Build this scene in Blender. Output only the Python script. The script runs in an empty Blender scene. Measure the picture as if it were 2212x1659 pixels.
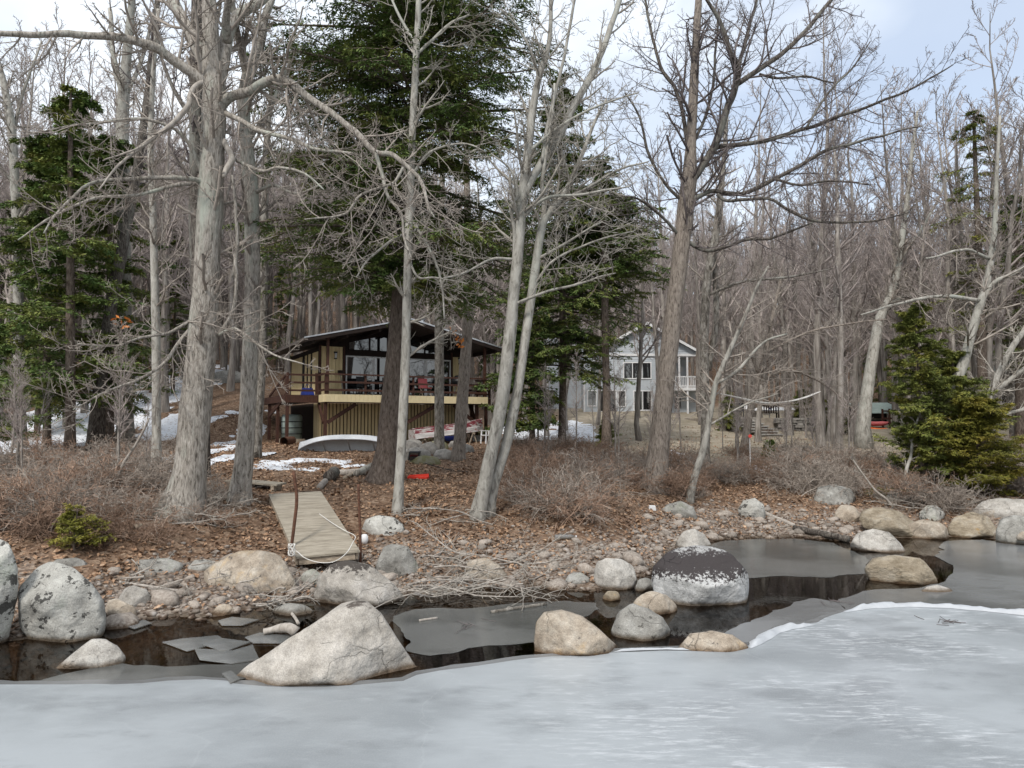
import bpy, math
import numpy as np
from mathutils import Vector
from mathutils.geometry import tessellate_polygon

PI = math.pi
rng = np.random.default_rng(11)
sc = bpy.context.scene
col = sc.collection

# ------------------------------------------------------------------ camera
F, CX, CY = 1536.0, 1106.0, 829.5          # the picture measured on a 2212 x 1659 grid
PITCH, EYE = math.radians(3.1), 3.0
cd = bpy.data.cameras.new('camera')
cd.sensor_width = 36.0
cd.lens = 36.0 * F / 2212.0
cd.clip_start, cd.clip_end = 0.1, 2000
cam = bpy.data.objects.new('camera', cd)
cam.location = (0, 0, EYE)
cam.rotation_euler = (math.radians(90) + PITCH, 0, 0)
col.objects.link(cam)
sc.camera = cam

# ------------------------------------------------------------------ sky, sun, exposure
SUN_EL, SUN_AZ = math.radians(48), math.radians(205)
w = bpy.data.worlds.new('World'); sc.world = w; w.use_nodes = True
nt = w.node_tree; nt.nodes.clear()
N = nt.nodes.new
out = N('ShaderNodeOutputWorld'); bg = N('ShaderNodeBackground'); bg.inputs['Strength'].default_value = 0.1
sky = N('ShaderNodeTexSky'); sky.sky_type = 'NISHITA'; sky.sun_disc = False
sky.sun_elevation = SUN_EL; sky.sun_rotation = SUN_AZ; sky.air_density = 1.0; sky.dust_density = 2.0; sky.ozone_density = 1.0
tc = N('ShaderNodeTexCoord'); mp = N('ShaderNodeMapping'); mp.inputs['Scale'].default_value = (1.5, 1.5, 2.6)
mp.inputs['Location'].default_value = (0.35, 0.1, 0.2)
nz = N('ShaderNodeTexNoise'); nz.inputs['Scale'].default_value = 1.25; nz.inputs['Detail'].default_value = 5; nz.inputs['Roughness'].default_value = .5
rp = N('ShaderNodeValToRGB'); rp.color_ramp.elements[0].position = .36; rp.color_ramp.elements[1].position = .60
rp.color_ramp.elements[0].color = (.38, .38, .38, 1); rp.color_ramp.elements[1].color = (.93, .93, .93, 1)
nz2 = N('ShaderNodeTexNoise'); nz2.inputs['Scale'].default_value = 2.6; nz2.inputs['Detail'].default_value = 6
rp2 = N('ShaderNodeValToRGB'); rp2.color_ramp.elements[0].color = (5.15, 5.45, 5.75, 1); rp2.color_ramp.elements[1].color = (6.0, 6.25, 6.45, 1)
rp2.color_ramp.elements[0].position = .3; rp2.color_ramp.elements[1].position = .7
mx = N('ShaderNodeMix'); mx.data_type = 'RGBA'
L = nt.links.new
L(tc.outputs['Generated'], mp.inputs['Vector']); L(mp.outputs[0], nz.inputs['Vector']); L(mp.outputs[0], nz2.inputs['Vector'])
L(nz.outputs['Fac'], rp.inputs['Fac']); L(nz2.outputs['Fac'], rp2.inputs['Fac'])
sz = N('ShaderNodeSeparateXYZ'); L(tc.outputs['Generated'], sz.inputs[0])     # a cloud layer is thinner to look through overhead than along the horizon
ov = N('ShaderNodeMapRange'); ov.inputs[3].default_value = .86; ov.inputs[4].default_value = 1.45; L(sz.outputs['Z'], ov.inputs[0])
vm = N('ShaderNodeVectorMath'); vm.operation = 'SCALE'; L(rp2.outputs['Color'], vm.inputs[0]); L(ov.outputs[0], vm.inputs['Scale'])
L(rp.outputs['Color'], mx.inputs['Factor']); L(sky.outputs[0], mx.inputs['A']); L(vm.outputs[0], mx.inputs['B'])
L(mx.outputs['Result'], bg.inputs['Color']); L(bg.outputs[0], out.inputs['Surface'])
sd = bpy.data.lights.new('sun', 'SUN'); sd.energy = 1.5; sd.angle = math.radians(10); sd.color = (1, .96, .9)
sun = bpy.data.objects.new('sun', sd); col.objects.link(sun)
sun.rotation_euler = (PI / 2 - SUN_EL, 0, PI - SUN_AZ)
vs = sc.view_settings
vs.view_transform = 'Standard'; vs.look = 'None'; vs.exposure = 1.0; vs.gamma = 1.0; vs.use_curve_mapping = False
sc.cycles.max_bounces = 5; sc.cycles.diffuse_bounces = 3; sc.cycles.glossy_bounces = 3
sc.cycles.transparent_max_bounces = 8; sc.cycles.transmission_bounces = 3

# ------------------------------------------------------------------ noise and terrain
_prm = np.random.default_rng(5).permutation(256); _val = np.random.default_rng(6).random(256)
def vnoise(p):
    p = np.asarray(p, float); i = np.floor(p).astype(int); f = p - i; u = f * f * (3 - 2 * f)
    def h(a, b, c):
        return _val[_prm[(_prm[(_prm[(i[:, 0] + a) & 255] + i[:, 1] + b) & 255] + i[:, 2] + c) & 255]]
    x, y, z = u[:, 0], u[:, 1], u[:, 2]
    a = h(0,0,0)*(1-x)+h(1,0,0)*x; b = h(0,1,0)*(1-x)+h(1,1,0)*x
    c = h(0,0,1)*(1-x)+h(1,0,1)*x; d = h(0,1,1)*(1-x)+h(1,1,1)*x
    return (a*(1-y)+b*y)*(1-z) + (c*(1-y)+d*y)*z - .5
def fbm(p, o=4):
    p = np.asarray(p, float); s = 0; a = 1.0
    for k in range(o):
        s = s + a * vnoise(p * 2**k + 17.3 * k); a *= .5
    return s

def ray(u, v):
    a, b = (u - CX) / F, (CY - v) / F
    return np.array([a, math.cos(PITCH) - b * math.sin(PITCH), math.sin(PITCH) + b * math.cos(PITCH)])
def at(u, v, Y):
    d = ray(u, v); t = Y / d[1]
    return np.array([d[0] * t, Y, EYE + d[2] * t])
def on_z(u, v, z=0.0):
    d = ray(u, v); t = (z - EYE) / d[2]
    return np.array([d[0] * t, d[1] * t, z])

_shore = np.array([on_z(u, v) for u, v in ((0,1395),(240,1345),(460,1335),(600,1312),(680,1300),(830,1285),(900,1290),(1000,1285),
    (1150,1272),(1280,1280),(1400,1245),(1450,1195),(1560,1168),(1700,1162),(1850,1170),(1960,1165),(2060,1161),(2212,1172))])
_sx = np.concatenate([[-60, -9], _shore[:, 0], [16, 60]]); _sy = np.concatenate([[8.2, 9.0], _shore[:, 1], [17.5, 15]])
def shore(X): return np.interp(X, _sx, _sy)
def sst(x, a, b):
    t = np.clip((x - a) / (b - a), 0, 1); return t * t * (3 - 2 * t)
def ground(X, Y):
    X = np.asarray(X, float); Y = np.asarray(Y, float)
    sh = X.shape; X = X.ravel(); Y = Y.ravel()
    d = Y - shore(X)
    z = np.interp(d, (-40, -12, -4, -1, 0, 1, 2.5, 4, 5.5, 9, 14, 20, 24), (-3, -1.5, -.75, -.28, -.03, .12, .38, .80, 1.12, 1.32, 1.55, 1.8, 2.0))
    lf = 1 - sst(X, -16, -4)
    y0 = 42 - 9 * lf
    z = z + np.clip(Y - y0, 0, None) * (.10 + .15 * lf) * sst(Y, y0, y0 + 6)
    z = z + np.clip(Y - 72, 0, 80) * (.22 - .05 * lf - .06 * sst(X, 35, 90)) - np.clip(Y - 150, 0, None) * .15
    q = np.stack([X, Y, 0 * X], 1)
    z = z + fbm(q * .35, 3) * .16 * sst(d, 1, 6) + fbm(q * 1.7, 3) * .07 + fbm(q * .06 + 9, 3) * 3.2 * sst(Y, 55, 110)
    t = np.clip(((X + 3.57) * -1.68 + (Y - 13.9) * 3.2) / 13.06, 0, 1); dd = (X + 3.57 + 1.68 * t) ** 2 + (Y - 13.9 - 3.2 * t) ** 2
    z = z - .26 * np.exp(-dd / .8)
    return z.reshape(sh)
def gz(x, y): return float(ground(np.array([x]), np.array([y]))[0])
def hit(u, v):
    d = ray(u, v); ts = np.concatenate([np.arange(6, 60, .08), np.arange(60, 180, .5)])
    p = ts[:, None] * d[None]; g = np.maximum(ground(p[:, 0], p[:, 1]), -.0)
    k = np.nonzero(EYE + p[:, 2] < g)[0]
    t = ts[k[0]] if len(k) else 120
    return np.array([d[0] * t, d[1] * t, max(gz(d[0] * t, d[1] * t), 0)])

# ------------------------------------------------------------------ mesh building
def nrm(a): return a / np.maximum(np.linalg.norm(a, axis=-1, keepdims=True), 1e-9)
class Geo:
    def __init__(s): s.v = []; s.q = []; s.t = []; s.n = 0
    def add(s, v, q=None, t=None):
        v = np.asarray(v, float).reshape(-1, 3)
        if q is not None and len(q): s.q.append(np.asarray(q, int).reshape(-1, 4) + s.n)
        if t is not None and len(t): s.t.append(np.asarray(t, int).reshape(-1, 3) + s.n)
        s.v.append(v); s.n += len(v); return s
    def tubes(s, P, R, k=3, cap=False):
        P = np.asarray(P, float); R = np.asarray(R, float)
        if P.ndim == 2: P = P[None]; R = R[None]
        M, n = P.shape[:2]
        T = np.empty_like(P); T[:, 1:-1] = P[:, 2:] - P[:, :-2]; T[:, 0] = P[:, 1] - P[:, 0]; T[:, -1] = P[:, -1] - P[:, -2]
        T = nrm(T); ax = np.abs(T).max(1).argmin(1); ref = np.eye(3)[ax][:, None, :]
        U = nrm(np.cross(T, ref)); V = np.cross(T, U)
        a = np.arange(k) * 2 * PI / k
        ring = P[:, :, None] + R[:, :, None, None] * (np.cos(a)[:, None] * U[:, :, None] + np.sin(a)[:, None] * V[:, :, None])
        i = np.arange(M)[:, None, None] * n * k; j = np.arange(n - 1)[None, :, None] * k; c = np.arange(k)[None, None, :]; c2 = (c + 1) % k
        q = np.stack([i + j + c, i + j + c2, i + j + k + c2, i + j + k + c], -1).reshape(-1, 4)
        t = None
        if cap:
            b = np.arange(M)[:, None] * n * k
            m = np.arange(1, k - 1)[None]
            e = (n - 1) * k
            t = np.concatenate([np.stack([b + 0 * m, b + m + 1, b + m], -1).reshape(-1, 3), np.stack([b + e + 0 * m, b + e + m, b + e + m + 1], -1).reshape(-1, 3)])
        return s.add(ring, q, t)
    def box(s, x0, x1, y0, y1, z0, z1):
        v = [(x, y, z) for z in (z0, z1) for x, y in ((x0, y0), (x1, y0), (x1, y1), (x0, y1))]
        return s.add(v, [(3, 2, 1, 0), (4, 5, 6, 7), (0, 1, 5, 4), (1, 2, 6, 5), (2, 3, 7, 6), (3, 0, 4, 7)])
    def beam(s, p, q, wd, ht, up=(0, 0, 1)):
        p = np.asarray(p, float); q = np.asarray(q, float); t = nrm(q - p); up = np.asarray(up, float)
        if abs(t @ up) > .95: up = np.array([0, 1., 0])
        u = nrm(np.cross(t, up)); n = np.cross(u, t); v = []
        for c in (p, q):
            for a, b in ((-1, -1), (1, -1), (1, 1), (-1, 1)): v.append(c + u * a * wd / 2 + n * b * ht / 2)
        return s.add(v, [(3, 2, 1, 0), (4, 5, 6, 7), (0, 1, 5, 4), (1, 2, 6, 5), (2, 3, 7, 6), (3, 0, 4, 7)])
    def prism(s, poly, vec):
        """extrude a 3-D polygon (any shape) along vec"""
        P = np.asarray(poly, float); n = len(P); vec = np.asarray(vec, float)
        tr = [tuple(t) for t in tessellate_polygon([[Vector(p) for p in P]])]
        t = tr + [tuple(i + n for i in reversed(x)) for x in tr]
        return s.add(np.concatenate([P, P + vec]), [(i, (i + 1) % n, (i + 1) % n + n, i + n) for i in range(n)], t)
    def lathe(s, prof, c=(0, 0, 0), k=16):
        r = np.array([p[0] for p in prof]); z = np.array([p[1] for p in prof]); a = np.arange(k) * 2 * PI / k
        v = np.stack([r[:, None] * np.cos(a), r[:, None] * np.sin(a), z[:, None] + 0 * a], -1).reshape(-1, 3) + np.asarray(c, float)
        j = np.arange(len(r) - 1)[:, None] * k; i = np.arange(k)[None]; i2 = (i + 1) % k
        return s.add(v, np.stack([j + i, j + i2, j + k + i2, j + k + i], -1).reshape(-1, 4))
    def mesh(s, name, mat, base=(0, 0, 0), smooth=False):
        me = bpy.data.meshes.new(name)
        v = (np.concatenate(s.v) if s.v else np.zeros((0, 3))) - np.asarray(base, float)
        q = np.concatenate(s.q) if s.q else np.zeros((0, 4), int); t = np.concatenate(s.t) if s.t else np.zeros((0, 3), int)
        me.vertices.add(len(v)); me.vertices.foreach_set('co', v.astype(np.float32).ravel())
        li = np.concatenate([q.ravel(), t.ravel()]); me.loops.add(len(li)); me.loops.foreach_set('vertex_index', li.astype(np.int32))
        me.polygons.add(len(q) + len(t))
        me.polygons.foreach_set('loop_start', np.concatenate([np.arange(len(q)) * 4, len(q) * 4 + np.arange(len(t)) * 3]).astype(np.int32))
        me.polygons.foreach_set('use_smooth', np.full(len(q) + len(t), bool(smooth)))
        me.materials.append(mat); me.update(calc_edges=True); me.validate()
        return me
    def obj(s, name, mat, parent=None, base=None, smooth=False):
        """a part (parent given: coordinates are the parent's own unless base is given) or a top-level thing standing at base"""
        b = (0, 0, 0) if base is None else base
        return link(name, s.mesh(name, mat, b, smooth), parent, (0, 0, 0) if parent else b)
def link(name, me, parent=None, loc=(0, 0, 0)):
    o = bpy.data.objects.new(name, me); col.objects.link(o)
    if parent is not None: o.parent = parent
    o.location = tuple(float(x) for x in loc); return o
def tag(o, label=None, cat=None, group=None, kind=None):
    for k, v in (('label', label), ('category', cat), ('group', group), ('kind', kind)):
        if v: o[k] = v
    return o
def thing(name, label, cat, loc=(0, 0, 0), rz=0.0, group=None):
    o = link(name, None, None, loc); o.rotation_euler = (0, 0, rz); o.empty_display_size = .2
    return tag(o, label, cat, group)
def dup(root, loc, rz=0.0, scale=1.0, label=None, group=None):
    c = root.copy(); col.objects.link(c); c.location = tuple(float(x) for x in loc); c.rotation_euler = (0, 0, rz); c.scale = (scale,) * 3
    if label: c['label'] = label
    if group: c['group'] = group
    for ch in root.children:
        d = ch.copy(); col.objects.link(d); d.parent = c
    return c

# ------------------------------------------------------------------ materials
def mat(name, ramp, scale=4.0, stretch=(1, 1, 1), detail=6, rough=.85, bump=.25, bscale=None, vary=0.0, spec=.3, metal=0.0,
        spots=None, spots2=None, dist=.02, wet=False, crack=0.0, distort=0.0):
    """ramp: [(pos, rgb)...] over a noise; spots: (scale, threshold, rgb, width); vary: brightness change from object to object"""
    m = bpy.data.materials.new(name); m.use_nodes = True; t = m.node_tree; b = t.nodes['Principled BSDF']; N = t.nodes.new; L = t.links.new
    b.inputs['Roughness'].default_value = rough; b.inputs['Specular IOR Level'].default_value = spec; b.inputs['Metallic'].default_value = metal
    c = N('ShaderNodeTexCoord'); mp = N('ShaderNodeMapping'); mp.inputs['Scale'].default_value = stretch
    L(c.outputs['Object'], mp.inputs['Vector'])
    n = N('ShaderNodeTexNoise'); n.inputs['Scale'].default_value = scale; n.inputs['Detail'].default_value = detail; n.inputs['Roughness'].default_value = .65; n.inputs['Distortion'].default_value = distort
    oi = N('ShaderNodeObjectInfo')
    if vary:
        add = N('ShaderNodeVectorMath'); add.operation = 'MULTIPLY_ADD'; add.inputs[1].default_value = (1, 1, 1)
        mul = N('ShaderNodeMath'); mul.operation = 'MULTIPLY'; mul.inputs[1].default_value = 40; L(oi.outputs['Random'], mul.inputs[0])
        L(mp.outputs[0], add.inputs[0]); L(mul.outputs[0], add.inputs[2]); vec = add.outputs[0]
    else: vec = mp.outputs[0]
    L(vec, n.inputs['Vector'])
    r = N('ShaderNodeValToRGB'); e = r.color_ramp.elements
    while len(e) < len(ramp): e.new(.5)
    for i, (p, cc) in enumerate(ramp): e[i].position = p; e[i].color = (*cc, 1)
    L(n.outputs['Fac'], r.inputs['Fac']); cur = r.outputs['Color']
    for sp in (spots, spots2):
        if not sp: continue
        n2 = N('ShaderNodeTexNoise'); n2.inputs['Scale'].default_value = sp[0]; n2.inputs['Detail'].default_value = 8; n2.inputs['Roughness'].default_value = .7
        L(vec, n2.inputs['Vector'])
        mr = N('ShaderNodeMapRange'); mr.inputs[1].default_value = sp[1]; mr.inputs[2].default_value = sp[1] + sp[3]
        L(n2.outputs['Fac'], mr.inputs[0]); x = N('ShaderNodeMix'); x.data_type = 'RGBA'; x.inputs['B'].default_value = (*sp[2], 1)
        L(mr.outputs[0], x.inputs['Factor']); L(cur, x.inputs['A']); cur = x.outputs['Result']
    ck = None
    if crack:    # joints in the stone: thin wandering lines, open only here and there
        wn = N('ShaderNodeTexNoise'); wn.inputs['Scale'].default_value = 1.7; wn.inputs['Detail'].default_value = 6; L(vec, wn.inputs['Vector'])
        wv = N('ShaderNodeVectorMath'); wv.operation = 'MULTIPLY_ADD'; wv.inputs[1].default_value = (.9, .9, .9); L(wn.outputs['Color'], wv.inputs[0]); L(vec, wv.inputs[2])
        vo = N('ShaderNodeTexVoronoi'); vo.feature = 'DISTANCE_TO_EDGE'; vo.inputs['Scale'].default_value = 1.15; L(wv.outputs[0], vo.inputs['Vector'])
        gate = N('ShaderNodeMapRange'); gate.inputs[1].default_value = .46; gate.inputs[2].default_value = .62; L(wn.outputs['Fac'], gate.inputs[0])
        ln = N('ShaderNodeMapRange'); ln.inputs[1].default_value = .0; ln.inputs[2].default_value = .010; ln.inputs[3].default_value = 1; ln.inputs[4].default_value = 0; L(vo.outputs['Distance'], ln.inputs[0])
        ck = N('ShaderNodeMath'); ck.operation = 'MULTIPLY'; L(gate.outputs[0], ck.inputs[0]); L(ln.outputs[0], ck.inputs[1])
        cs = N('ShaderNodeMath'); cs.operation = 'MULTIPLY'; cs.inputs[1].default_value = crack; L(ck.outputs[0], cs.inputs[0])
        x = N('ShaderNodeMix'); x.data_type = 'RGBA'; x.inputs['B'].default_value = (.06, .052, .045, 1); L(cs.outputs[0], x.inputs['Factor']); L(cur, x.inputs['A']); cur = x.outputs['Result']
    if crack:
        for ss, lo, hi_ in ((75, .70, 1.2), (9, .80, 1.14)):
            n5 = N('ShaderNodeTexNoise'); n5.inputs['Scale'].default_value = ss; n5.inputs['Detail'].default_value = 4; n5.inputs['Roughness'].default_value = .75; L(vec, n5.inputs['Vector'])
            mr = N('ShaderNodeMapRange'); mr.inputs[1].default_value = .34; mr.inputs[2].default_value = .66; mr.inputs[3].default_value = lo; mr.inputs[4].default_value = hi_; L(n5.outputs['Fac'], mr.inputs[0])
            vm_ = N('ShaderNodeVectorMath'); vm_.operation = 'SCALE'; L(cur, vm_.inputs[0]); L(mr.outputs[0], vm_.inputs['Scale']); cur = vm_.outputs[0]
    if wet:      # the dark band that lake water leaves round a rock
        g = N('ShaderNodeNewGeometry'); sx = N('ShaderNodeSeparateXYZ'); L(g.outputs['Position'], sx.inputs[0])
        nn = N('ShaderNodeMath'); nn.operation = 'MULTIPLY_ADD'; nn.inputs[1].default_value = .12; L(n.outputs['Fac'], nn.inputs[0]); L(sx.outputs['Z'], nn.inputs[2])
        mr = N('ShaderNodeMapRange'); mr.inputs[1].default_value = .08; mr.inputs[2].default_value = .145; L(nn.outputs[0], mr.inputs[0])
        x = N('ShaderNodeMix'); x.data_type = 'RGBA'; x.blend_type = 'MULTIPLY'; x.inputs['Factor'].default_value = 1
        rr = N('ShaderNodeValToRGB'); rr.color_ramp.elements[0].color = (.36, .29, .23, 1); rr.color_ramp.elements[1].color = (1, 1, 1, 1)
        L(mr.outputs[0], rr.inputs['Fac']); L(cur, x.inputs['A']); L(rr.outputs['Color'], x.inputs['B']); cur = x.outputs['Result']
    if vary:
        hs = N('ShaderNodeHueSaturation'); mr = N('ShaderNodeMapRange'); mr.inputs[3].default_value = 1 - vary; mr.inputs[4].default_value = 1 + vary
        L(oi.outputs['Random'], mr.inputs[0]); L(mr.outputs[0], hs.inputs['Value']); L(cur, hs.inputs['Color']); cur = hs.outputs['Color']
    L(cur, b.inputs['Base Color'])
    if bump:
        n3 = N('ShaderNodeTexNoise'); n3.inputs['Scale'].default_value = bscale or scale * 3; n3.inputs['Detail'].default_value = 8; n3.inputs['Roughness'].default_value = .65
        L(vec, n3.inputs['Vector'])
        bp = N('ShaderNodeBump'); bp.inputs['Strength'].default_value = bump; bp.inputs['Distance'].default_value = dist
        hgt = n3.outputs['Fac']
        if ck:
            n4 = N('ShaderNodeTexNoise'); n4.inputs['Scale'].default_value = 2.6; n4.inputs['Detail'].default_value = 10; n4.inputs['Roughness'].default_value = .6; L(vec, n4.inputs['Vector'])
            h2 = N('ShaderNodeMath'); h2.operation = 'MULTIPLY_ADD'; h2.inputs[1].default_value = 3.0; L(n4.outputs['Fac'], h2.inputs[0]); L(hgt, h2.inputs[2])
            h3 = N('ShaderNodeMath'); h3.operation = 'SUBTRACT'; L(h2.outputs[0], h3.inputs[0]); L(ck.outputs[0], h3.inputs[1]); hgt = h3.outputs[0]
        L(hgt, bp.inputs['Height']); L(bp.outputs[0], b.inputs['Normal'])
    return m
def bark(name, dark, mid, light, lichen=None, sx=22, sz=5.0, bump=1.0):
    return mat(name, [(.34, dark), (.46, mid), (.64, light)], scale=1.0, stretch=(sx, sx, sz), detail=6, bump=bump, bscale=1.3, dist=.03, vary=.12, distort=.7,
               spots=(.06, .50, lichen, .16) if lichen else None, spec=.15)
BARK_OAK = bark('bark_oak', (.085, .074, .062), (.24, .215, .185), (.40, .37, .33), (.34, .36, .31))
BARK_WARM = bark('bark_warm', (.075, .06, .05), (.19, .16, .135), (.30, .26, .22))
BARK_DARK = bark('bark_dark', (.022, .018, .016), (.06, .05, .043), (.16, .145, .125), (.17, .17, .15))
BARK_HEM = bark('bark_hemlock', (.05, .038, .03), (.115, .09, .073), (.19, .155, .13), sx=18)
BARK_PALE = bark('bark_pale', (0.122, 0.112, 0.0972), (0.259, 0.245, 0.216), (0.374, 0.36, 0.324), (0.302, 0.31, 0.274), sx=9, sz=3, bump=.5)
BARK_MOTT = bark('bark_mottled', (.05, .043, .036), (.14, .125, .105), (.30, .28, .25), (.36, .35, .31), sx=10, sz=4)
TWIG_OAK = mat('twig_grey', [(.35, (.17, .145, .125)), (.65, (.36, .32, .28))], scale=3, bump=0, vary=.1, spec=.1)
TWIG_DARK = mat('twig_dark', [(.35, (0.069, 0.0575, 0.0575)), (.65, (0.172, 0.149, 0.144))], scale=3, bump=0, vary=.1, spec=.1)
TWIG_PALE = mat('twig_pale', [(.35, (0.23, 0.208, 0.178)), (.65, (0.391, 0.365, 0.323))], scale=3, bump=0, vary=.1, spec=.1)
DEADWOOD = mat('bleached_wood', [(.35, (0.231, 0.204, 0.177)), (.65, (0.394, 0.36, 0.32))], scale=5, stretch=(3, 3, 1), bump=.3, spec=.1)
FAR_BARK = mat('bark_far', [(.35, (0.11, 0.0935, 0.0825)), (.5, (0.209, 0.187, 0.165)), (.68, (0.341, 0.314, 0.286))], scale=1.2, stretch=(5, 5, .8), bump=0, vary=.28, spec=.1)
FAR_TWIG = mat('twig_far', [(.35, (0.202, 0.171, 0.159)), (.65, (0.392, 0.342, 0.316))], scale=.8, bump=0, vary=.25, spec=.1)
BRUSH_RED = mat('brush_reddish', [(.3, (.15, .095, .065)), (.55, (.30, .205, .15)), (.75, (.47, .39, .32))], scale=4, bump=0, vary=.28, spec=.1)
BRUSH_GREY = mat('brush_grey', [(.3, (.15, .125, .105)), (.55, (.31, .265, .225)), (.75, (.48, .44, .39))], scale=4, bump=0, vary=.28, spec=.1)
NEEDLE = mat('needles_dark', [(.26, (.032, .062, .021)), (.44, (.082, .130, .036)), (.58, (.155, .180, .048)), (.74, (.27, .23, .07))], scale=.9, detail=8, bump=0, vary=.15, spec=.15, rough=.7)
NEEDLE2 = mat('needles_olive', [(.3, (0.051, 0.0735, 0.0224)), (.5, (0.143, 0.164, 0.0408)), (.72, (0.347, 0.317, 0.0715))], scale=1.3, detail=8, bump=0, vary=.15, spec=.15, rough=.7)
NEEDLE3 = mat('needles_yellow', [(.3, (0.051, 0.0612, 0.0122)), (.5, (0.143, 0.138, 0.0254)), (.72, (0.307, 0.245, 0.051))], scale=2, detail=8, bump=0, vary=.15, spec=.15, rough=.7)
ROCKM = dict(scale=2.6, rough=.9, bump=.75, bscale=11, dist=.035, wet=True, vary=.07, spec=.2, crack=.22, detail=9)
ROCK = mat('granite_pale', [(.3, (0.235, 0.218, 0.191)), (.5, (0.375, 0.352, 0.318)), (.7, (0.47, 0.453, 0.418))], spots=(38, .60, (0.14, 0.126, 0.113), .05), spots2=(1.6, .62, (0.348, 0.288, 0.218), .12), **ROCKM)
ROCK_LICHEN = mat('granite_lichen', [(.3, (0.254, 0.244, 0.22)), (.5, (0.389, 0.38, 0.347)), (.7, (0.489, 0.482, 0.447))], spots=(4.5, .56, (0.0633, 0.0608, 0.0558), .02), spots2=(1.3, .56, (0.338, 0.355, 0.295), .12), **ROCKM)
ROCK_TAN = mat('granite_tan', [(.3, (0.211, 0.169, 0.127)), (.5, (0.338, 0.287, 0.228)), (.7, (0.439, 0.397, 0.338))], spots=(1.5, .55, (0.422, 0.312, 0.186), .12), spots2=(5, .63, (0.11, 0.0929, 0.0803), .04), **ROCKM)
ROCK_GREY = mat('granite_grey', [(.3, (0.152, 0.144, 0.13)), (.5, (0.261, 0.253, 0.23)), (.7, (0.378, 0.369, 0.343))], spots=(6, .6, (0.09, 0.0855, 0.0765), .04), spots2=(1.2, .58, (0.225, 0.234, 0.18), .12), **ROCKM)
ROCK_OCHRE = mat('granite_ochre', [(.3, (0.156, 0.124, 0.0845)), (.5, (0.293, 0.247, 0.182)), (.7, (0.403, 0.364, 0.299))], stretch=(1, 1, 2.2), spots=(1.8, .6, (0.0975, 0.065, 0.052), .1), spots2=(2.4, .63, (0.338, 0.221, 0.091), .1), **ROCKM)
COBBLE = mat('cobble', [(.3, (0.156, 0.129, 0.109)), (.5, (0.25, 0.215, 0.183)), (.7, (0.343, 0.312, 0.273))], scale=5, bump=.3, bscale=18, vary=.3, wet=True, spec=.2)
RUST = mat('rusty_steel', [(.3, (0.045, 0.021, 0.0135)), (.6, (0.12, 0.0562, 0.0338))], scale=18, bump=.3, rough=.8)
PLY = mat('weathered_plywood', [(.3, (.165, .14, .105)), (.52, (.275, .245, .195)), (.72, (.355, .32, .26))], scale=1.3, stretch=(1.4, 12, 12), detail=9, bump=.35, bscale=3, spots=(2.2, .56, (.17, .15, .12), .12), spots2=(7, .64, (.09, .075, .06), .04))
TIMBER = mat('old_timber', [(.3, (.16, .125, .09)), (.6, (.36, .30, .23))], scale=3, stretch=(2, 8, 8), bump=.3)
BROWN = mat('brown_stain', [(.3, (.030, .012, .008)), (.7, (.075, .032, .020))], scale=5, stretch=(4, 4, 1), bump=.15, rough=.7)
DKBROWN = mat('dark_stain', [(.3, (.010, .006, .005)), (.7, (.024, .014, .010))], scale=4, bump=.1, rough=.8)
YELLOW = mat('yellow_siding', [(.25, (.50, .385, .20)), (.5, (.65, .515, .285)), (.75, (.74, .60, .35))], scale=1.6, stretch=(6, 6, .8), bump=.1, vary=.08, rough=.7, spots=(1.1, .62, (.40, .33, .22), .2))
CREAM = mat('cream_board', [(.25, (0.524, 0.43, 0.253)), (.75, (0.636, 0.542, 0.337))], scale=2, bump=.05, vary=.05, rough=.7)
ROOFM = mat('roof_shingle', [(.3, (.05, .042, .038)), (.7, (.12, .10, .09))], scale=6, bump=.3)
ALU = mat('white_aluminium', [(.3, (0.51, 0.51, 0.501)), (.7, (0.629, 0.629, 0.62))], scale=6, bump=0, rough=.45)
STEEL = mat('bare_metal', [(.3, (.42, .43, .45)), (.7, (.62, .63, .65))], scale=4, bump=.05, rough=.38, metal=.7)
CANOEM = mat('grey_canoe_hull', [(.3, (0.423, 0.432, 0.441)), (.7, (0.557, 0.568, 0.576))], scale=2, bump=.05, rough=.4, spots=(3, .66, (0.27, 0.27, 0.27), .1))
BLACKM = mat('black_metal', [(.3, (.010, .010, .011)), (.7, (.025, .025, .026))], scale=6, bump=.05, rough=.5)
RED = mat('red_plastic', [(.3, (.60, .030, .015)), (.7, (.75, .05, .022))], scale=4, bump=.02, rough=.5)
PINK = mat('faded_red_cloth', [(.3, (.42, .09, .10)), (.7, (.55, .15, .15))], scale=6, bump=.1)
BLUE = mat('blue_plastic', [(.3, (.02, .035, .20)), (.7, (.035, .06, .32))], scale=6, bump=.05, rough=.5)
NAVY = mat('navy_canvas', [(.3, (.015, .018, .045)), (.7, (.03, .035, .08))], scale=6, bump=.05)
BOATRED = mat('peeling_red_paint', [(.42, (.13, .02, .028)), (.5, (.18, .03, .04)), (.545, (.33, .30, .28)), (.7, (.48, .46, .44))], scale=2.6, stretch=(.7, 3, 3), detail=9, bump=.25)
BOATGREY = mat('peeling_grey_paint', [(.36, (.24, .05, .055)), (.41, (.33, .30, .285)), (.6, (.50, .48, .46))], scale=3, stretch=(.6, 3, 3), detail=9, bump=.25)
WHITE = mat('white_paint', [(.3, (0.578, 0.578, 0.578)), (.7, (0.68, 0.68, 0.68))], scale=4, bump=0, rough=.55)
SIDING = mat('grey_clapboard', [(.3, (.37, .40, .425)), (.7, (.46, .49, .515))], scale=1.5, bump=.03, rough=.6)
GREENROOF = mat('green_metal_roof', [(.3, (.19, .24, .22)), (.7, (.30, .36, .34))], scale=3, bump=.05, rough=.5)
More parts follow.
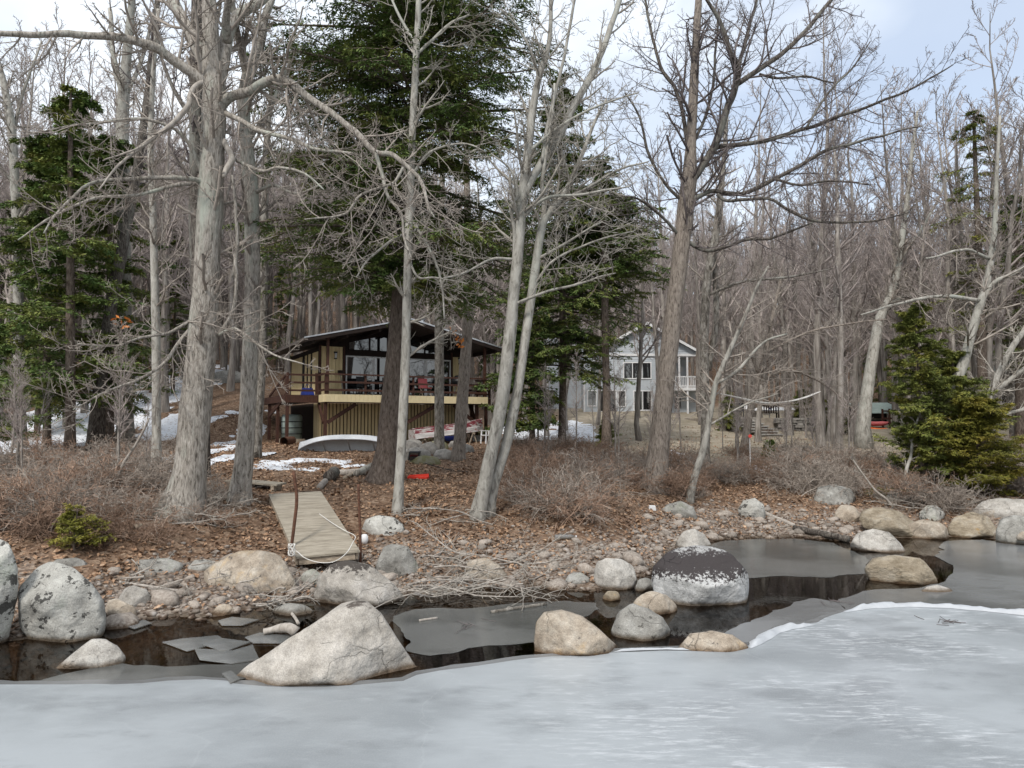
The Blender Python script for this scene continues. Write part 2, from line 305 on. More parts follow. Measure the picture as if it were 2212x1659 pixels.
STONE = mat('fieldstone', [(.3, (.11, .10, .09)), (.5, (.21, .195, .175)), (.7, (.34, .32, .29))], scale=4, bump=.5, bscale=12, vary=.25)
STEPM = mat('step_stone', [(.3, (0.264, 0.252, 0.232)), (.7, (0.4, 0.384, 0.36))], scale=4, bump=.2, vary=.1)
ROPE = mat('white_rope', [(.3, (0.51, 0.493, 0.459)), (.7, (0.663, 0.646, 0.612))], scale=30, bump=.2)
CONCRETE = mat('concrete', [(.3, (.30, .29, .27)), (.7, (.43, .42, .39))], scale=7, bump=.25)
ORANGE = mat('orange_plastic', [(.3, (.72, .12, .02)), (.7, (.85, .19, .035))], scale=3, bump=0, rough=.45)
LEAFM = mat('dry_leaf', [(.25, (.078, .042, .025)), (.42, (.19, .108, .062)), (.56, (.32, .20, .122)), (.72, (.47, .355, .25))], scale=14, detail=2, bump=0, spec=.25, rough=.6)
ORLEAF = mat('orange_oak_leaf', [(.3, (.42, .12, .025)), (.7, (.62, .24, .06))], scale=9, bump=0)
SNOWM = mat('old_snow', [(.3, (0.544, 0.568, 0.608)), (.7, (0.672, 0.688, 0.712))], scale=3, bump=.35, bscale=14, spots=(7, .57, (0.208, 0.136, 0.08), .05), spec=.2, rough=.8)
MOSS = mat('mossy_stone', [(.3, (0.08, 0.08, 0.032)), (.5, (0.152, 0.144, 0.072)), (.7, (0.24, 0.224, 0.184))], scale=3, bump=.5, vary=.1)

def glass_mat(name, fac, tint):
    m = bpy.data.materials.new(name); m.use_nodes = True; t = m.node_tree; t.nodes.remove(t.nodes['Principled BSDF']); N = t.nodes.new
    d = N('ShaderNodeBsdfDiffuse'); d.inputs['Color'].default_value = (*tint, 1); g = N('ShaderNodeBsdfGlossy'); g.inputs['Roughness'].default_value = .02
    x = N('ShaderNodeMixShader'); x.inputs[0].default_value = fac
    t.links.new(d.outputs[0], x.inputs[1]); t.links.new(g.outputs[0], x.inputs[2]); t.links.new(x.outputs[0], t.nodes['Material Output'].inputs['Surface']); return m
GLASS = glass_mat('window_glass', .19, (.012, .013, .015))

def ground_mat():
    m = bpy.data.materials.new('forest_floor'); m.use_nodes = True; t = m.node_tree; b = t.nodes['Principled BSDF']; N = t.nodes.new; L = t.links.new
    b.inputs['Roughness'].default_value = .9; b.inputs['Specular IOR Level'].default_value = .15
    c = N('ShaderNodeTexCoord'); at_ = N('ShaderNodeAttribute'); at_.attribute_name = 'zone'; sp = N('ShaderNodeSeparateColor'); L(at_.outputs['Color'], sp.inputs[0])
    def noise(s, d=6, r=.65):
        n = N('ShaderNodeTexNoise'); n.inputs['Scale'].default_value = s; n.inputs['Detail'].default_value = d; n.inputs['Roughness'].default_value = r; L(c.outputs['Object'], n.inputs['Vector']); return n
    def ramp(src, st):
        r = N('ShaderNodeValToRGB'); e = r.color_ramp.elements
        while len(e) < len(st): e.new(.5)
        for i, (p, cc) in enumerate(st): e[i].position = p; e[i].color = (*cc, 1)
        L(src, r.inputs['Fac']); return r.outputs['Color']
    def mix(f, a, bb):
        x = N('ShaderNodeMix'); x.data_type = 'RGBA'; L(f, x.inputs['Factor']); L(a, x.inputs['A']); L(bb, x.inputs['B']); return x.outputs['Result']
    vo = N('ShaderNodeTexVoronoi'); vo.inputs['Scale'].default_value = 13; L(c.outputs['Object'], vo.inputs['Vector'])
    sv = N('ShaderNodeSeparateColor'); L(vo.outputs['Color'], sv.inputs[0])
    leaf = ramp(sv.outputs[0], [(0, (.05, .03, .02)), (.3, (.125, .077, .05)), (.65, (.205, .135, .09)), (1, (.33, .245, .175))])
    big = ramp(noise(.5).outputs['Fac'], [(.3, (.10, .062, .04)), (.7, (.23, .15, .10))])
    hv = N('ShaderNodeMath'); hv.operation = 'ADD'; hv.inputs[0].default_value = .35; hv.inputs[1].default_value = 0
    leafc = mix(hv.outputs[0], leaf, big)
    peb = N('ShaderNodeTexVoronoi'); peb.inputs['Scale'].default_value = 16; L(c.outputs['Object'], peb.inputs['Vector'])
    sv2 = N('ShaderNodeSeparateColor'); L(peb.outputs['Color'], sv2.inputs[0])
    grav = ramp(sv2.outputs[1], [(0, (.10, .07, .05)), (.5, (.22, .175, .14)), (1, (.38, .33, .28))])
    lawn = ramp(noise(1.1, 9).outputs['Fac'], [(.3, (.19, .165, .11)), (.5, (.29, .25, .19)), (.72, (.38, .335, .27))])
    cur = mix(sp.outputs['Red'], leafc, grav); cur = mix(sp.outputs['Green'], cur, lawn)
    wetc = ramp(noise(5).outputs['Fac'], [(.3, (.032, .025, .017)), (.7, (.12, .09, .062))]); cur = mix(sp.outputs['Blue'], cur, wetc)
    L(cur, b.inputs['Base Color'])
    bp = N('ShaderNodeBump'); bp.inputs['Strength'].default_value = .8; bp.inputs['Distance'].default_value = .05
    ad = N('ShaderNodeMath'); ad.operation = 'ADD'; L(vo.outputs['Distance'], ad.inputs[0]); L(noise(22).outputs['Fac'], ad.inputs[1]); L(ad.outputs[0], bp.inputs['Height']); L(bp.outputs[0], b.inputs['Normal'])
    return m

def ice_mat(name, base, hi, rough, streak=0.0, spec=.5, alpha=1.0):
    m = bpy.data.materials.new(name); m.use_nodes = True; t = m.node_tree; b = t.nodes['Principled BSDF']; N = t.nodes.new; L = t.links.new
    b.inputs['Roughness'].default_value = rough; b.inputs['Specular IOR Level'].default_value = spec
    c = N('ShaderNodeTexCoord')
    def noise(s, st, rot=0, d=6, r=.6, w=0):
        mp = N('ShaderNodeMapping'); mp.inputs['Scale'].default_value = st; mp.inputs['Rotation'].default_value = (0, 0, rot); mp.inputs['Location'].default_value = (w, w * .7, 0)
        n = N('ShaderNodeTexNoise'); n.inputs['Scale'].default_value = s; n.inputs['Detail'].default_value = d; n.inputs['Roughness'].default_value = r
        L(c.outputs['Object'], mp.inputs[0]); L(mp.outputs[0], n.inputs['Vector']); return n.outputs['Fac']
    def mr(src, a, bb, lo=0, hi_=1):
        x = N('ShaderNodeMapRange'); x.inputs[1].default_value = a; x.inputs[2].default_value = bb; x.inputs[3].default_value = lo; x.inputs[4].default_value = hi_; x.interpolation_type = 'SMOOTHSTEP'; L(src, x.inputs[0]); return x.outputs[0]
    def mul(a, bb):
        x = N('ShaderNodeMath'); x.operation = 'MULTIPLY'; L(a, x.inputs[0])
        if isinstance(bb, float): x.inputs[1].default_value = bb
        else: L(bb, x.inputs[1])
        return x.outputs[0]
    def mix(f, a, colr):
        x = N('ShaderNodeMix'); x.data_type = 'RGBA'; L(f, x.inputs['Factor'])
        if isinstance(a, tuple): x.inputs['A'].default_value = (*a, 1)
        else: L(a, x.inputs['A'])
        x.inputs['B'].default_value = (*colr, 1); return x.outputs['Result']
    cur = mix(mr(noise(.30, (1, 1.5, 1), .5, 5, .55), .40, .62), base, hi)
    cur = mix(mul(mr(noise(.75, (1, 1.9, 1), -.4, 7, .6), .50, .66), .55), cur, tuple(x * .70 for x in base))
    cur = mix(mul(mr(noise(2.2, (1, 2.2, 1), .6, 8, .65, 5.0), .48, .74), .35), cur, tuple(x * 1.12 for x in hi))
    if streak:
        sx = N('ShaderNodeSeparateXYZ'); L(c.outputs['Object'], sx.inputs[0])
        wn = N('ShaderNodeTexNoise'); wn.inputs['Scale'].default_value = .9; wn.inputs['Detail'].default_value = 7; L(c.outputs['Object'], wn.inputs['Vector'])
        wv = N('ShaderNodeVectorMath'); wv.operation = 'MULTIPLY_ADD'; wv.inputs[1].default_value = (1.3, 1.3, 0); L(wn.outputs['Color'], wv.inputs[0]); L(c.outputs['Object'], wv.inputs[2])
        vo = N('ShaderNodeTexVoronoi'); vo.feature = 'DISTANCE_TO_EDGE'; vo.inputs['Scale'].default_value = .33; L(wv.outputs[0], vo.inputs['Vector'])
        cur = mix(mul(mr(vo.outputs['Distance'], 0, .006, 1, 0), .10), cur, (.48, .50, .51))
        reg = mr(sx.outputs['X'], -1.2, 2.6)
        big = mul(mr(noise(.42, (1, 1.3, 1), -.5, 5, .6, 3.1), .43, .60), reg)
        st = mr(noise(1.0, (3.4, 17, 1), .80, 6, .7), .50, .66)
        st2 = mr(noise(1.0, (1.6, 10, 1), .62, 7, .65, 9.0), .52, .66)
        cur = mix(mul(mul(st, big), streak), cur, (.54, .56, .58)); cur = mix(mul(mul(st2, big), streak * .7), cur, (.54, .56, .58))
        cur = mix(mul(mr(noise(60, (1, 1, 1), 0, 3, .8), .42, .70), .30), cur, (.36, .375, .38))
    L(cur, b.inputs['Base Color'])
    bp = N('ShaderNodeBump'); bp.inputs['Strength'].default_value = .18; bp.inputs['Distance'].default_value = .01
    L(noise(7, (1, 2, 1), .5, 6), bp.inputs['Height']); L(bp.outputs[0], b.inputs['Normal'])
    if alpha < 1:
        tr = N('ShaderNodeBsdfTransparent'); tr.inputs['Color'].default_value = (.8, .72, .6, 1); x = N('ShaderNodeMixShader'); x.inputs[0].default_value = alpha
        o = t.nodes['Material Output']; L(tr.outputs[0], x.inputs[1]); L(b.outputs[0], x.inputs[2]); L(x.outputs[0], o.inputs['Surface'])
    return m
ICE = ice_mat('lake_ice', (.214, .231, .242), (.312, .334, .349), 0.36, streak=.85)
THIN = ice_mat('thin_ice', (.085, .088, .084), (.15, .153, .148), .14, alpha=.80)
THIN2 = ice_mat('thin_ice_pale', (.13, .133, .133), (.20, .205, .208), .2, alpha=.9)
PLATE = ice_mat('clear_ice_plate', (.17, .185, .19), (.40, .42, .43), .10, alpha=.46)
CRUST = mat('white_ice_crust', [(.3, (0.338, 0.354, 0.374)), (.7, (0.42, 0.435, 0.45))], scale=5, bump=.3, bscale=14, rough=.6)
def water_mat():
    m = bpy.data.materials.new('lake_water'); m.use_nodes = True; t = m.node_tree; t.nodes.remove(t.nodes['Principled BSDF']); N = t.nodes.new; L = t.links.new
    tr = N('ShaderNodeBsdfTransparent'); tr.inputs['Color'].default_value = (.46, .385, .29, 1); g = N('ShaderNodeBsdfGlossy'); g.inputs['Roughness'].default_value = .03
    c = N('ShaderNodeTexCoord'); n = N('ShaderNodeTexNoise'); n.inputs['Scale'].default_value = 5; bp = N('ShaderNodeBump'); bp.inputs['Strength'].default_value = .04; bp.inputs['Distance'].default_value = .02
    L(c.outputs['Object'], n.inputs['Vector']); L(n.outputs['Fac'], bp.inputs['Height']); L(bp.outputs[0], g.inputs['Normal'])
    f = N('ShaderNodeFresnel'); f.inputs['IOR'].default_value = 1.33; x = N('ShaderNodeMixShader')
    L(f.outputs[0], x.inputs[0]); L(tr.outputs[0], x.inputs[1]); L(g.outputs[0], x.inputs[2]); L(x.outputs[0], t.nodes['Material Output'].inputs['Surface']); return m
WATER = water_mat()

# ------------------------------------------------------------------ the setting: ground, water, ice, snow
xs = np.unique(np.concatenate([np.linspace(-300, -40, 27), np.linspace(-40, -15, 51), np.arange(-15, 18, .2), np.linspace(18, 44, 53), np.linspace(44, 300, 27)]))
ys = np.unique(np.concatenate([np.linspace(-60, 4, 9), np.arange(4, 24, .19), np.linspace(24, 45, 64), np.linspace(45, 100, 60), np.linspace(100, 260, 40)]))
GX, GY = np.meshgrid(xs, ys); GZ = ground(GX, GY)
nx, ny = len(xs), len(ys)
j, i = np.meshgrid(np.arange(ny - 1), np.arange(nx - 1), indexing='ij'); k = (j * nx + i).ravel()
me = Geo().add(np.stack([GX, GY, GZ], -1), np.stack([k, k + 1, k + nx + 1, k + nx], -1)).mesh('ground', ground_mat(), smooth=True)
dd = (GY - shore(GX)).ravel(); q3 = np.stack([GX.ravel(), GY.ravel(), 0 * GX.ravel()], 1)
grav = sst(3.0 + 1.2 * fbm(q3 * .8, 3) - dd, 0, .8) * (1 - .45 * sst(fbm(q3 * 1.3 + 5, 3), -.1, .25))
lawn = sst(GX.ravel() + 1.5 * fbm(q3 * .3, 3), 2.0, 5) * sst(GY.ravel() + 4 * fbm(q3 * .2 + 3, 3), 27, 33) * (1 - sst(GY.ravel(), 64, 70))
zone = np.stack([grav, lawn, sst(.05 - GZ.ravel(), 0, .06), np.ones_like(grav)], 1)
ca = me.color_attributes.new('zone', 'FLOAT_COLOR', 'POINT'); ca.data.foreach_set('color', zone.astype(np.float32).ravel())
tag(link('ground', me), kind='structure')
tag(Geo().add([(-500, -500, 0), (500, -500, 0), (500, 60, 0), (-500, 60, 0)], [(0, 1, 2, 3)]).obj('water', WATER), kind='structure')

def sheet(uv, z, th, wob=.04, sub=.25, closed=True):
    """outline of a sheet of ice from the points of its edge, broken up a little"""
    P = np.array([on_z(u, v, z) for u, v in uv]); o = []
    for a, b in zip(P if closed else P[:-1], np.roll(P, -1, 0)):
        n = int(np.clip(np.linalg.norm(b - a) / sub, 1, 60))
        for t in range(n): o.append(a + (b - a) * t / n)
    o = np.array(o); o[:, :2] += (np.stack([fbm(o * 2.3 + 1, 3), fbm(o * 2.3 + 31, 3)], 1)) * wob * 2
    return o
EDGE = [(-260,1484),(0,1479),(250,1474),(430,1472),(520,1478),(640,1484),(760,1480),(860,1474),(905,1458),(1000,1446),(1060,1437),(1150,1425),(1240,1418),
        (1330,1409),(1470,1403),(1550,1410),(1622,1396),(1655,1372),(1700,1353),(1762,1346),(1830,1322),(1900,1309),(2000,1305),(2100,1311),(2212,1323),(2420,1338)]
ol = sheet(EDGE, .016, .035, .08, closed=False)
far = [(400, float(ol[-1][1]) - 4, .016), (400, -400, .016), (-400, -400, .016), (-400, float(ol[0][1]) - 1, .016)]
ICEG = Geo().prism(np.concatenate([ol, np.array(far)]), (0, 0, -.03))
tag(ICEG.obj('ice_sheet', ICE), kind='structure')

def thin(name, uv, m, label, z=.006, th=.004, wob=.09, cat='ice', group=None, kind=None):
    o = sheet(uv, z, th, wob, .12)
    b = o.mean(0); ob = Geo().prism(o, (0, 0, -th)).obj(name, m, base=b)
    return tag(ob, label if not kind else None, cat if not kind else None, group, kind)
thin('thin_ice', [(846,1332),(900,1318),(1040,1308),(1180,1298),(1290,1303),(1300,1318),(1215,1352),(1180,1384),(1100,1392),(1010,1405),(935,1418),(890,1404)], THIN, '', kind='structure')
thin('thin_ice', [(1450,1205),(1562,1169),(1640,1164),(1710,1164),(1800,1172),(1838,1190),(1868,1205),(1872,1236),(1800,1246),(1700,1243),(1600,1250),(1500,1250)], THIN, '', kind='structure')
thin('thin_ice', [(2035,1168),(2120,1165),(2240,1180),(2300,1240),(2300,1328),(2212,1321),(2100,1309),(2000,1303),(1900,1307),(1832,1319),(1800,1300),(1862,1276),(1940,1272),(2030,1262),(2060,1238),(2030,1200)], THIN2, '', kind='structure', z=.010)
thin('thin_ice', [(1625,1345),(1668,1318),(1752,1292),(1800,1300),(1832,1321),(1764,1345),(1702,1352),(1657,1371),(1624,1395),(1540,1392),(1560,1360)], THIN2, '', kind='structure', z=.008)
thin('thin_ice', [(60,1478),(150,1452),(260,1432),(400,1440),(500,1432),(620,1408),(640,1440),(560,1462),(500,1474),(250,1477)], THIN, '', kind='structure', z=.009)
for uv, lab in (([(352,1386),(392,1379),(470,1372),(488,1384),(405,1405)], 'clear grey ice plate, wider of the two joined plates in the dark cove'),
                ([(430,1388),(478,1378),(540,1386),(484,1408)], 'clear grey ice plate tilted beside the wider plate in the dark cove'),
                ([(420,1400),(500,1405),(545,1392),(560,1424),(500,1432),(430,1424)], 'large dull ice plate sunk in front of the two joined plates'),
                ([(528,1376),(560,1366),(640,1372),(620,1388),(545,1388)], 'pale ice plate under the bleached driftwood in the cove'),
                ([(470,1340),(500,1332),(560,1338),(525,1350),(478,1350)], 'small ice shard by the twigs at the back of the cove'),
                ([(480,1454),(500,1448),(520,1466),(498,1476)], 'white ice shard at the left foot of the peaked boulder'),
                ([(270,1350),(310,1338),(330,1345),(290,1358)], 'thin ice shard at the edge of the pebbles in the cove')):
    thin('ice_plate', uv, PLATE, lab, z=.022 + rng.random() * .01, th=.012, wob=.01)
thin('thin_ice', [(u, v - 9) for u, v in EDGE] + [(u, v + 6) for u, v in EDGE[::-1]], THIN2, '', kind='structure', z=.0125, wob=.07)
def ridge(name, uv, wd, h, label):
    P = np.array([on_z(u, v, .02) for u, v in uv]); t = np.linspace(0, 1, 60); s = np.linspace(0, 1, len(P))
    C = np.stack([np.interp(t, s, P[:, a]) for a in range(3)], 1); T = nrm(np.gradient(C, axis=0)); Nn = np.stack([-T[:, 1], T[:, 0], 0 * t], 1)
    wv = wd * np.interp(t, (0, .15, .5, .85, 1), (.15, .7, 1, .8, .1)) * (1 + .6 * fbm(C * 3, 3)); rows = []
    for a, hh in ((1, .0), (.7, .45), (.25, 1), (-.1, .8), (-.3, .0)):
        r = C + Nn * (wv * a)[:, None]; r[:, 2] = .02 + hh * h * (1 + 1.4 * fbm(r * 5, 3)) * np.interp(t, (0, .1, .9, 1), (0, 1, 1, 0)); rows.append(r)
    V = np.stack(rows, 1); a, b = np.meshgrid(np.arange(59), np.arange(4), indexing='ij'); kk = (a * 5 + b).ravel()
    return tag(Geo().add(V, np.stack([kk, kk + 5, kk + 6, kk + 1], -1)).obj(name, CRUST, base=C.mean(0), smooth=True), label, 'ice ridge')
ridge('ice_ridge', [(1826,1322),(1880,1313),(1960,1309),(2050,1312),(2130,1319),(2212,1328),(2320,1340)], .22, .05, 'long white ridge of heaved ice curving away to the right of the tan boulder')
ridge('ice_ridge', [(1622,1400),(1650,1384),(1678,1366),(1705,1358),(1760,1350)], .16, .045, 'short white ridge of heaved ice beside the low ivory boulder')
ridge('ice_ridge', [(1325,1408),(1380,1404),(1440,1402),(1490,1404)], .05, .02, 'narrow white ice rim between the pyramid boulder and the low ivory boulder')

SN = Geo()
def snow(uv, rad_u, rad_v, thr=.0):
    c = hit(*uv); dx = rad_u / F * c[1]; dy = max(.5, rad_v / F * c[1] / max(.03, (EYE - c[2]) / c[1])) if c[2] < 2.6 else rad_v * .12
    st = .07 if c[1] < 26 else .11
    X, Y = np.meshgrid(np.arange(c[0] - dx, c[0] + dx, st), np.arange(c[1] - dy, c[1] + dy, st)); Z = ground(X, Y)
    q = np.stack([X.ravel(), Y.ravel(), 0 * X.ravel()], 1)
    m = (1 - ((X - c[0]) / dx) ** 2 - ((Y - c[1]) / dy) ** 2).ravel() + 1.5 * fbm(q * 1.1 + 3, 4) * 1.2 - thr
    h = np.clip(m, 0, .5).reshape(X.shape); Zs = Z + .01 + .07 * h + .02 * fbm(q * 6, 2).reshape(X.shape) - .03 * (h <= 0)
    a, b = X.shape; jj, ii = np.meshgrid(np.arange(a - 1), np.arange(b - 1), indexing='ij'); kk = (jj * b + ii).ravel()
    keep = (h.ravel()[kk] > .05) | (h.ravel()[kk + 1] > .05) | (h.ravel()[kk + b] > .05); kk = kk[keep]
    SN.add(np.stack([X, Y, Zs], -1), np.stack([kk, kk + 1, kk + b + 1, kk + b], -1))
for s in (((30, 940), 70, 22), ((150, 950), 110, 26), ((260, 905), 130, 14), ((360, 925), 60, 22), ((200, 885), 120, 10), ((480, 960), 34, 10, .5), ((470, 905), 24, 6, .55), ((505, 890), 22, 6, .5),
          ((600, 1008), 62, 10, .45), ((690, 1003), 66, 7, .6), ((760, 1000), 50, 7, .5), ((470, 995), 30, 12, .2), ((560, 985), 30, 6, .5), ((1140, 938), 60, 8, .1), ((1235, 935), 60, 7, .2),
          ((1672, 1019), 42, 7, -.35), ((1480, 985), 20, 8, .1), ((400, 985), 40, 14, .1)): snow(*s)
tag(SN.obj('snow', SNOWM, smooth=True), kind='stuff')

# ------------------------------------------------------------------ boulders
def ico(sub):
    import bmesh
    bm = bmesh.new(); bmesh.ops.create_icosphere(bm, subdivisions=sub, radius=1)
    v = np.array([x.co[:] for x in bm.verts]); f = np.array([[l.index for l in x.verts] for x in bm.faces]); bm.free(); return v, f
ICO = {s: ico(s) for s in (1, 2, 3, 4, 5)}
def boulder(sil, vbase, m, label, deep=.8, sub=4, pw=15, seed=0, zb=None, cap=None, rough=.05, name='boulder'):
    """a rounded convex stone whose outline seen from the shore side of the lake is sil; deep: half depth / half width"""
    r = np.random.default_rng(seed + 100)
    us = [p[0] for p in sil]; um = (min(us) + max(us)) / 2
    g = on_z(um, vbase, 0) if zb is None else hit(um, vbase)
    if zb is not None and g[2] < .0: g = on_z(um, vbase, 0)
    hw = (max(us) - min(us)) / 2 / F * g[1]; D = max(hw * deep, .12); Yc = g[1] + D * .82
    P = np.array([at(u, v, Yc) for u, v in sil]); 
    zf = g[2]; low = P[:, 2] < zf + .06 * hw; P[low, 2] = zf - .25 * hw - .1
    p2 = P[:, [0, 2]]; c = p2.mean(0); c = np.array([(p2[:, 0].min() + p2[:, 0].max()) / 2 * .5 + c[0] * .5, (p2[:, 1].min() + p2[:, 1].max()) / 2])
    Ns, Hs = [], []
    n = len(p2)
    for a, b in zip(p2, np.roll(p2, -1, 0)):
        e = b - a
        if np.linalg.norm(e) < 1e-4: continue
        nn = np.array([e[1], -e[0]]) / np.linalg.norm(e); h = nn @ (a - c)
        if h < 0: nn, h = -nn, -h
        a3, b3 = np.array([a[0], Yc, a[1]]), np.array([b[0], Yc, b[1]]); e3 = nrm(np.cross(a3 - np.array([0, 0, EYE]), b3 - np.array([0, 0, EYE])))
        if e3 @ np.array([nn[0], 0, nn[1]]) < 0: e3 = -e3
        Ns.append(e3); Hs.append(max(e3 @ (a3 - np.array([c[0], Yc, c[1]])), .02))
        for sgn in (-1, 1):
            ph = math.radians(r.uniform(38, 60)); Ns.append((nn[0] * math.cos(ph), sgn * math.sin(ph), nn[1] * math.cos(ph)))
            Hs.append(math.hypot(h * math.cos(ph), D * math.sin(ph)) * r.uniform(.84, 1.0))
    Ns += [(0, -.97, .24), (.25, -.78, .58), (-.25, -.74, .62), (0, 1, 0)]; hz_ = P[:, 2].max() - c[1]; Hs += [D * r.uniform(.9, 1), math.hypot(D * .78, hz_ * .58) * r.uniform(.84, .94), math.hypot(D * .74, hz_ * .62) * r.uniform(.84, .94), D]
    Ns = np.array(Ns); Hs = np.array(Hs); d, f = ICO[sub]
    q = np.maximum(d @ Ns.T, 0) / np.maximum(Hs, .02)
    pw = pw * 2.0; rad = (q ** pw).sum(1) ** (-1 / pw) * 1.035
    v = d * rad[:, None]; off = r.random(3) * 50
    for _ in range(24):                       # chipped faces
        nn = nrm(r.normal(size=3) * np.array([1, 1, .8])); pr = v @ nn; h = np.max(pr) * (r.uniform(.72, .93) if abs(nn[1]) > .42 else r.uniform(.92, .99)); v = v - nn * np.maximum(pr - h, 0)[:, None] * .92
    s = 1 / max(hw, .15)
    f1 = fbm(v * s * 1.5 + off, 4); v = v + d * (rough * 1.5 * hw * (f1 - .9 * np.abs(fbm(v * s * 2.1 + off + 30, 3)) + .2 + .3 * fbm(v * s * 6 + off, 3)))[:, None]
    base = (c[0], Yc, 0 if zb is None else g[2])
    v = v + np.array([c[0], Yc, c[1]])
    for _ in range(2):                        # bring the outline back to the size it is drawn at
        vis = v[:, 2] > zf + .01; dp = v[:, 1] * math.cos(PITCH) + (v[:, 2] - EYE) * math.sin(PITCH); uu = (v[:, 0] / dp * F + CX)[vis]; vv = (CY - ((v[:, 2] - EYE) * math.cos(PITCH) - v[:, 1] * math.sin(PITCH)) / dp * F)[vis]
        k = np.clip((max(us) - min(us)) / (uu.max() - uu.min()), .85, 1.2); v[:, 0] = c[0] + (v[:, 0] - c[0]) * k; v[:, 0] += ((min(us) + max(us)) / 2 - (uu.max() + uu.min()) / 2) / F * Yc
        want = min(p[1] for p in sil); k = np.clip((vbase - want) / (vbase - vv.min()), .8, 1.25); v[:, 2] = zf + (v[:, 2] - zf) * k
    ug = np.linspace(min(us), max(us), 160); top = np.full(160, 1e9); S2 = np.array(sil, float)
    for a_, b_ in zip(S2, np.roll(S2, -1, 0)):
        lo, hi_ = sorted((a_[0], b_[0])); k = (ug >= lo) & (ug <= hi_)
        if hi_ - lo > .5: top[k] = np.minimum(top[k], a_[1] + (b_[1] - a_[1]) * (ug[k] - a_[0]) / (b_[0] - a_[0]))
    dp = v[:, 1] * math.cos(PITCH) + (v[:, 2] - EYE) * math.sin(PITCH); uu = v[:, 0] / dp * F + CX; tv = np.interp(uu, ug, top)
    bb = (CY - tv) / F; dz = math.sin(PITCH) + bb * math.cos(PITCH); dyy = math.cos(PITCH) - bb * math.sin(PITCH); zmax = EYE + dz / dyy * v[:, 1]
    zmax = zmax + .05 * hw * fbm(v * s * 3 + off, 3); over = (v[:, 2] > zmax) & (v[:, 2] > zf); v[over, 2] = np.maximum(zmax[over], zf - .02)
    o = Geo().add(v, None, f).obj(name, m, base=base, smooth=True)
    return tag(o, label, 'rock')
# the two capped boulders carry their dark crust on the top: a band with its own ragged outline, on the stone itself
def cap_mat(name, base_ramp, capc, z0, z1, ring=None, ns=9):
    m = mat(name, base_ramp, **{**ROCKM, 'vary': 0})
    t = m.node_tree; b = t.nodes['Principled BSDF']; N = t.nodes.new; L = t.links.new
    src = b.inputs['Base Color'].links[0].from_socket
    c = N('ShaderNodeTexCoord'); s = N('ShaderNodeSeparateXYZ'); L(c.outputs['Object'], s.inputs[0])
    n = N('ShaderNodeTexNoise'); n.inputs['Scale'].default_value = ns; n.inputs['Detail'].default_value = 9; n.inputs['Roughness'].default_value = .72; L(c.outputs['Object'], n.inputs['Vector'])
    n2 = N('ShaderNodeTexNoise'); n2.inputs['Scale'].default_value = ns * .2; n2.inputs['Detail'].default_value = 3; L(c.outputs['Object'], n2.inputs['Vector'])
    zz = N('ShaderNodeMath'); zz.operation = 'MULTIPLY_ADD'; zz.inputs[1].default_value = (z1 - z0) * .9; L(n2.outputs['Fac'], zz.inputs[0]); L(s.outputs['Z'], zz.inputs[2]); z2 = N('ShaderNodeMath'); z2.operation = 'SUBTRACT'; z2.inputs[1].default_value = (z1 - z0) * .45; L(zz.outputs[0], z2.inputs[0]); s = z2
    a = N('ShaderNodeMath'); a.operation = 'MULTIPLY_ADD'; a.inputs[1].default_value = (z1 - z0) * 3.2; L(n.outputs['Fac'], a.inputs[0]); L(s.outputs[0], a.inputs[2])
    mr = N('ShaderNodeMapRange'); k0 = (z1 - z0) * 1.6; mr.inputs[1].default_value = (z0 + z1) / 2 + k0 - .02; mr.inputs[2].default_value = (z0 + z1) / 2 + k0 + .012; L(a.outputs[0], mr.inputs[0])
    fac = mr.outputs[0]
    if ring:
        mr2 = N('ShaderNodeMapRange'); mr2.inputs[1].default_value = ring + k0 * .5; mr2.inputs[2].default_value = ring + k0 * .5 + .05; mr2.inputs[3].default_value = 1; mr2.inputs[4].default_value = .3
        a2 = N('ShaderNodeMath'); a2.operation = 'MULTIPLY_ADD'; a2.inputs[1].default_value = (z1 - z0) * 1.6; L(n.outputs['Fac'], a2.inputs[0]); L(s.outputs[0], a2.inputs[2]); L(a2.outputs[0], mr2.inputs[0])
        mm = N('ShaderNodeMath'); mm.operation = 'MULTIPLY'; L(fac, mm.inputs[0]); L(mr2.outputs[0], mm.inputs[1]); fac = mm.outputs[0]
    x = N('ShaderNodeMix'); x.data_type = 'RGBA'; x.inputs['B'].default_value = (*capc, 1); L(fac, x.inputs['Factor']); L(src, x.inputs['A']); L(x.outputs['Result'], b.inputs['Base Color'])
    return m
WHITEROCK = [(.3, (.33, .33, .32)), (.5, (.44, .44, .43)), (.7, (.53, .53, .525))]
CAP1 = cap_mat('granite_black_cap', WHITEROCK, (.045, .039, .039), .30, .60, ring=.80, ns=22)
CAP2 = cap_mat('granite_dark_top', [(.3, (.22, .20, .175)), (.5, (.33, .305, .27)), (.7, (.41, .385, .355))], (.06, .052, .046), .44, .66, ns=12)
CAP3 = cap_mat('granite_grey_tip', [(.3, (.27, .245, .21)), (.5, (.385, .355, .315)), (.7, (.47, .44, .40))], (.085, .072, .062), .76, .83, ns=10)
boulder([(500,1470),(540,1436),(600,1396),(660,1362),(715,1322),(745,1300),(790,1297),(822,1322),(850,1365),(885,1420),(908,1455),(905,1480),(700,1484),(505,1482)], 1482, CAP3,
        'very large pale boulder with a peaked grey top, nearest to the ice edge', deep=.62, sub=5, pw=22, seed=1, rough=.07)
boulder([(38,1268),(60,1235),(110,1213),(160,1226),(200,1262),(225,1300),(231,1345),(210,1372),(80,1392),(45,1345)], 1390, ROCK_LICHEN, 'large grey boulder spotted with black lichen beside the tall cut-off rock', sub=5, pw=20, seed=2, rough=.06)
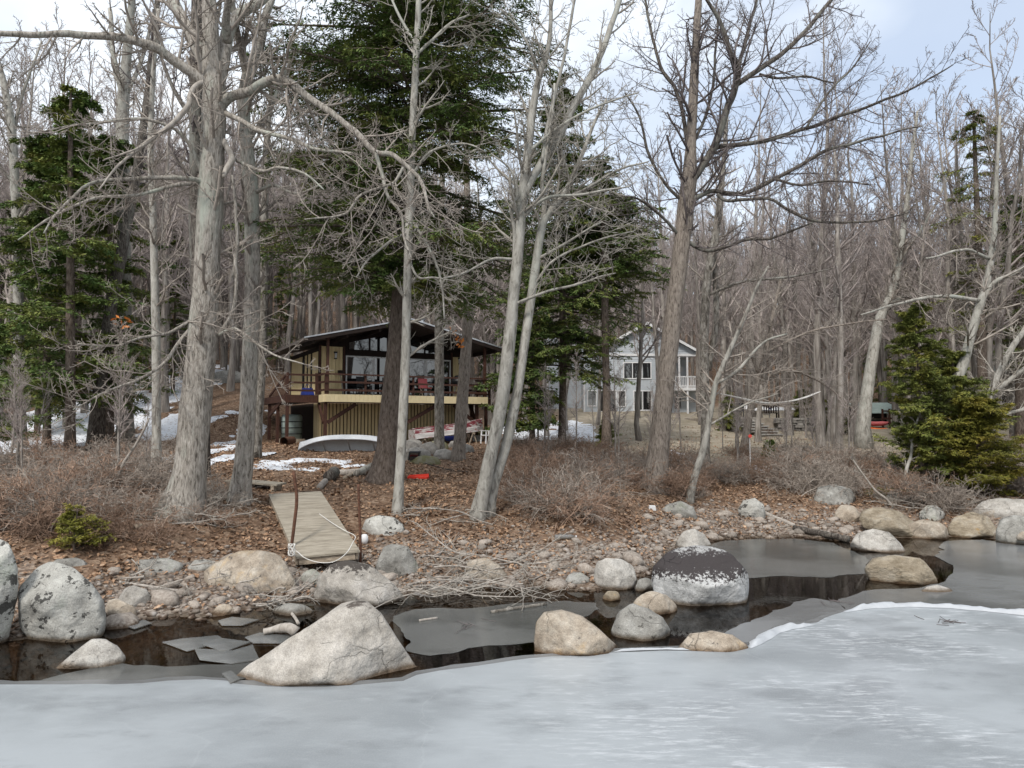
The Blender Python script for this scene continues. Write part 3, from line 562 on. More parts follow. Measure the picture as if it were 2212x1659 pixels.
boulder([(-90,1190),(-40,1150),(0,1148),(34,1165),(40,1230),(38,1300),(20,1380),(10,1402),(-90,1405)], 1404, ROCK_LICHEN, 'tall rock with greenish lichen, cut by the left edge of the view', sub=5, pw=20, seed=3)
boulder([(118,1446),(150,1418),(200,1380),(228,1379),(255,1396),(272,1420),(268,1438),(130,1450)], 1446, ROCK, 'low tan boulder alone in the dark water of the cove', deep=.7, pw=14, seed=4)
boulder([(440,1235),(470,1212),(520,1190),(560,1188),(610,1198),(640,1232),(632,1262),(540,1282),(450,1268)], 1280, ROCK_TAN, 'wide buff boulder on the pebbles left of the dock end', zb=1, pw=14, seed=5)
boulder([(676,1290),(690,1245),(712,1222),(745,1210),(800,1222),(850,1262),(876,1290),(860,1308),(690,1312)], 1310, CAP2, 'rounded boulder with a dark top in front of the dock end', deep=.75, sub=5, pw=14, seed=6)
boulder([(806,1236),(828,1182),(845,1175),(882,1180),(912,1240),(905,1252),(815,1250)], 1250, ROCK_GREY, 'wedge shaped grey rock right of the dock end', zb=1, pw=26, seed=7)
boulder([(780,1145),(790,1122),(820,1112),(855,1118),(873,1135),(868,1158),(790,1162)], 1160, ROCK_LICHEN, 'round lichen covered rock beside the right dock pipe', zb=1, pw=12, seed=8)
boulder([(1282,1245),(1288,1215),(1310,1205),(1345,1207),(1370,1226),(1376,1255),(1355,1278),(1300,1274)], 1277, ROCK, 'upright rounded pale boulder on the beach left of the black-capped boulder', zb=1, pw=10, seed=9, deep=.8)
boulder([(1152,1400),(1158,1345),(1175,1322),(1215,1316),(1255,1330),(1300,1365),(1332,1395),(1328,1408),(1230,1422),(1160,1424)], 1422, ROCK_TAN, 'pyramid shaped buff boulder at the ice edge', sub=5, pw=24, seed=10, deep=.8)
boulder([(1320,1362),(1335,1322),(1365,1303),(1400,1315),(1432,1335),(1449,1362),(1440,1380),(1340,1385)], 1384, ROCK_GREY, 'mottled grey boulder in the water behind the pyramid shaped boulder', pw=13, seed=11, deep=.8)
boulder([(1362,1312),(1380,1285),(1405,1276),(1440,1285),(1462,1308),(1455,1328),(1380,1332)], 1328, ROCK_TAN, 'smooth egg shaped boulder tucked in front of the black-capped boulder', pw=9, seed=12)
boulder([(1406,1270),(1410,1225),(1440,1192),(1500,1177),(1565,1186),(1605,1212),(1618,1245),(1616,1295),(1590,1316),(1440,1308)], 1313, CAP1, 'huge white boulder with a black crusted cap standing in the water', sub=5, pw=11, seed=13, deep=.85, rough=.035)
boulder([(1458,1175),(1475,1148),(1498,1142),(1525,1155),(1536,1176),(1525,1190),(1465,1190)], 1188, ROCK, 'pointed pale rock just behind the black-capped boulder', zb=1, pw=14, seed=14)
boulder([(1468,1396),(1490,1370),(1530,1362),(1580,1370),(1615,1395),(1612,1408),(1475,1410)], 1411, ROCK_TAN, 'low ivory boulder frozen into the edge of the ice sheet', pw=10, seed=15, deep=.7)
boulder([(1867,1225),(1880,1203),(1930,1198),(1990,1205),(2015,1235),(2026,1258),(1990,1266),(1885,1250)], 1262, ROCK_OCHRE, 'ochre boulder standing out in the grey ice, away from the shore', pw=14, seed=16, deep=.7)
boulder([(1985,1280),(2000,1268),(2025,1263),(2055,1272),(2060,1282)], 1282, ROCK, 'small flat pale stone in the ice in front of the ochre boulder', pw=9, seed=17, sub=3)
boulder([(1836,1178),(1850,1152),(1885,1142),(1920,1150),(1945,1175),(1957,1192),(1930,1198),(1850,1190)], 1194, ROCK, 'pale veined boulder in front of the two big blocks', pw=14, seed=18)
boulder([(1852,1130),(1862,1102),(1900,1095),(1945,1105),(1985,1135),(1990,1158),(1960,1166),(1900,1150)], 1163, ROCK_OCHRE, 'big brownish block with a bright right face at the water edge', pw=22, seed=19, zb=1)
boulder([(1958,1150),(1965,1130),(1990,1122),(2030,1128),(2048,1142),(2050,1166),(1970,1166)], 1166, ROCK_TAN, 'square tan block beside the big brownish block', pw=20, seed=20)
boulder([(2046,1140),(2060,1118),(2100,1105),(2135,1115),(2156,1145),(2150,1162),(2110,1164),(2055,1158)], 1163, ROCK_OCHRE, 'rust stained boulder with a dark top near the right corner of the cove', pw=14, seed=21)
boulder([(2150,1150),(2160,1120),(2190,1112),(2240,1118),(2260,1150),(2250,1180),(2165,1172)], 1178, ROCK_GREY, 'cracked greenish grey boulder at the right edge of the view by the water', pw=14, seed=22)
boulder([(2094,1110),(2120,1084),(2160,1075),(2220,1080),(2280,1100),(2280,1128),(2110,1126)], 1126, ROCK, 'broad pale grey boulder behind the rust stained boulder', pw=12, seed=23, zb=1)
boulder([(1754,1078),(1768,1052),(1800,1046),(1838,1055),(1850,1078),(1845,1092),(1760,1092)], 1092, ROCK_GREY, 'grey boulder half hidden by bare brush on the right bank', pw=12, seed=24, zb=1)
boulder([(1423,1105),(1440,1088),(1470,1082),(1498,1096),(1506,1116),(1430,1118)], 1119, ROCK_GREY, 'flat topped grey stone below the leaning slim trunk', pw=12, seed=25, zb=1)
boulder([(1594,1100),(1605,1082),(1630,1075),(1650,1090),(1655,1118),(1600,1120)], 1121, ROCK_LICHEN, 'lichen spotted rock half way up the right bank', pw=12, seed=26, zb=1)
boulder([(1984,1110),(2000,1092),(2025,1090),(2041,1108),(2035,1126),(1990,1124)], 1126, ROCK_LICHEN, 'round speckled stone between the big blocks and the green hemlocks', pw=10, seed=27, zb=1)
boulder([(1905,1085),(1925,1060),(1965,1052),(2000,1068),(2010,1092),(1910,1094)], 1094, ROCK_GREY, 'grey boulder under the low hemlock bough', pw=12, seed=28, zb=1)
boulder([(1800,1112),(1815,1090),(1845,1092),(1862,1115),(1850,1132),(1805,1128)], 1130, ROCK_TAN, 'tan rock at the left of the big brownish block', pw=12, seed=29, zb=1)
boulder([(254,1298),(262,1272),(290,1264),(320,1275),(329,1300),(315,1312),(262,1310)], 1312, ROCK, 'pale angular rock in the middle of the left pebbles', pw=14, seed=30, zb=1)
boulder([(222,1330),(226,1300),(250,1292),(292,1312),(298,1338),(250,1342)], 1342, ROCK_TAN, 'buff slab leaning by the right side of the lichen spotted boulder', pw=18, seed=31, zb=1)
boulder([(268,1232),(300,1210),(360,1205),(396,1216),(390,1232),(300,1242)], 1241, ROCK_GREY, 'long flat grey slab at the top of the left pebbles', pw=14, seed=32, zb=1, deep=.6)
boulder([(998,1240),(1012,1210),(1050,1204),(1080,1222),(1098,1246),(1090,1256),(1005,1256)], 1256, ROCK_TAN, 'buff slab under the pile of driftwood twigs', pw=18, seed=33, zb=1)
boulder([(650,1252),(655,1232),(680,1228),(702,1240),(700,1262),(655,1264)], 1264, ROCK_GREY, 'small blocky grey stone between the buff and the dark topped boulders', pw=16, seed=34, zb=1, sub=3)
boulder([(1302,1288),(1312,1276),(1335,1276),(1340,1290),(1330,1298),(1308,1298)], 1298, ROCK_OCHRE, 'small brown stone at the foot of the upright rounded boulder', pw=12, seed=35, zb=1, sub=3)
boulder([(1372,1270),(1378,1252),(1400,1246),(1412,1258),(1408,1278),(1380,1280)], 1280, ROCK_GREY, 'grey stone wedged between the upright boulder and the black-capped one', pw=12, seed=36, sub=3, zb=1)
boulder([(1220,1255),(1230,1238),(1255,1236),(1275,1250),(1270,1264),(1226,1264)], 1265, ROCK_GREY, 'grey shore stone left of the upright rounded boulder', pw=12, seed=37, sub=3, zb=1)
boulder([(100,1228),(120,1208),(165,1204),(190,1215),(185,1232),(110,1236)], 1237, ROCK_GREY, 'grey stone below the yellow green sapling on the left bank', pw=12, seed=38, sub=3, zb=1)
boulder([(455,1325),(470,1308),(490,1303),(508,1318),(500,1332),(460,1333)], 1333, ROCK_TAN, 'tan rock at the water line in the middle of the left pebbles', pw=14, seed=39, sub=3, zb=1)
boulder([(405,1228),(420,1210),(455,1208),(470,1222),(462,1236),(410,1236)], 1237, ROCK_GREY, 'grey stone behind the left end of the wide buff boulder', pw=12, seed=40, sub=3, zb=1)
boulder([(2195,1160),(2205,1148),(2240,1146),(2250,1165),(2200,1168)], 1183, ROCK_TAN, 'small tan stone at the right edge of the view in the water', pw=10, seed=41, sub=3)
boulder([(590,1315),(620,1302),(660,1306),(676,1318),(640,1330),(600,1328)], 1330, ROCK_GREY, 'grey stone almost covered by water at the back of the cove', pw=10, seed=42, sub=3)

# cobbles: the 300 that show largest are things, the rest one mass
proto = []
for s in range(8):
    r = np.random.default_rng(200 + s); d, f = ICO[2]
    nn = nrm(r.normal(size=(12, 3))); q = np.maximum(d @ nn.T, 0) / r.uniform(.75, 1.05, 12); v = d * ((q ** 8).sum(1) ** (-1 / 8) * 1.1)[:, None].clip(0, 1.35)
    v = v * (1 + .18 * fbm(d * 1.5 + s * 9, 3))[:, None] * np.array([1, r.uniform(.7, .95), r.uniform(.5, .72)])
    proto.append(Geo().add(v, None, f).mesh('cobble', COBBLE, smooth=True))
def beach_pts(n, r, d0, d1, x0=-7.2, x1=9.5):
    X = r.uniform(x0, x1, n * 3); d = d0 + (d1 - d0) * r.beta(1.6, 1.9, n * 3); Y = shore(X) + d
    u = X / Y; ok = np.abs(u) < .74; return X[ok][:n], Y[ok][:n], d[ok][:n]
r = np.random.default_rng(3)
X, Y, d = beach_pts(296, r, -.25, 3.0); sz = np.sort(r.lognormal(math.log(.085), .38, 296).clip(.055, .24))[::-1]
SECT = ((-99, -3.3, 'weathered grey or tan cobble on the pebbles left of the dock', 'cobbles left of the dock'), (-3.3, 1.9, 'weathered grey or tan cobble on the stony beach between the dock and the black-capped boulder', 'cobbles on the middle of the beach'),
        (1.9, 99, 'weathered grey or tan cobble on the stony shore right of the upright rounded boulder', 'cobbles on the right of the beach'))
for a in range(296):
    z = gz(X[a], Y[a]); o = link('cobble', proto[a % 8], None, (X[a], Y[a], z + sz[a] * .2)); o.scale = (sz[a],) * 3; o.rotation_euler = (r.uniform(-.3, .3), r.uniform(-.3, .3), r.uniform(0, 6.3))
    for s0, s1, lb, gr in SECT:
        if s0 <= X[a] < s1: tag(o, lb, 'stone', gr)
X, Y, d = beach_pts(5200, r, -.9, 3.6); Z = ground(X, Y); PB = Geo(); dv, df = ICO[1]
sz = r.lognormal(math.log(.036), .4, len(X)).clip(.018, .10); n = len(X)
sc3 = sz[:, None] * np.stack([np.ones(n), r.uniform(.65, 1, n), r.uniform(.45, .75, n)], 1); an = r.uniform(0, 6.3, n)
v = dv[None] * sc3[:, None] * r.uniform(.8, 1.2, (n, len(dv), 1)); ca_, sa_ = np.cos(an)[:, None], np.sin(an)[:, None]
v = np.stack([v[..., 0] * ca_ - v[..., 1] * sa_, v[..., 0] * sa_ + v[..., 1] * ca_, v[..., 2]], -1) + np.stack([X, Y, Z + sz * .15], 1)[:, None]
PB.add(v, None, (np.arange(n)[:, None, None] * len(dv) + df[None]).reshape(-1, 3))
PEB = mat('pebbles', [(.3, (.095, .072, .056)), (.45, (.18, .145, .12)), (.58, (.25, .215, .185)), (.72, (.34, .31, .28))], scale=9, detail=1, bump=.2, bscale=30, wet=True)
tag(PB.obj('gravel', PEB, smooth=True), kind='stuff')

# ------------------------------------------------------------------ the cabin: own frame, x along its front, y to the back, z up
CA = math.radians(29.0); C0 = np.array([-8.52, 32.5, 0])
ce, cn = np.array([math.cos(CA), math.sin(CA)]), np.array([-math.sin(CA), math.cos(CA)])
def CB(a, s): return np.array([C0[0] + a * ce[0] + s * cn[0], C0[1] + a * ce[1] + s * cn[1]])
def cw(a, s, z): return (*CB(a, s), z)
cab = thing('cabin', 'yellow and brown lake cabin on a raised deck with a low gable roof', 'cabin', C0, CA)
ZB, Z0, Z1 = 1.5, 3.95, 4.30
RZ = lambda a: 7.86 - abs(a - 4.02) * .232        # underside of the roof
Wl, Wr, SW, SD = .28, 8.0, 2.4, 9.0
Geo().box(Wl + .03, Wr - .03, SW + .06, SD, ZB, Z0).obj('lower_wall', DKBROWN, cab)
bo = Geo().box(0, .125, -.02, .02, 0, Z0 - ZB - .01).mesh('siding_board', YELLOW)
nb = int((Wr - Wl) / .178)
for a in range(nb): link('siding_board', bo, cab, (Wl + .02 + a * .178, SW + .035, ZB + .01))
bs = Geo().box(-.02, .02, 0, .16, 0, Z0 - ZB - .01).mesh('siding_board', CREAM)
for a in range(5): link('siding_board', bs, cab, (Wl + .005, SW + .09 + a * .18, ZB + .01))
for q in ((.02, 8.28, .03, SW - .02, Z0 + .02, Z1), (-1.5, .0, 1.27, 8.5, Z0 + .03, Z1 - .01), (8.30, 9.3, 1.6, 8.5, Z0 + .03, Z1 - .01)): Geo().box(*q).obj('deck_floor', DKBROWN, cab)
fb = Geo().box(0, .192, -.02, .02, 0, Z1 - Z0).mesh('fascia_board', CREAM)
for a in range(42): link('fascia_board', fb, cab, (.005 + a * .198, .0, Z0))
fs = Geo().box(-.02, .02, 0, .192, 0, Z1 - Z0).mesh('fascia_board', CREAM)
for a in range(6): link('fascia_board', fs, cab, (-.003, .03 + a * .198, Z0))
for q in ((-1.55, -.05, 1.22, 1.262, Z0 - .02, Z1 - .02), (-1.56, -1.502, 1.27, 8.5, Z0, Z1 - .03), (8.33, 9.3, 1.55, 1.592, Z0, Z1 - .02)): Geo().box(*q).obj('rim_beam', BROWN, cab)
for a, s, zt in ((.10, .12, RZ(.1) - .02), (4.02, .12, RZ(4.02) - .02), (8.2, .12, RZ(8.2) - .02)):
    Geo().box(a - .06, a + .06, s - .06, s + .06, Z1 + .002, zt).obj('roof_post', BROWN, cab)
for a, s in ((.10, .42), (4.0, .42), (7.9, .42), (-1.42, 1.4), (-1.42, 3.6), (9.1, 1.75), (8.25, 1.75), (-1.42, 5.8)):
    p = CB(a, s); Geo().box(a - .07, a + .07, s - .07, s + .07, gz(*p) - .3, Z0 - .002).obj('deck_post', BROWN, cab)
for (p, q) in (((.20, .42, 3.0), (1.55, .42, 3.88)), ((4.1, .42, 3.0), (5.7, .42, 3.88)), ((7.8, .42, 3.0), (6.6, .42, 3.88)), ((.05, .5, 3.0), (.05, 1.5, 3.9)), ((7.95, .5, 3.0), (8.0, 1.5, 3.9))):
    Geo().beam(p, q, .10, .17).obj('brace', BROWN, cab)
RP = [.03, 1.9, 3.1, 4.3, 5.5, 6.8, 8.22]
for a in RP: Geo().box(a - .045, a + .045, .08, .17, Z1 + .002, 5.2).obj('rail_post', BROWN, cab)
for z, hh in ((5.235, .07), (4.87, .09), (4.50, .10)): Geo().box(-.05, 8.3, .02, .075, z - hh / 2, z + hh / 2).obj('deck_rail', BROWN, cab)
for z in (5.235, 4.87, 4.50):
    Geo().box(-1.5, -.1, 1.30, 1.35, z - .045, z + .045).obj('deck_rail', BROWN, cab)
    Geo().box(8.4, 9.3, 1.62, 1.67, z - .045, z + .045).obj('deck_rail', BROWN, cab)
    Geo().box(-.07, -.02, .2, 1.3, z - .045, z + .045).obj('deck_rail', BROWN, cab)
for a, s in ((-.10, 1.32), (-1.45, 1.32), (9.25, 1.65)): Geo().box(a - .06, a + .06, s - .06, s + .06, Z1, 5.33).obj('rail_post', BROWN, cab)
# stair going down beside the cabin, with its balusters
Geo().beam((-1.47, 1.4, 5.25), (-1.47, 5.6, 4.35), .06, .1).obj('stair_rail', BROWN, cab)
Geo().beam((-1.47, 1.5, Z1 - .05), (-1.47, 5.6, 3.35), .06, .22).obj('stair_stringer', BROWN, cab)
for a in range(13):
    s = 1.7 + a * .3; k = (s - 1.4) / 4.2; Geo().box(-1.485, -1.455, s - .02, s + .02, 4.3 - k * .9, 5.22 - k * .9).obj('baluster', BROWN, cab)
# upper storey
UB = 4.3
def wallboards(a0, a1, zt):
    n = max(1, round((a1 - a0) / .17)); wd = (a1 - a0) / n
    for k in range(n):
        x = a0 + k * wd; Geo().box(x + .006, x + wd - .006, SW - .03, SW + .02, UB + .01, zt).obj('siding_board', YELLOW, cab)
Geo().prism([(Wl, SW + .04, UB), (Wr, SW + .04, UB), (Wr, SW + .04, RZ(Wr) - .02), (4.02, SW + .04, RZ(4.02) - .02), (Wl, SW + .04, RZ(Wl) - .02)], (0, .12, 0)).obj('front_wall', DKBROWN, cab)
wallboards(Wl + .08, 1.42, 6.75); wallboards(7.42, Wr - .02, 6.52)
Geo().box(Wl, Wl + .1, SW + .165, SD, UB, 6.75).obj('side_wall', DKBROWN, cab)
for s0, s1 in ((2.62, 3.7), (4.15, 4.6), (5.0, 5.35), (6.0, 8.6)): Geo().box(Wl - .035, Wl - .003, s0, s1, UB + .03, 6.5).obj('side_panel', YELLOW, cab)
for s0, s1 in ((3.72, 4.1), (5.4, 5.95)): Geo().box(Wl - .025, Wl - .003, s0, s1, UB + .15, 6.3).obj('side_window', GLASS, cab)
Geo().box(Wr - .1, Wr, SW + .165, SD, UB, 6.75).box(Wl + .1, Wr - .1, SD - .12, SD, UB, 6.75).obj('rear_wall', DKBROWN, cab)
for x in (Wl - .02, 1.44, 7.3): Geo().box(x, x + .10, SW - .06, SW + .035, UB + .005, 6.8 if x < 2 else 6.75).obj('corner_trim', BROWN, cab)
Geo().box(1.55, 7.3, SW - .07, SW + .035, 6.36, 6.60).obj('door_header', DKBROWN, cab)
pw_ = (7.28 - 1.58) / 4
for k in range(4):
    x = 1.58 + k * pw_; off = .0 if k in (0, 3) else .035
    d = Geo().box(x, x + .07, SW - .06 + off, SW - .02 + off, UB + .03, 6.34).box(x + pw_ - .07, x + pw_, SW - .06 + off, SW - .02 + off, UB + .03, 6.34) \
        .box(x + .07, x + pw_ - .07, SW - .06 + off, SW - .02 + off, 6.27, 6.34).box(x + .07, x + pw_ - .07, SW - .06 + off, SW - .02 + off, UB + .03, UB + .11).obj('sliding_door', ALU, cab)
    Geo().box(x + .07, x + pw_ - .07, SW - .045 + off, SW - .035 + off, UB + .11, 6.27).obj('pane', GLASS, d)
for k, (x0, x1) in enumerate(((1.75, 2.75), (2.85, 3.7), (4.35, 5.75), (5.85, 7.25))):
    pts = [(x0, SW - .01, 6.66), (x1, SW - .01, 6.66), (x1, SW - .01, RZ(x1) - .32), (x0, SW - .01, RZ(x0) - .32)]
    Geo().prism(pts, (0, .03, 0)).obj('clerestory_pane', GLASS, cab)
Geo().box(3.78, 4.27, SW - .1, SW + .035, UB + .004, 7.6).obj('centre_post', DKBROWN, cab)
# roof: two slabs, pale drip edge, rafters
for sg in (-1, 1):
    xe = 4.02 + sg * 5.1; ze = 7.86 - 5.1 * .232
    Geo().prism([(4.02, -.28, 7.865), (xe, -.28, ze), (xe, -.28, ze + .14), (4.02, -.28, 8.01)], (0, 10, 0)).obj('roof_slab', ROOFM, cab)
    Geo().prism([(4.02, -.325, 7.80), (xe, -.325, ze - .07), (xe, -.325, ze + .10), (4.02, -.325, 7.97)], (0, .04, 0)).obj('rake_board', DKBROWN, cab)
    Geo().prism([(4.02, -.345, 7.972), (xe, -.345, ze + .102), (xe, -.345, ze + .165), (4.02, -.345, 8.035)], (0, .07, 0)).obj('drip_edge', STEEL, cab)
    for k in range(1, 4):
        a = 4.02 + sg * k * 1.55; Geo().box(a - .05, a + .05, -.24, SW, RZ(a) - .20, RZ(a) - .01).obj('rafter', DKBROWN, cab)
Geo().box(4.02 - .07, 4.02 + .07, -.24, SW, 7.55, 7.85).obj('ridge_beam', DKBROWN, cab)
Geo().tubes([(6.55, 4.6, 7.2), (6.55, 4.6, 8.75)], [.11, .11], 12, True).obj('chimney_pipe', STEEL, cab)
Geo().tubes([(6.55, 4.6, 8.76), (6.55, 4.6, 8.86)], [.15, .15], 12, True).obj('chimney_cap', STEEL, cab)
for a in (1.05, 7.78):
    g = Geo().box(a - .07, a + .07, SW - .17, SW - .035, 6.42, 6.50).box(a - .06, a + .06, SW - .16, SW - .04, 6.14, 6.18)
    for dx in (-.055, .045): g.box(a + dx, a + dx + .01, SW - .16, SW - .15, 6.18, 6.42)
    ln = g.obj('wall_lantern', BLACKM, cab); Geo().box(a - .045, a + .045, SW - .145, SW - .05, 6.18, 6.42).obj('lantern_glass', WHITE, ln)
# things on and under the deck
def leg_chair(label, a, s, rz, m, fab):
    t = thing('patio_chair', label, 'chair', cw(a, s, UB), rz + CA)
    for x in (-.24, .24):
        Geo().beam((x, -.25, 0), (x, .2, .62), .03, .03).obj('leg', m, t); Geo().beam((x, .25, 0), (x, -.25, .45), .03, .03).obj('leg', m, t)
    Geo().box(-.26, .26, -.25, .22, .43, .46).obj('seat', fab, t); Geo().prism([(-.26, .2, .46), (.26, .2, .46), (.26, .3, .95), (-.26, .3, .95)], (0, .02, 0)).obj('backrest', fab, t)
leg_chair('folding chair with a faded red back on the deck by the doors', 5.35, 1.2, .1, TIMBER, PINK)
leg_chair('black deck chair in front of the left sliding door', 2.2, 1.3, .4, BLACKM, BLACKM)
leg_chair('black deck chair nearest to the middle roof post', 3.3, 1.2, -.5, BLACKM, BLACKM)
t = thing('patio_table', 'low black table between the two black deck chairs', 'table', cw(2.75, 1.2, UB), CA)
Geo().box(-.4, .4, -.3, .3, .66, .70).obj('tabletop', BLACKM, t)
for x in (-.35, .35):
    for y in (-.25, .25): Geo().box(x - .02, x + .02, y - .02, y + .02, 0, .66).obj('leg', BLACKM, t)
t = thing('kettle_grill', 'black covered grill on the deck near the right railing post', 'grill', cw(7.15, 1.0, UB), CA)
Geo().lathe([(.02, .55), (.25, .60), (.36, .75), (.38, .82)], k=18).obj('bowl', BLACKM, t, smooth=True); Geo().lathe([(.385, .83), (.34, 1.0), (.2, 1.12), (.02, 1.16)], k=18).obj('lid', BLACKM, t, smooth=True)
for a in range(3): Geo().beam((.2 * math.cos(a * 2.1), .2 * math.sin(a * 2.1), .6), (.36 * math.cos(a * 2.1), .36 * math.sin(a * 2.1), 0), .03, .03).obj('leg', STEEL, t)
t = thing('picnic_table', 'brown picnic table at the right end of the deck', 'table', cw(8.6, 2.3, UB), CA)
for k in range(4): Geo().box(-.7, .7, -.36 + k * .18, -.19 + k * .18, .72, .76).obj('plank', BROWN, t)
for y in (-.62, .62): Geo().box(-.7, .7, y - .12, y + .12, .42, .46).obj('bench_plank', BROWN, t)
for x in (-.5, .5):
    for s in (-1, 1): Geo().beam((x, s * .25, .72), (x, s * .6, 0), .08, .05).obj('leg', BROWN, t)
    Geo().box(x + .03, x + .07, -.7, .7, .36, .42).obj('cross_beam', BROWN, t)
t = thing('tote_bag', 'blue bag on the deck at the left corner of the railing', 'bag', cw(-.45, 1.62, UB), CA)
Geo().prism([(-.3, -.15, 0), (.3, -.15, 0), (.22, -.1, .33), (-.22, -.1, .33)], (0, .3, 0)).obj('body', BLUE, t); Geo().tubes([(-.12, .0, .33), (-.06, .0, .5), (.06, .0, .5), (.12, .0, .33)], [.015] * 4, 5).obj('handle', BLUE, t)
t = thing('yard_broom', 'wooden broom leaning upside down by the left sliding door', 'broom', cw(1.28, 1.9, UB), CA)
Geo().tubes([(.05, -.1, 0), (0, .3, 1.05)], [.03, .03], 6, True).obj('handle', DEADWOOD, t); Geo().box(-.13, .13, .26, .36, 1.05, 1.28).obj('brush_head', DKBROWN, t)
t = thing('water_tank', 'pale green water tank under the left side deck', 'tank', cw(-.7, 3.8, gz(*CB(-.7, 3.8))), CA)
Geo().lathe([(.01, .25), (.5, .25), (.5, 1.35), (.44, 1.45), (.01, 1.47)], k=20).obj('barrel', GREENROOF, t, smooth=True); Geo().box(-.55, .55, -.55, .55, .0, .25).obj('pallet', TIMBER, t)
for z in (.5, .8, 1.1): Geo().tubes([(.515 * math.cos(k * PI / 10), .515 * math.sin(k * PI / 10), z) for k in range(21)], [.02] * 21, 4).obj('band', BLACKM, t)

def canoe():
    c1, c2 = hit(655, 974), hit(862, 968); c1[1] = c2[1] = min(c1[1], c2[1]); c1 = at(646, 968, c1[1]); c2 = at(862, 962, c1[1]); z = gz(*((c1 + c2) / 2)[:2])
    mid = (c1 + c2) / 2; Ln = np.linalg.norm((c2 - c1)[:2]); t = thing('canoe', 'upturned grey metal canoe lying on its side in front of the cabin', 'canoe', (mid[0], mid[1], z), math.atan2(c2[1] - c1[1], c2[0] - c1[0]))
    n = 25; s = np.linspace(-1, 1, n); hb = .42 * (1 - np.abs(s) ** 2.6) ** .8 + .012; dp = .40 * (1 - .05 * np.abs(s)) ; V = []; m = 13
    for k in range(n):
        a = np.linspace(0, PI, m); sh = .26 * np.abs(s[k]) ** 3
        y = -hb[k] * np.cos(a); zz = np.sin(a) ** .6 * dp[k] * (1 + .05 * np.abs(s[k]) ** 4) ; V.append(np.stack([np.full(m, s[k] * Ln / 2), y, zz - sh], 1))
    V = np.array(V); th = math.radians(38); y, zz = V[..., 1].copy(), V[..., 2].copy(); V[..., 1] = y * math.cos(th) + zz * math.sin(th); V[..., 2] = -y * math.sin(th) + zz * math.cos(th)
    V[..., 2] += .24
    a, b = np.meshgrid(np.arange(n - 1), np.arange(m - 1), indexing='ij'); kk = (a * m + b).ravel()
    Geo().add(V, np.stack([kk, kk + m, kk + m + 1, kk + 1], -1)).obj('hull', CANOEM, t, smooth=True)
    for e in (0, m - 1): Geo().tubes(V[:, e], np.full(n, .022), 6).obj('gunwale', STEEL, t)
    for k in (6, 12, 18): Geo().tubes([V[k, 0], V[k, -1]], [.025, .025], 6).obj('thwart', STEEL, t)
    Geo().tubes(V[:, m // 2] + np.array([0, .0, .012]), np.full(n, .014), 6).obj('keel', STEEL, t)
canoe()
def rowboat():
    p1, p2 = np.array(cw(4.15, -.15, 2.45)), np.array(cw(7.95, -.15, 2.85)); mid = (p1 + p2) / 2; d = p2 - p1; Ln = np.linalg.norm(d); t = thing('rowboat', 'upturned old wooden rowboat with peeling red and grey paint', 'rowboat', mid, math.atan2(d[1], d[0])); t.rotation_euler[1] = -math.asin(d[2] / Ln)
    n = 17; s = np.linspace(-1, 1, n); hb = .62 * np.interp(s, (-1, -.4, .3, .75, 1), (.78, 1, .92, .55, .05)); bot = hb * .72; V = []
    for k in range(n):
        lift = .10 * max(s[k], 0) ** 2; V.append([(s[k] * Ln / 2, -hb[k], -.26 - .0 * lift), (s[k] * Ln / 2, -hb[k] * .93, -.03), (s[k] * Ln / 2, -hb[k] * .86, .0), (s[k] * Ln / 2, -bot[k], .20 + lift), (s[k] * Ln / 2, bot[k], .20 + lift), (s[k] * Ln / 2, hb[k] * .86, 0), (s[k] * Ln / 2, hb[k] * .93, -.03), (s[k] * Ln / 2, hb[k], -.26)])
    V = np.array(V); a = np.arange(n - 1) * 8
    def strip(c, m, nm): Geo().add(V, np.concatenate([np.stack([a + i, a + 8 + i, a + 9 + i, a + 1 + i], -1) for i in c])).obj(nm, m, t)
    strip((3,), BOATRED, 'bottom'); strip((0, 1, 5, 6), BOATGREY, 'lower_plank'); strip((2, 4), BOATRED, 'upper_plank')
    Geo().prism(V[0], (-.03, 0, 0)).obj('transom', BOATGREY, t); Geo().tubes(V[:, 0] + np.array([0, -.02, .03]), np.full(n, .03), 6).obj('rub_rail', BOATGREY, t); Geo().tubes((V[:, 3] + V[:, 4]) / 2 + np.array([0, 0, .03]), np.full(n, .03), 6).obj('keel', BOATRED, t)
rowboat()
for a, lab in ((4.6, 'wooden sawhorse under the stern of the red rowboat'), (7.2, 'wooden sawhorse under the bow of the red rowboat')):
    g = gz(*CB(a, .0)); h = 2.25 - g + (a - 4.5) * .1; t = thing('sawhorse', lab, 'sawhorse', cw(a, -.15, g), CA)
    Geo().box(-.05, .05, -.55, .55, h - .1, h).obj('top_beam', TIMBER, t)
    for y in (-.45, .45):
        for x in (-1, 1): Geo().beam((x * .03, y, h - .08), (x * .22, y, -.1), .05, .05).obj('leg', TIMBER, t)
tag(Geo().prism([cw(6.1, .6, gz(*CB(6.1, .6)) + z) for z in (0, .25)] + [cw(6.9, .6, gz(*CB(6.9, .6)) + z) for z in (.28, 0)], (0, .3, 0)).obj('folded_tarp', BLUE, base=cw(6.5, .6, gz(*CB(6.5, .6)))), 'blue folded tarp in the shade under the rowboat', 'tarp')
t = thing('plastic_chair', 'white plastic garden chair beside the right deck post', 'chair', (*(at(1053, 948, 34.8)[:2]), gz(*at(1053, 948, 34.8)[:2])), -1.0)
Geo().box(-.25, .25, -.25, .22, .40, .44).obj('seat', WHITE, t)
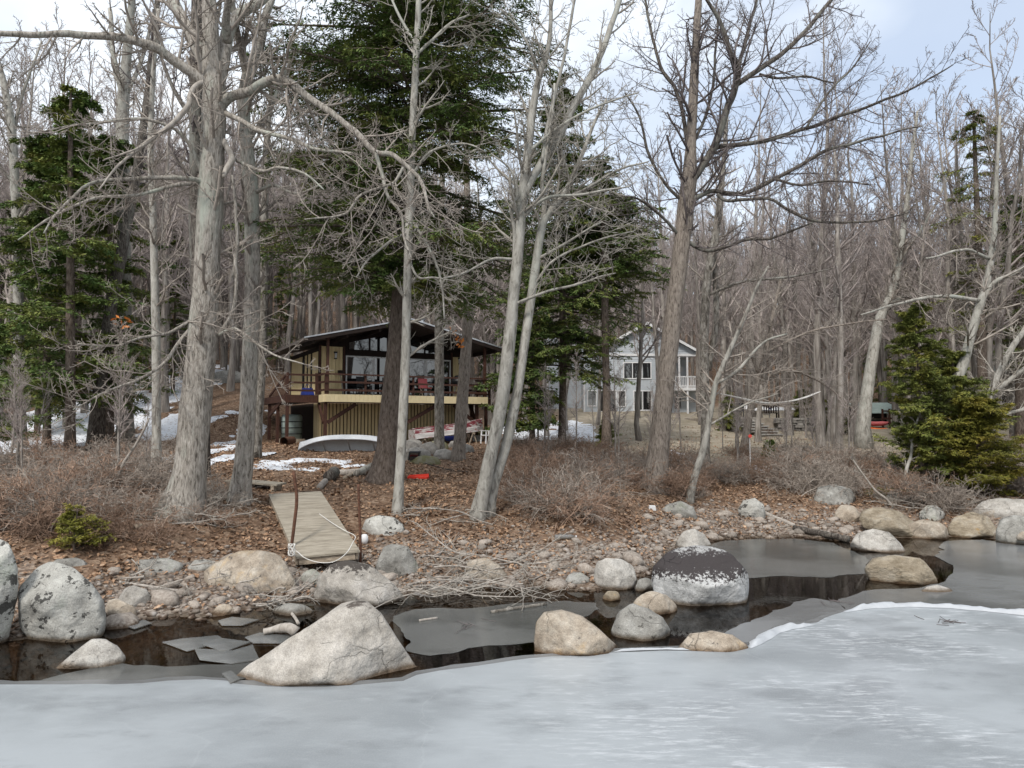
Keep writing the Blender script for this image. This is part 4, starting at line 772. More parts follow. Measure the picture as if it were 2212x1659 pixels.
for x in (-.24, .24):
    Geo().beam((x, -.24, 0), (x * .95, -.2, .62), .05, .05).obj('leg', WHITE, t); Geo().beam((x, .27, 0), (x * .95, .2, .62), .05, .05).obj('leg', WHITE, t); Geo().box(x - .03, x + .03, -.25, .24, .62, .65).obj('armrest', WHITE, t)
for k in range(5): Geo().beam((-.2 + k * .1, .22, .44), (-.2 + k * .1, .34, .92), .05, .02, (0, 1, 0)).obj('back_slat', WHITE, t)
Geo().beam((-.24, .34, .9), (.24, .34, .9), .03, .08).obj('top_rail', WHITE, t)
pp = CB(7.9, .42); tag(Geo().box(pp[0] - .2, pp[0] + .2, pp[1] - .2, pp[1] + .2, gz(*pp) - .2, gz(*pp) + .32).obj('concrete_pier', CONCRETE, base=(*pp, gz(*pp))), 'concrete pier block under the right brace post of the cabin', 'pier')
fr = [(1225,1345,30,20),(1228,1365,26,16),(1255,1370,34,24),(1290,1352,32,22),(1242,1335,22,16),(1315,1340,26,16),(1335,1368,30,18),(1275,1385,40,16),(1395,1350,24,16),(1370,1338,22,14)]
for k, (x, y, a, b) in enumerate(fr):
    u, v, a, b = x / 1.3888, y / 1.3888, a / 1.3888 * 1.2, b / 1.3888 * 1.25
    o = boulder([(u - a, v), (u - a * .7, v - b * .8), (u, v - b), (u + a * .8, v - b * .6), (u + a, v), (u + a * .5, v + b * .6), (u - a * .6, v + b * .5)], v + b * .5, MOSS if k in (5, 7) else STONE,
            ('mossy flat rock in front of the foundation stones' if k == 7 else 'mossy rounded stone behind the mottled trunk' if k == 5 else 'grey foundation stone heaped below the red rowboat'), pw=14, seed=60 + k, sub=3, zb=1, name='foundation_stone')
    if k not in (5, 7): tag(o, group='foundation stones below the rowboat')

# ------------------------------------------------------------------ the grey house among the trees
HY = 61.0; HB = np.array([11.5, HY, 3.85])
hx = lambda x: 2.40 + .00655 * x - HB[0]
hz = lambda y: 11.866 - .00655 * y - HB[2]
gh = thing('grey_house', 'two storey grey clapboard house with white trim and a screened porch', 'house', HB, 0)
def clap(x0, x1, y, z0, ztop, name):
    """lapped boards up to a roof line ztop(x): one row after another, each tilted a little"""
    g = Geo(); z = z0
    while z < max(ztop(x) for x in np.linspace(x0, x1, 9)):
        xx = [x for x in np.linspace(x0, x1, 41) if ztop(x) > z + .14]
        if len(xx) > 1: g.prism([(xx[0], y - .035, z), (xx[0], y + .0, z), (xx[0], y + .0, z + .165), (xx[0], y - .012, z + .165)], (xx[-1] - xx[0], 0, 0))
        z += .17
    return tag(g.obj(name, SIDING, gh), kind='stuff')
ZE, ZA, XA = hz(430), hz(62), hx(1400); XL, XR, XW = hx(572), hx(2062), hx(1545)
rake = lambda x: ZE + (ZA - ZE) * (1 - abs(x - XA) / (XR - XA)) - .05
Geo().prism([(XL, .03, -.6), (XW, .03, -.6), (XW, .03, ZE - .3), (XL, .03, ZE - .3)], (0, 9, 0)).obj('wall', SIDING, gh)
Geo().prism([(XL, .03, ZE - .29), (XR, .03, ZE - .29), (XR, .03, ZE), (XA, .03, ZA - .1), (2 * XA - XR, .03, ZE), (XL, .03, ZE - .1)], (0, 9, 0)).obj('gable_wall', SIDING, gh)
clap(XL, XW, .03, 0, lambda x: ZE - .45, 'siding'); clap(2 * XA - XR, XR, .03, ZE - .12, rake, 'siding')
Geo().box(XL, XR, -.05, .02, ZE - .33, ZE - .13).obj('frieze_board', WHITE, gh)
for x in (XL + .06, XW - .06): Geo().box(x - .07, x + .07, -.045, .02, -.2, ZE - .34).obj('corner_board', WHITE, gh)
for sg in (-1, 1):
    xe = XA + sg * (XR - XA + .3); ze = ZE - .3 * (ZA - ZE) / (XR - XA)
    Geo().prism([(XA, -.4, ZA), (xe, -.4, ze), (xe, -.4, ze + .16), (XA, -.4, ZA + .18)], (0, 10, 0)).obj('roof_slab', ROOFM, gh)
    Geo().prism([(XA, -.46, ZA - .06), (xe, -.46, ze - .06), (xe, -.46, ze + .17), (XA, -.46, ZA + .19)], (0, .05, 0)).obj('rake_board', WHITE, gh)
def hwin(x0, x1, y0, y1, n, name='window'):
    a, b, c, d = hx(x0), hx(x1), hz(y1), hz(y0); fw = .09
    g = Geo().box(a, b, -.06, .0, c, c + fw).box(a, b, -.06, .0, d - fw, d).box(a, a + fw, -.06, .0, c + fw, d - fw).box(b - fw, b, -.06, .0, c + fw, d - fw)
    for k in range(1, n): x = a + (b - a) * k / n; g.box(x - .035, x + .035, -.05, .0, c + fw, d - fw)
    o = g.obj(name, WHITE, gh)
    for k in range(n): Geo().box(a + fw + (b - a - 2 * fw) * k / n, a + fw + (b - a - 2 * fw) * (k + 1) / n - .002, -.02, -.01, c + fw, d - fw).obj('pane', GLASS, o)
hwin(1090, 1465, 560, 785, 3); hwin(655, 810, 540, 790, 2); hwin(1222, 1468, 932, 1200, 2); hwin(1015, 1128, 930, 1150, 1); hwin(615, 745, 930, 1145, 1); hwin(755, 1005, 928, 1220, 2, 'patio_door')
# porch on the right
py0, py1 = hz(940), hz(900)
Geo().box(XW + .01, XR, -.9, 3, py0, py1).obj('porch_floor', WHITE, gh)
Geo().box(XW + .01, XR, .5, 3, -.6, py0 - .01).obj('porch_wall', SIDING, gh)
Geo().box(XW + .01, XR - .1, 2.8, 3, py1 + .01, ZE - .34).obj('porch_back_wall', SIDING, gh)
Geo().box(hx(1785), hx(1860), .44, .49, hz(1170), hz(985)).obj('lower_window', GLASS, gh)
for x in (1575, 1800, 1905, 2048): Geo().box(hx(x) - .07, hx(x) + .07, -.85, -.71, py1 + .002, ZE - .34).obj('porch_post', WHITE, gh)
for x in (1905, 2048): Geo().box(hx(x) - .07, hx(x) + .07, -.85, -.71, -.4, py0 - .003).obj('porch_leg', WHITE, gh)
for z in (hz(762), hz(882)): Geo().box(XW + .02, XR - .03, -.83, -.75, z - .05, z + .05).obj('porch_rail', WHITE, gh)
for k in range(24): x = XW + .1 + k * (XR - XW - .2) / 23; Geo().box(x - .025, x + .025, -.815, -.765, hz(878) + .02, hz(768) - .02).obj('baluster', WHITE, gh)
Geo().box(XW + .1, XR - .1, -.9, -.4, hz(495), ZE - .345).obj('porch_beam', WHITE, gh)
# taller left wing behind the hemlocks
XV = hx(110)
Geo().prism([(XV, 2.5, -.6), (XL + .3, 2.5, -.6), (XL + .3, 2.5, hz(130)), (XV, 2.5, hz(130))], (0, 7, 0)).obj('wing_wall', SIDING, gh)
clap(XV, XL + .3, 2.5, 0, lambda x: hz(135), 'siding')
for k in (0, 1):
    Geo().box(hx(380 + k * 190), hx(520 + k * 190), 2.42, 2.46, hz(300), hz(150)).obj('wing_window', WHITE, gh); Geo().box(hx(395 + k * 190), hx(505 + k * 190), 2.405, 2.418, hz(290), hz(160)).obj('wing_pane', GLASS, gh)
Geo().prism([(XV - .3, 2.1, hz(132)), (XL + .6, 2.1, hz(132)), (XL + .6, 6, hz(132) + 1.6), (XV - .3, 6, hz(132) + 1.6)], (0, .02, .16)).obj('wing_roof', ROOFM, gh)
Geo().box(XV - .02, XV + .13, 2.40, 2.46, -.2, hz(135)).obj('wing_corner_board', WHITE, gh)

# ------------------------------------------------------------------ trees: traced stems, grown twigs
def smooth(pts, n):
    """Catmull-Rom through rows of any width"""
    P = np.asarray(pts, float); m = len(P); Q = np.concatenate([[2 * P[0] - P[1]], P, [2 * P[-1] - P[-2]]])
    t = np.linspace(0, m - 1 - 1e-9, n); i = t.astype(int); f = (t - i)[:, None]
    a, b, c, d = Q[i], Q[i + 1], Q[i + 2], Q[i + 3]
    return .5 * (2 * b + (c - a) * f + (2 * a - 5 * b + 4 * c - d) * f**2 + (3 * b - a - 3 * c + d) * f**3)
def trace(tr, Y0, dY=0.0, n=None, kink=.0, seed=0):
    """tr: (u, v, width) along a stem; it stands at depth Y0 and reaches dY metres nearer or farther at its end"""
    m = len(tr); rows = []
    for k, p in enumerate(tr):
        Y = Y0 + dY * (k / max(1, m - 1)) ** 1.2; q = at(p[0], p[1], Y); rows.append((*q, p[2] / 2 / F * Y))
    S = smooth(rows, n or max(8, m * 4)); P, R = S[:, :3], np.maximum(S[:, 3], .008)
    if kink: P = P + np.stack([fbm(P * 1.5 + seed, 3), fbm(P * 1.5 + seed + 40, 3), fbm(P * 1.5 + seed + 80, 3)], 1) * kink * np.linspace(0, 1, len(P))[:, None].clip(0, .3) * 3
    return P, R
def spawn(P, R, K, r, tr=(.1, 1), ang=(30, 65), ln=(.4, 1.0), rel=False, taper=.5, n=5, wig=.14, up=.06, rr=.55, r0=None, rmin=.0045, flat=0.0, tip=.35):
    """K children on each of the branches P (M,N,3): positions spread along them, a fan of angles, a wandering course"""
    P = np.asarray(P); M, N = P.shape[:2]
    t = tr[0] + (tr[1] - tr[0]) * (np.arange(K)[None] + r.random((M, K))) / K; x = t * (N - 1); i = np.minimum(x.astype(int), N - 2); f = (x - i)[..., None]
    mi = np.arange(M)[:, None]; a, b = P[mi, i], P[mi, i + 1]; pos = a + (b - a) * f; tan = nrm(b - a)
    rp = R[mi, i] * (1 - f[..., 0]) + R[mi, i + 1] * f[..., 0]
    q = r.normal(size=(M, K, 3)); q[..., 2] *= (1 - flat)
    perp = nrm(q - (q * tan).sum(-1, keepdims=True) * tan); an = np.radians(r.uniform(*ang, (M, K)))[..., None]
    d = tan * np.cos(an) + perp * np.sin(an)
    L_ = r.uniform(*ln, (M, K)) * (1 - taper * t)
    if rel: L_ = L_ * np.linalg.norm(P[:, 1:] - P[:, :-1], axis=-1).sum(1)[:, None]
    d = d.reshape(-1, 3); pos = pos.reshape(-1, 3); L_ = L_.reshape(-1); rp = rp.reshape(-1)
    out = [pos]; st = (L_ / (n - 1))[:, None]
    for k in range(n - 1):
        d = nrm(d + r.normal(size=d.shape) * wig + np.array([0, 0, up])); pos = pos + d * st; out.append(pos)
    C = np.stack(out, 1); ra = np.minimum(rp * rr, 1e9) if r0 is None else np.minimum(r0, rp * .8)
    ra = np.maximum(ra, rmin * 1.3)
    RR = np.maximum(ra[:, None] * np.linspace(1, tip, n)[None], rmin); return C, RR
def flare(P, R, h=.7, k=.55):
    return R * (1 + k * np.exp(-(P[:, 2] - P[0, 2]) / h * 2.2).clip(0, 1))
def trunk_geo(P, R, k, seed, rough=.07):
    g = Geo(); g.tubes(P, R, k, True)
    v = g.v[0]; c = np.repeat(P, k, 0); d = v - c
    v[:] = c + d * (1 + rough * 2 * fbm(v * np.array([5, 5, 1.2]) + seed, 3)[:, None]); return g
def grow(parents, r, dens, L2=(.7, 2.3), up2=.05, K3=7, K4=5, ang=(32, 70), rk=1.0, start=.12, L3=(.28, .55), L4=(.3, .6)):
    g = Geo(); 
    for P, R, s0, dn in parents:
        ln = np.linalg.norm(P[1:] - P[:-1], axis=1).sum(); K = max(3, int(ln * dens * dn * 1.25))
        A, RA = spawn(P[None], R[None], K, r, (s0, 1), ang, L2, taper=.45, n=7, wig=.12, up=up2 + .03, rr=.42, rmin=.008 * rk, tip=.3); RA = np.minimum(RA, .035)
        g.tubes(A, RA, 4)
        B, RB = spawn(A, RA, K3, r, (.08, 1), (30, 68), L3, rel=True, n=4, wig=.17, up=up2 * .8 + .03, rr=.6, rmin=.0052 * rk); g.tubes(B, RB, 3)
        Cc, RC = spawn(B, RB, K4, r, (.12, 1), (28, 65), L4, rel=True, n=3, wig=.2, up=up2 + .03, rr=.7, rmin=.0042 * rk); g.tubes(Cc, RC, 3)
    return g
def leaves_at(pts, r, size, m, parent, base, name='leaf'):
    g = Geo()
    for p in pts:
        a = nrm(r.normal(size=3)); b = nrm(np.cross(a, r.normal(size=3))); s = size * r.uniform(.7, 1.3); g.add([p, p + a * s * .5 + b * s * .28, p + a * s, p + a * s * .5 - b * s * .28], [(0, 1, 2, 3)])
    return tag(g.obj(name, m, parent, base), kind='stuff')

def hero(name, label, stems, Y=None, dens=2.2, bk=BARK_OAK, tw=TWIG_OAK, seed=1, k=14, base_uv=None, cat='tree', limbs='limb', grp=None, **kw):
    """stems[0] is the trunk from the ground up; the others are limbs: dict(t=trace, d=depth reach, n=twigs per metre factor, s=where twigs start)"""
    r = np.random.default_rng(seed); st0 = stems[0]; b = hit(*(base_uv or st0['t'][0][:2])); Y0 = Y or b[1]; T = []
    for i, s in enumerate(stems):
        P, R = trace(s['t'], Y0 + s.get('y', 0), s.get('d', 0), kink=s.get('k', .06 if i else .0), seed=seed + i); T.append((P, R))
    P, R = T[0]; base = np.array([P[0, 0], P[0, 1], gz(P[0, 0], P[0, 1])])
    P0 = P.copy(); P0[0, 2] = base[2] - .25; R0 = flare(P0, R, *st0.get('flare', (.7, .55)))
    root = thing(name, label, cat, base, 0, grp)
    trunk_geo(P0, R0, k, seed).obj('trunk', st0.get('m', bk), root, base, True)
    for i in range(1, len(T)):
        s = stems[i]; trunk_geo(T[i][0], T[i][1], 9 if T[i][1][0] > .05 else 6, seed + i).obj(limbs, s.get('m', bk), root, base, True)
    par = [(p, q, s.get('s', .6 if i == 0 else .08), s.get('n', .5 if i == 0 else 1)) for i, ((p, q), s) in enumerate(zip(T, stems)) if s.get('n', 1) > 0]
    grow(par, r, dens, **kw).obj('crown', tw, root, base, True)
    return root, T, base
S_ = lambda t, **k: dict(t=t, **k)
# the big oak at the left
ok_, okT, okB = hero('oak_tree', 'thickest grey oak with long crooked limbs, standing left of the dock', [
    S_([(392,1108,92),(404,1050,72),(412,1000,66),(425,850,62),(440,700,58),(448,560,54),(455,430,52),(461,300,50),(464,200,50),(457,120,38),(453,40,32),(448,-60,27)], s=.3, n=.6),
    S_([(462,190,44),(480,130,34),(497,60,28),(519,30,24),(561,8,20),(600,-40,16)], d=1.5), S_([(490,90,20),(488,40,17),(500,-40,14)], d=-1),
    S_([(458,180,34),(440,130,30),(410,70,27),(373,0,24),(350,-60,20)], d=2),
    S_([(460,215,30),(434,173,25),(394,143,22),(349,112,21),(316,97,20),(267,85,18),(200,76,16),(133,72,15),(70,75,13),(0,72,12),(-70,68,9)], d=-2.2),
    S_([(470,235,26),(498,210,22),(540,197,21),(567,179,20),(598,170,19),(625,179,18),(652,200,17),(692,231,15),(728,252,14),(774,292,13),(810,328,12),(844,334,11),(883,365,9),(911,398,8),(926,440,6),(940,470,4)], d=-2.5, n=1.3),
    S_([(810,328,9),(826,380,8),(838,422,7),(865,462,6),(874,520,5),(890,560,3)], y=-1.7, d=-.5, n=1.4), S_([(871,362,7),(850,395,7),(823,404,6),(774,425,6),(744,462,5),(659,471,3)], y=-1.9, d=-.6, n=1.4),
    S_([(482,195,16),(458,173,14),(422,185,13),(409,207,12),(403,231,12),(364,273,11),(312,313,9),(270,345,6),(245,372,5),(213,413,3)], d=-1.5, m=DEADWOOD, n=.25), S_([(312,313,6),(270,330,5),(222,347,3)], y=-1.1, m=DEADWOOD, n=.3),
    S_([(482,302,13),(492,322,13),(500,342,15),(488,365,13),(482,380,8)], d=-.5, m=DEADWOOD, n=0),
    S_([(467,400,14),(430,390,12),(400,386,11),(300,388,9),(200,396,7),(150,430,6),(117,470,5),(95,505,3)], d=-1.8), S_([(440,395,10),(380,400,9),(300,420,8),(200,430,7),(110,470,6),(40,520,3)], d=-1.2),
    S_([(425,690,9),(405,696,8),(360,720,7),(300,733,6),(250,750,5),(165,742,3)], d=-1.5, n=1.6), S_([(418,702,9),(387,740,8),(353,790,7),(300,820,6),(233,846,5),(183,873,4),(160,886,3)], d=-1.6, n=1.5),
    S_([(470,724,7),(500,710,6),(520,713,6),(583,760,5),(657,786,3)], d=-.8, n=1.2), S_([(480,240,13),(520,262,11),(560,283,10),(620,297,9),(680,320,7),(760,332,5)], d=-1.2, n=1.3),
    S_([(450,410,12),(400,300,8),(330,260,7),(240,262,6),(160,270,4),(60,290,3)], d=-1.8, n=1.2), S_([(500,340,9),(560,368,8),(600,360,7),(650,372,5),(700,410,3)], d=-1, n=1.3),
    S_([(505,600,9),(512,520,8),(506,440,7),(500,380,5)], d=-.4, n=.8), S_([(470,725,10),(500,680,9),(512,620,8),(507,560,7)], d=-.3, n=.4),
    ], dens=2.4, seed=21, k=22)
leaves_at([at(264, 692, okB[1] - 1.2) + rng.normal(size=3) * .08 for _ in range(14)], rng, .13, ORLEAF, ok_, okB)
hero('oak_tree', 'second straight grey trunk, just right of the thickest oak', [
    S_([(517,1088,48),(522,1040,42),(527,990,38),(535,880,34),(542,740,33),(546,600,33),(544,500,33),(541,400,32),(530,290,28),(526,213,26),(535,160,24)], s=.45, n=.5, flare=(.5, .45)),
    S_([(537,165,22),(552,130,20),(565,90,18),(572,50,17),(592,-20,15)], d=1, m=BARK_MOTT), S_([(534,165,18),(520,100,16),(508,50,13),(495,-30,11)], d=-1), S_([(540,300,10),(580,240,9),(620,150,7),(640,60,5)], d=1.5),
    S_([(545,420,9),(590,400,8),(640,420,6),(690,400,4)], d=-1.2), S_([(542,480,8),(510,440,7),(480,440,5)], d=-1)], dens=2.2, seed=22, k=18)
hero('bare_tree', 'dark furrowed trunk close behind the thickest oak', [S_([(436,1032,30),(440,950,27),(436,820,27),(428,660,28),(423,500,28),(424,350,28),(424,180,27),(425,60,25),(428,-60,22)], s=.55, n=.7, m=BARK_DARK),
    S_([(424,260,10),(390,220,9),(350,130,7),(330,20,5)], d=1.5, m=BARK_DARK), S_([(425,150,10),(460,80,8),(480,-20,6)], d=1, m=BARK_DARK)], dens=1.6, bk=BARK_DARK, tw=TWIG_DARK, seed=23)
hero('bare_tree', 'pale trunk at the left edge with dark crooked top', [S_([(44,968,28),(43,900,23),(42,800,22),(40,680,21),(38,560,19),(34,430,18),(27,300,17),(15,215,15),(0,150,12),(-25,70,9)], s=.35, n=.8, m=BARK_PALE),
    S_([(36,480,8),(80,420,7),(130,400,5),(190,410,3)], d=-1), S_([(33,400,7),(-20,340,5),(-60,300,3)], d=-1), S_([(26,300,8),(50,200,6),(90,90,4)], d=1)], dens=2, bk=BARK_MOTT, seed=24)
hero('bare_tree', 'slim straight grey trunk between the dark hemlocks and the thickest oak', [S_([(338,1012,20),(338,900,18),(337,750,18),(334,600,16),(330,450,14),(325,320,12),(330,180,10),(342,20,8)], s=.35, n=1)], dens=2, seed=25, bk=BARK_PALE)
hero('bare_tree', 'stout pale trunk rising behind the left hemlocks', [S_([(272,905,27),(270,700,27),(267,500,27),(264,300,26),(266,220,25),(274,120,19),(282,40,16),(288,-40,13)], s=.5, n=.6), S_([(268,220,12),(245,120,11),(238,20,9)], d=1), S_([(275,200,10),(310,120,8),(330,30,6)], d=1)], Y=33, base_uv=(272,905), dens=1.8, seed=26, bk=BARK_PALE)
hero('bare_tree', 'dark leaning trunk among the left hemlocks', [S_([(208,900,27),(225,760,25),(243,650,24),(262,550,22),(285,430,19),(300,340,17),(318,210,15),(330,100,13),(343,-30,11)], s=.5, n=.7)], Y=30, base_uv=(208,900), dens=1.6, seed=27, bk=BARK_DARK, tw=TWIG_DARK)
hero('bare_tree', 'dark mottled trunk standing close behind the second grey trunk', [S_([(549,992,26),(556,900,23),(563,800,21),(566,680,20),(570,560,18),(572,430,15),(578,300,12),(588,180,9)], s=.5, n=.8)], dens=1.6, seed=28, bk=BARK_MOTT)
hero('bare_tree', 'slim pale grey tree directly in front of the big hemlock trunk', [S_([(859,1108,26),(862,1050,22),(867,960,20),(873,850,20),(878,700,19),(881,560,18),(886,430,18),(890,300,16),(896,180,15),(902,60,13),(906,-50,11)], s=.35, n=.55, flare=(.3, .25)),
    S_([(884,500,7),(850,520,6),(800,560,5),(770,600,3)], d=-.8), S_([(888,380,7),(930,330,6),(1000,310,4),(1050,330,2)], d=-.8), S_([(893,480,7),(940,560,6),(955,620,5),(960,690,3)], d=-.6), S_([(898,120,8),(960,60,7),(1010,30,5)], d=.5),
    S_([(900,100,7),(860,30,6),(830,-30,4)], d=.5), S_([(883,560,6),(905,600,5),(940,600,4),(1000,610,3)], d=-.5)], dens=2.2, seed=29, bk=BARK_PALE, tw=TWIG_PALE)
j_, jT, jB = hero('birch_tree', 'pale twin stemmed tree leaning right, thicker left stem', [
    S_([(1030,1118,36),(1040,1075,31),(1054,1010,29),(1072,930,28),(1088,840,28),(1102,720,27),(1109,640,25),(1119,540,24),(1128,430,22),(1138,350,20),(1152,230,17),(1166,160,14),(1183,110,11),(1190,40,9),(1187,-40,7)], s=.5, n=.6, flare=(.3, .2)),
    S_([(1131,420,20),(1150,385,19),(1170,352,18),(1190,322,18),(1214,277,17),(1254,200,16),(1287,143,14),(1317,67,13),(1340,0,12),(1360,-60,10)], d=.8), S_([(1172,350,9),(1180,290,8),(1195,210,8),(1213,150,7),(1230,60,6),(1246,-20,5)], d=-.5),
    S_([(1110,600,9),(1112,500,8),(1105,450,8),(1118,420,7),(1105,370,5),(1060,330,3)], d=-.6, n=1.2), S_([(1165,180,7),(1150,120,6),(1120,60,5),(1080,20,3)], d=-.6),
    S_([(1112,560,7),(1060,560,6),(1000,590,5),(960,600,4)], d=-1), S_([(1140,330,7),(1200,280,6),(1290,230,5),(1380,200,3)], d=-1), S_([(1128,470,8),(1180,430,7),(1260,420,6),(1360,400,3)], d=-1.2), S_([(1105,660,7),(1180,630,6),(1260,610,5),(1330,590,2)], d=-1)], dens=2.2, seed=30, bk=BARK_PALE, tw=TWIG_PALE)
hero('birch_tree', 'thinner right stem of the pale twin leaning trees', [
    S_([(1056,1098,26),(1066,1050,23),(1082,1000,22),(1100,930,22),(1118,840,21),(1133,740,20),(1148,640,19),(1158,570,19),(1170,490,18),(1188,455,15),(1210,430,13),(1237,383,11),(1264,317,9),(1284,265,7),(1310,215,5)], s=.55, n=.9, flare=(.25, .15)),
    S_([(1172,480,11),(1176,440,10),(1172,400,9),(1180,340,8),(1190,260,6),(1196,180,5)], d=-.5), S_([(1205,435,7),(1260,410,6),(1330,370,5),(1400,350,3)], d=-1, n=1.3), S_([(1150,620,6),(1200,560,5),(1290,520,4),(1370,500,2)], d=-1, n=1.4),
    S_([(1160,560,6),(1230,520,5),(1300,480,3)], d=-1.2, n=1.4)], Y=jB[1] + .25, dens=2.2, seed=31, bk=BARK_PALE, tw=TWIG_PALE)
hero('bare_tree', 'mottled dark and white trunk rising in front of the cabin deck', [S_([(948,980,26),(949,930,22),(949,840,21),(949,760,20),(949,690,19),(951,600,17),(953,470,14),(957,330,11),(960,200,8)], s=.6, n=.7, flare=(.3, .3))], dens=1.5, seed=32, bk=BARK_MOTT)
kk_, kkT, kkB = hero('bare_tree', 'smooth grey-brown trunk between the cabin deck and the twin pale stems', [S_([(989,995,34),(993,950,28),(998,880,26),(1003,800,25),(1010,710,23),(1013,640,20),(1011,520,17),(1008,380,13),(1004,220,9)], s=.6, n=.7, flare=(.3, .3)), S_([(1008,720,5),(990,735,4),(970,720,3)], d=-.8, n=.5)], dens=1.5, seed=33, bk=BARK_WARM)
leaves_at([at(975 + k * 1.6, 719 + k * 1.6, kkB[1] - .8) + rng.normal(size=3) * .07 for k in range(16)], rng, .17, ORLEAF, kk_, kkB)
# the big right oak
hero('oak_tree', 'tall dark-limbed oak between the beach and the grey house', [
    S_([(1412,1052,60),(1418,1010,47),(1424,950,42),(1430,890,40),(1443,780,38),(1455,670,37),(1470,550,36),(1481,450,36),(1489,385,33),(1493,300,22),(1498,200,20),(1504,90,17),(1512,-50,14)], s=.5, n=.6, m=BARK_WARM),
    S_([(1488,400,20.0),(1515,362,17.6),(1545,312,16.8),(1570,240,15.2),(1588,190,14.4),(1594,145,12.8),(1576,110,11.2),(1560,62,9.6),(1540,20,8.0),(1515,-20,6.4)], d=-1), S_([(1593,150,9.6),(1603,115,8.8),(1616,70,8.0),(1625,35,7.2),(1640,-20,6.4)], d=.8), S_([(1592,182,12.0),(1635,153,11.2),(1681,122,10.4),(1728,80,9.6),(1758,43,8.8),(1800,-5,8.0)], d=1),
    S_([(1545,318,11.2),(1590,313,10.4),(1635,307,9.6),(1691,293,8.8),(1741,277,8.0),(1808,253,7.2),(1858,237,6.4),(1908,217,5.6),(1958,197,4.8),(2008,170,4.0),(2058,140,2.4)], d=-2), S_([(1487,438,12.0),(1515,422,10.4),(1541,413,9.6),(1601,420,9.6),(1675,387,8.8),(1741,350,8.0),(1791,323,7.2),(1831,313,6.4),(1875,300,5.6),(1941,283,4.0),(1991,273,2.4)], d=-2.5),
    S_([(1550,420,8.0),(1568,433,7.2),(1610,431,7.2),(1661,430,6.4),(1708,457,6.4),(1758,477,6.4),(1808,480,5.6),(1891,477,4.0),(1958,460,2.4)], y=-.8, d=-2), S_([(1483,520,9.6),(1520,540,8.0),(1555,537,7.2),(1608,520,6.4),(1661,517,5.6),(1708,500,4.8),(1758,480,3.2)], d=-1.5),
    S_([(1486,330,9.6),(1474,240,8.8),(1454,187,8.0),(1430,150,7.2),(1410,83,6.4),(1398,20,5.6),(1385,-40,4.0)], d=1.5), S_([(1480,440,8.0),(1440,400,7.2),(1400,330,6.4),(1380,250,4.8),(1350,200,3.2)], d=-1), S_([(1478,520,7.2),(1430,470,6.4),(1380,430,4.8),(1330,420,3.2)], d=-1.4),
    S_([(1490,330,7.2),(1530,230,6.4),(1545,120,5.6),(1552,20,4.0)], d=1.2), S_([(1741,277,5.6),(1790,200,4.8),(1840,150,4.0),(1880,90,2.4)], y=-1.5, d=.5), S_([(1675,387,6.4),(1730,400,5.6),(1800,390,4.8),(1880,400,3.2)], y=-1.6, d=-.6), S_([(1640,160,6.4),(1680,170,5.6),(1740,165,4.8),(1800,180,3.2)], y=.6, d=-.6)],
    dens=2.6, L2=(.9, 3.0), seed=41, k=20, bk=BARK_DARK, tw=TWIG_DARK, up2=.03)
hero('bare_tree', 'grey-black mottled straight trunk right of the tall dark-limbed oak', [S_([(1521,1005,22),(1524,930,20),(1522,840,20),(1521,740,19),(1524,650,19),(1530,590,18),(1544,520,17),(1553,450,14),(1563,350,11),(1570,250,8)], s=.5, n=.9), S_([(1530,800,12),(1543,720,13),(1547,640,13),(1543,560,11),(1548,480,9)], d=.5), S_([(1524,640,7),(1600,610,6),(1700,600,5),(1800,580,2)], d=-1.5, n=1.3)], dens=2.2, seed=42, bk=BARK_MOTT, tw=TWIG_OAK)
hero('bare_tree', 'slim pale trunk leaning right above the flat topped grey stone', [S_([(1489,1086,19),(1496,1050,16),(1506,1012,15),(1517,978,15),(1528,930,14),(1538,870,13),(1547,826,12),(1575,760,10),(1608,686,8),(1635,620,6),(1660,575,4)], s=.45, n=1.2, flare=(.3, .3)), S_([(1546,830,8),(1590,800,7),(1650,740,5),(1700,720,3)], d=-.8, n=1.3), S_([(1530,920,5),(1600,880,4),(1680,850,2)], d=-.8, n=1.2)], dens=2.6, seed=43, bk=BARK_PALE, tw=TWIG_OAK, up2=.0)
hero('bare_tree', 'thin brown tree behind the red marker disc', [S_([(1606,985,20),(1620,890,15),(1634,836,13),(1647,786,11),(1659,740,9),(1672,670,7),(1690,590,5)], s=.3, n=1.2), S_([(1636,830,7),(1700,800,6),(1780,830,4),(1850,890,2)], d=-1, n=1.5), S_([(1655,760,6),(1740,720,5),(1830,700,3),(1920,690,2)], d=-1, n=1.5), S_([(1640,810,6),(1610,740,5),(1580,680,3)], d=-.6, n=1.4)], dens=3, seed=44, bk=BARK_WARM, up2=-.02)
hero('birch_tree', 'scarred pale birch leaning right in front of the green roofed shed', [S_([(1864,930,29),(1866,905,28),(1870,870,26),(1875,836,24),(1882,786,23),(1891,736,22),(1899,693,20),(1918,650,17),(1935,603,15),(1943,560,13),(1952,490,11),(1962,410,9),(1970,330,7),(1982,240,5)], s=.5, n=1, m=BARK_PALE), S_([(1905,680,12),(1930,655,10),(1960,640,8),(2010,650,6),(2080,690,4)], d=-1, m=BARK_DARK), S_([(1945,560,7),(2000,480,6),(2050,380,4)], d=1)], Y=36, dens=2, seed=45, bk=BARK_PALE)
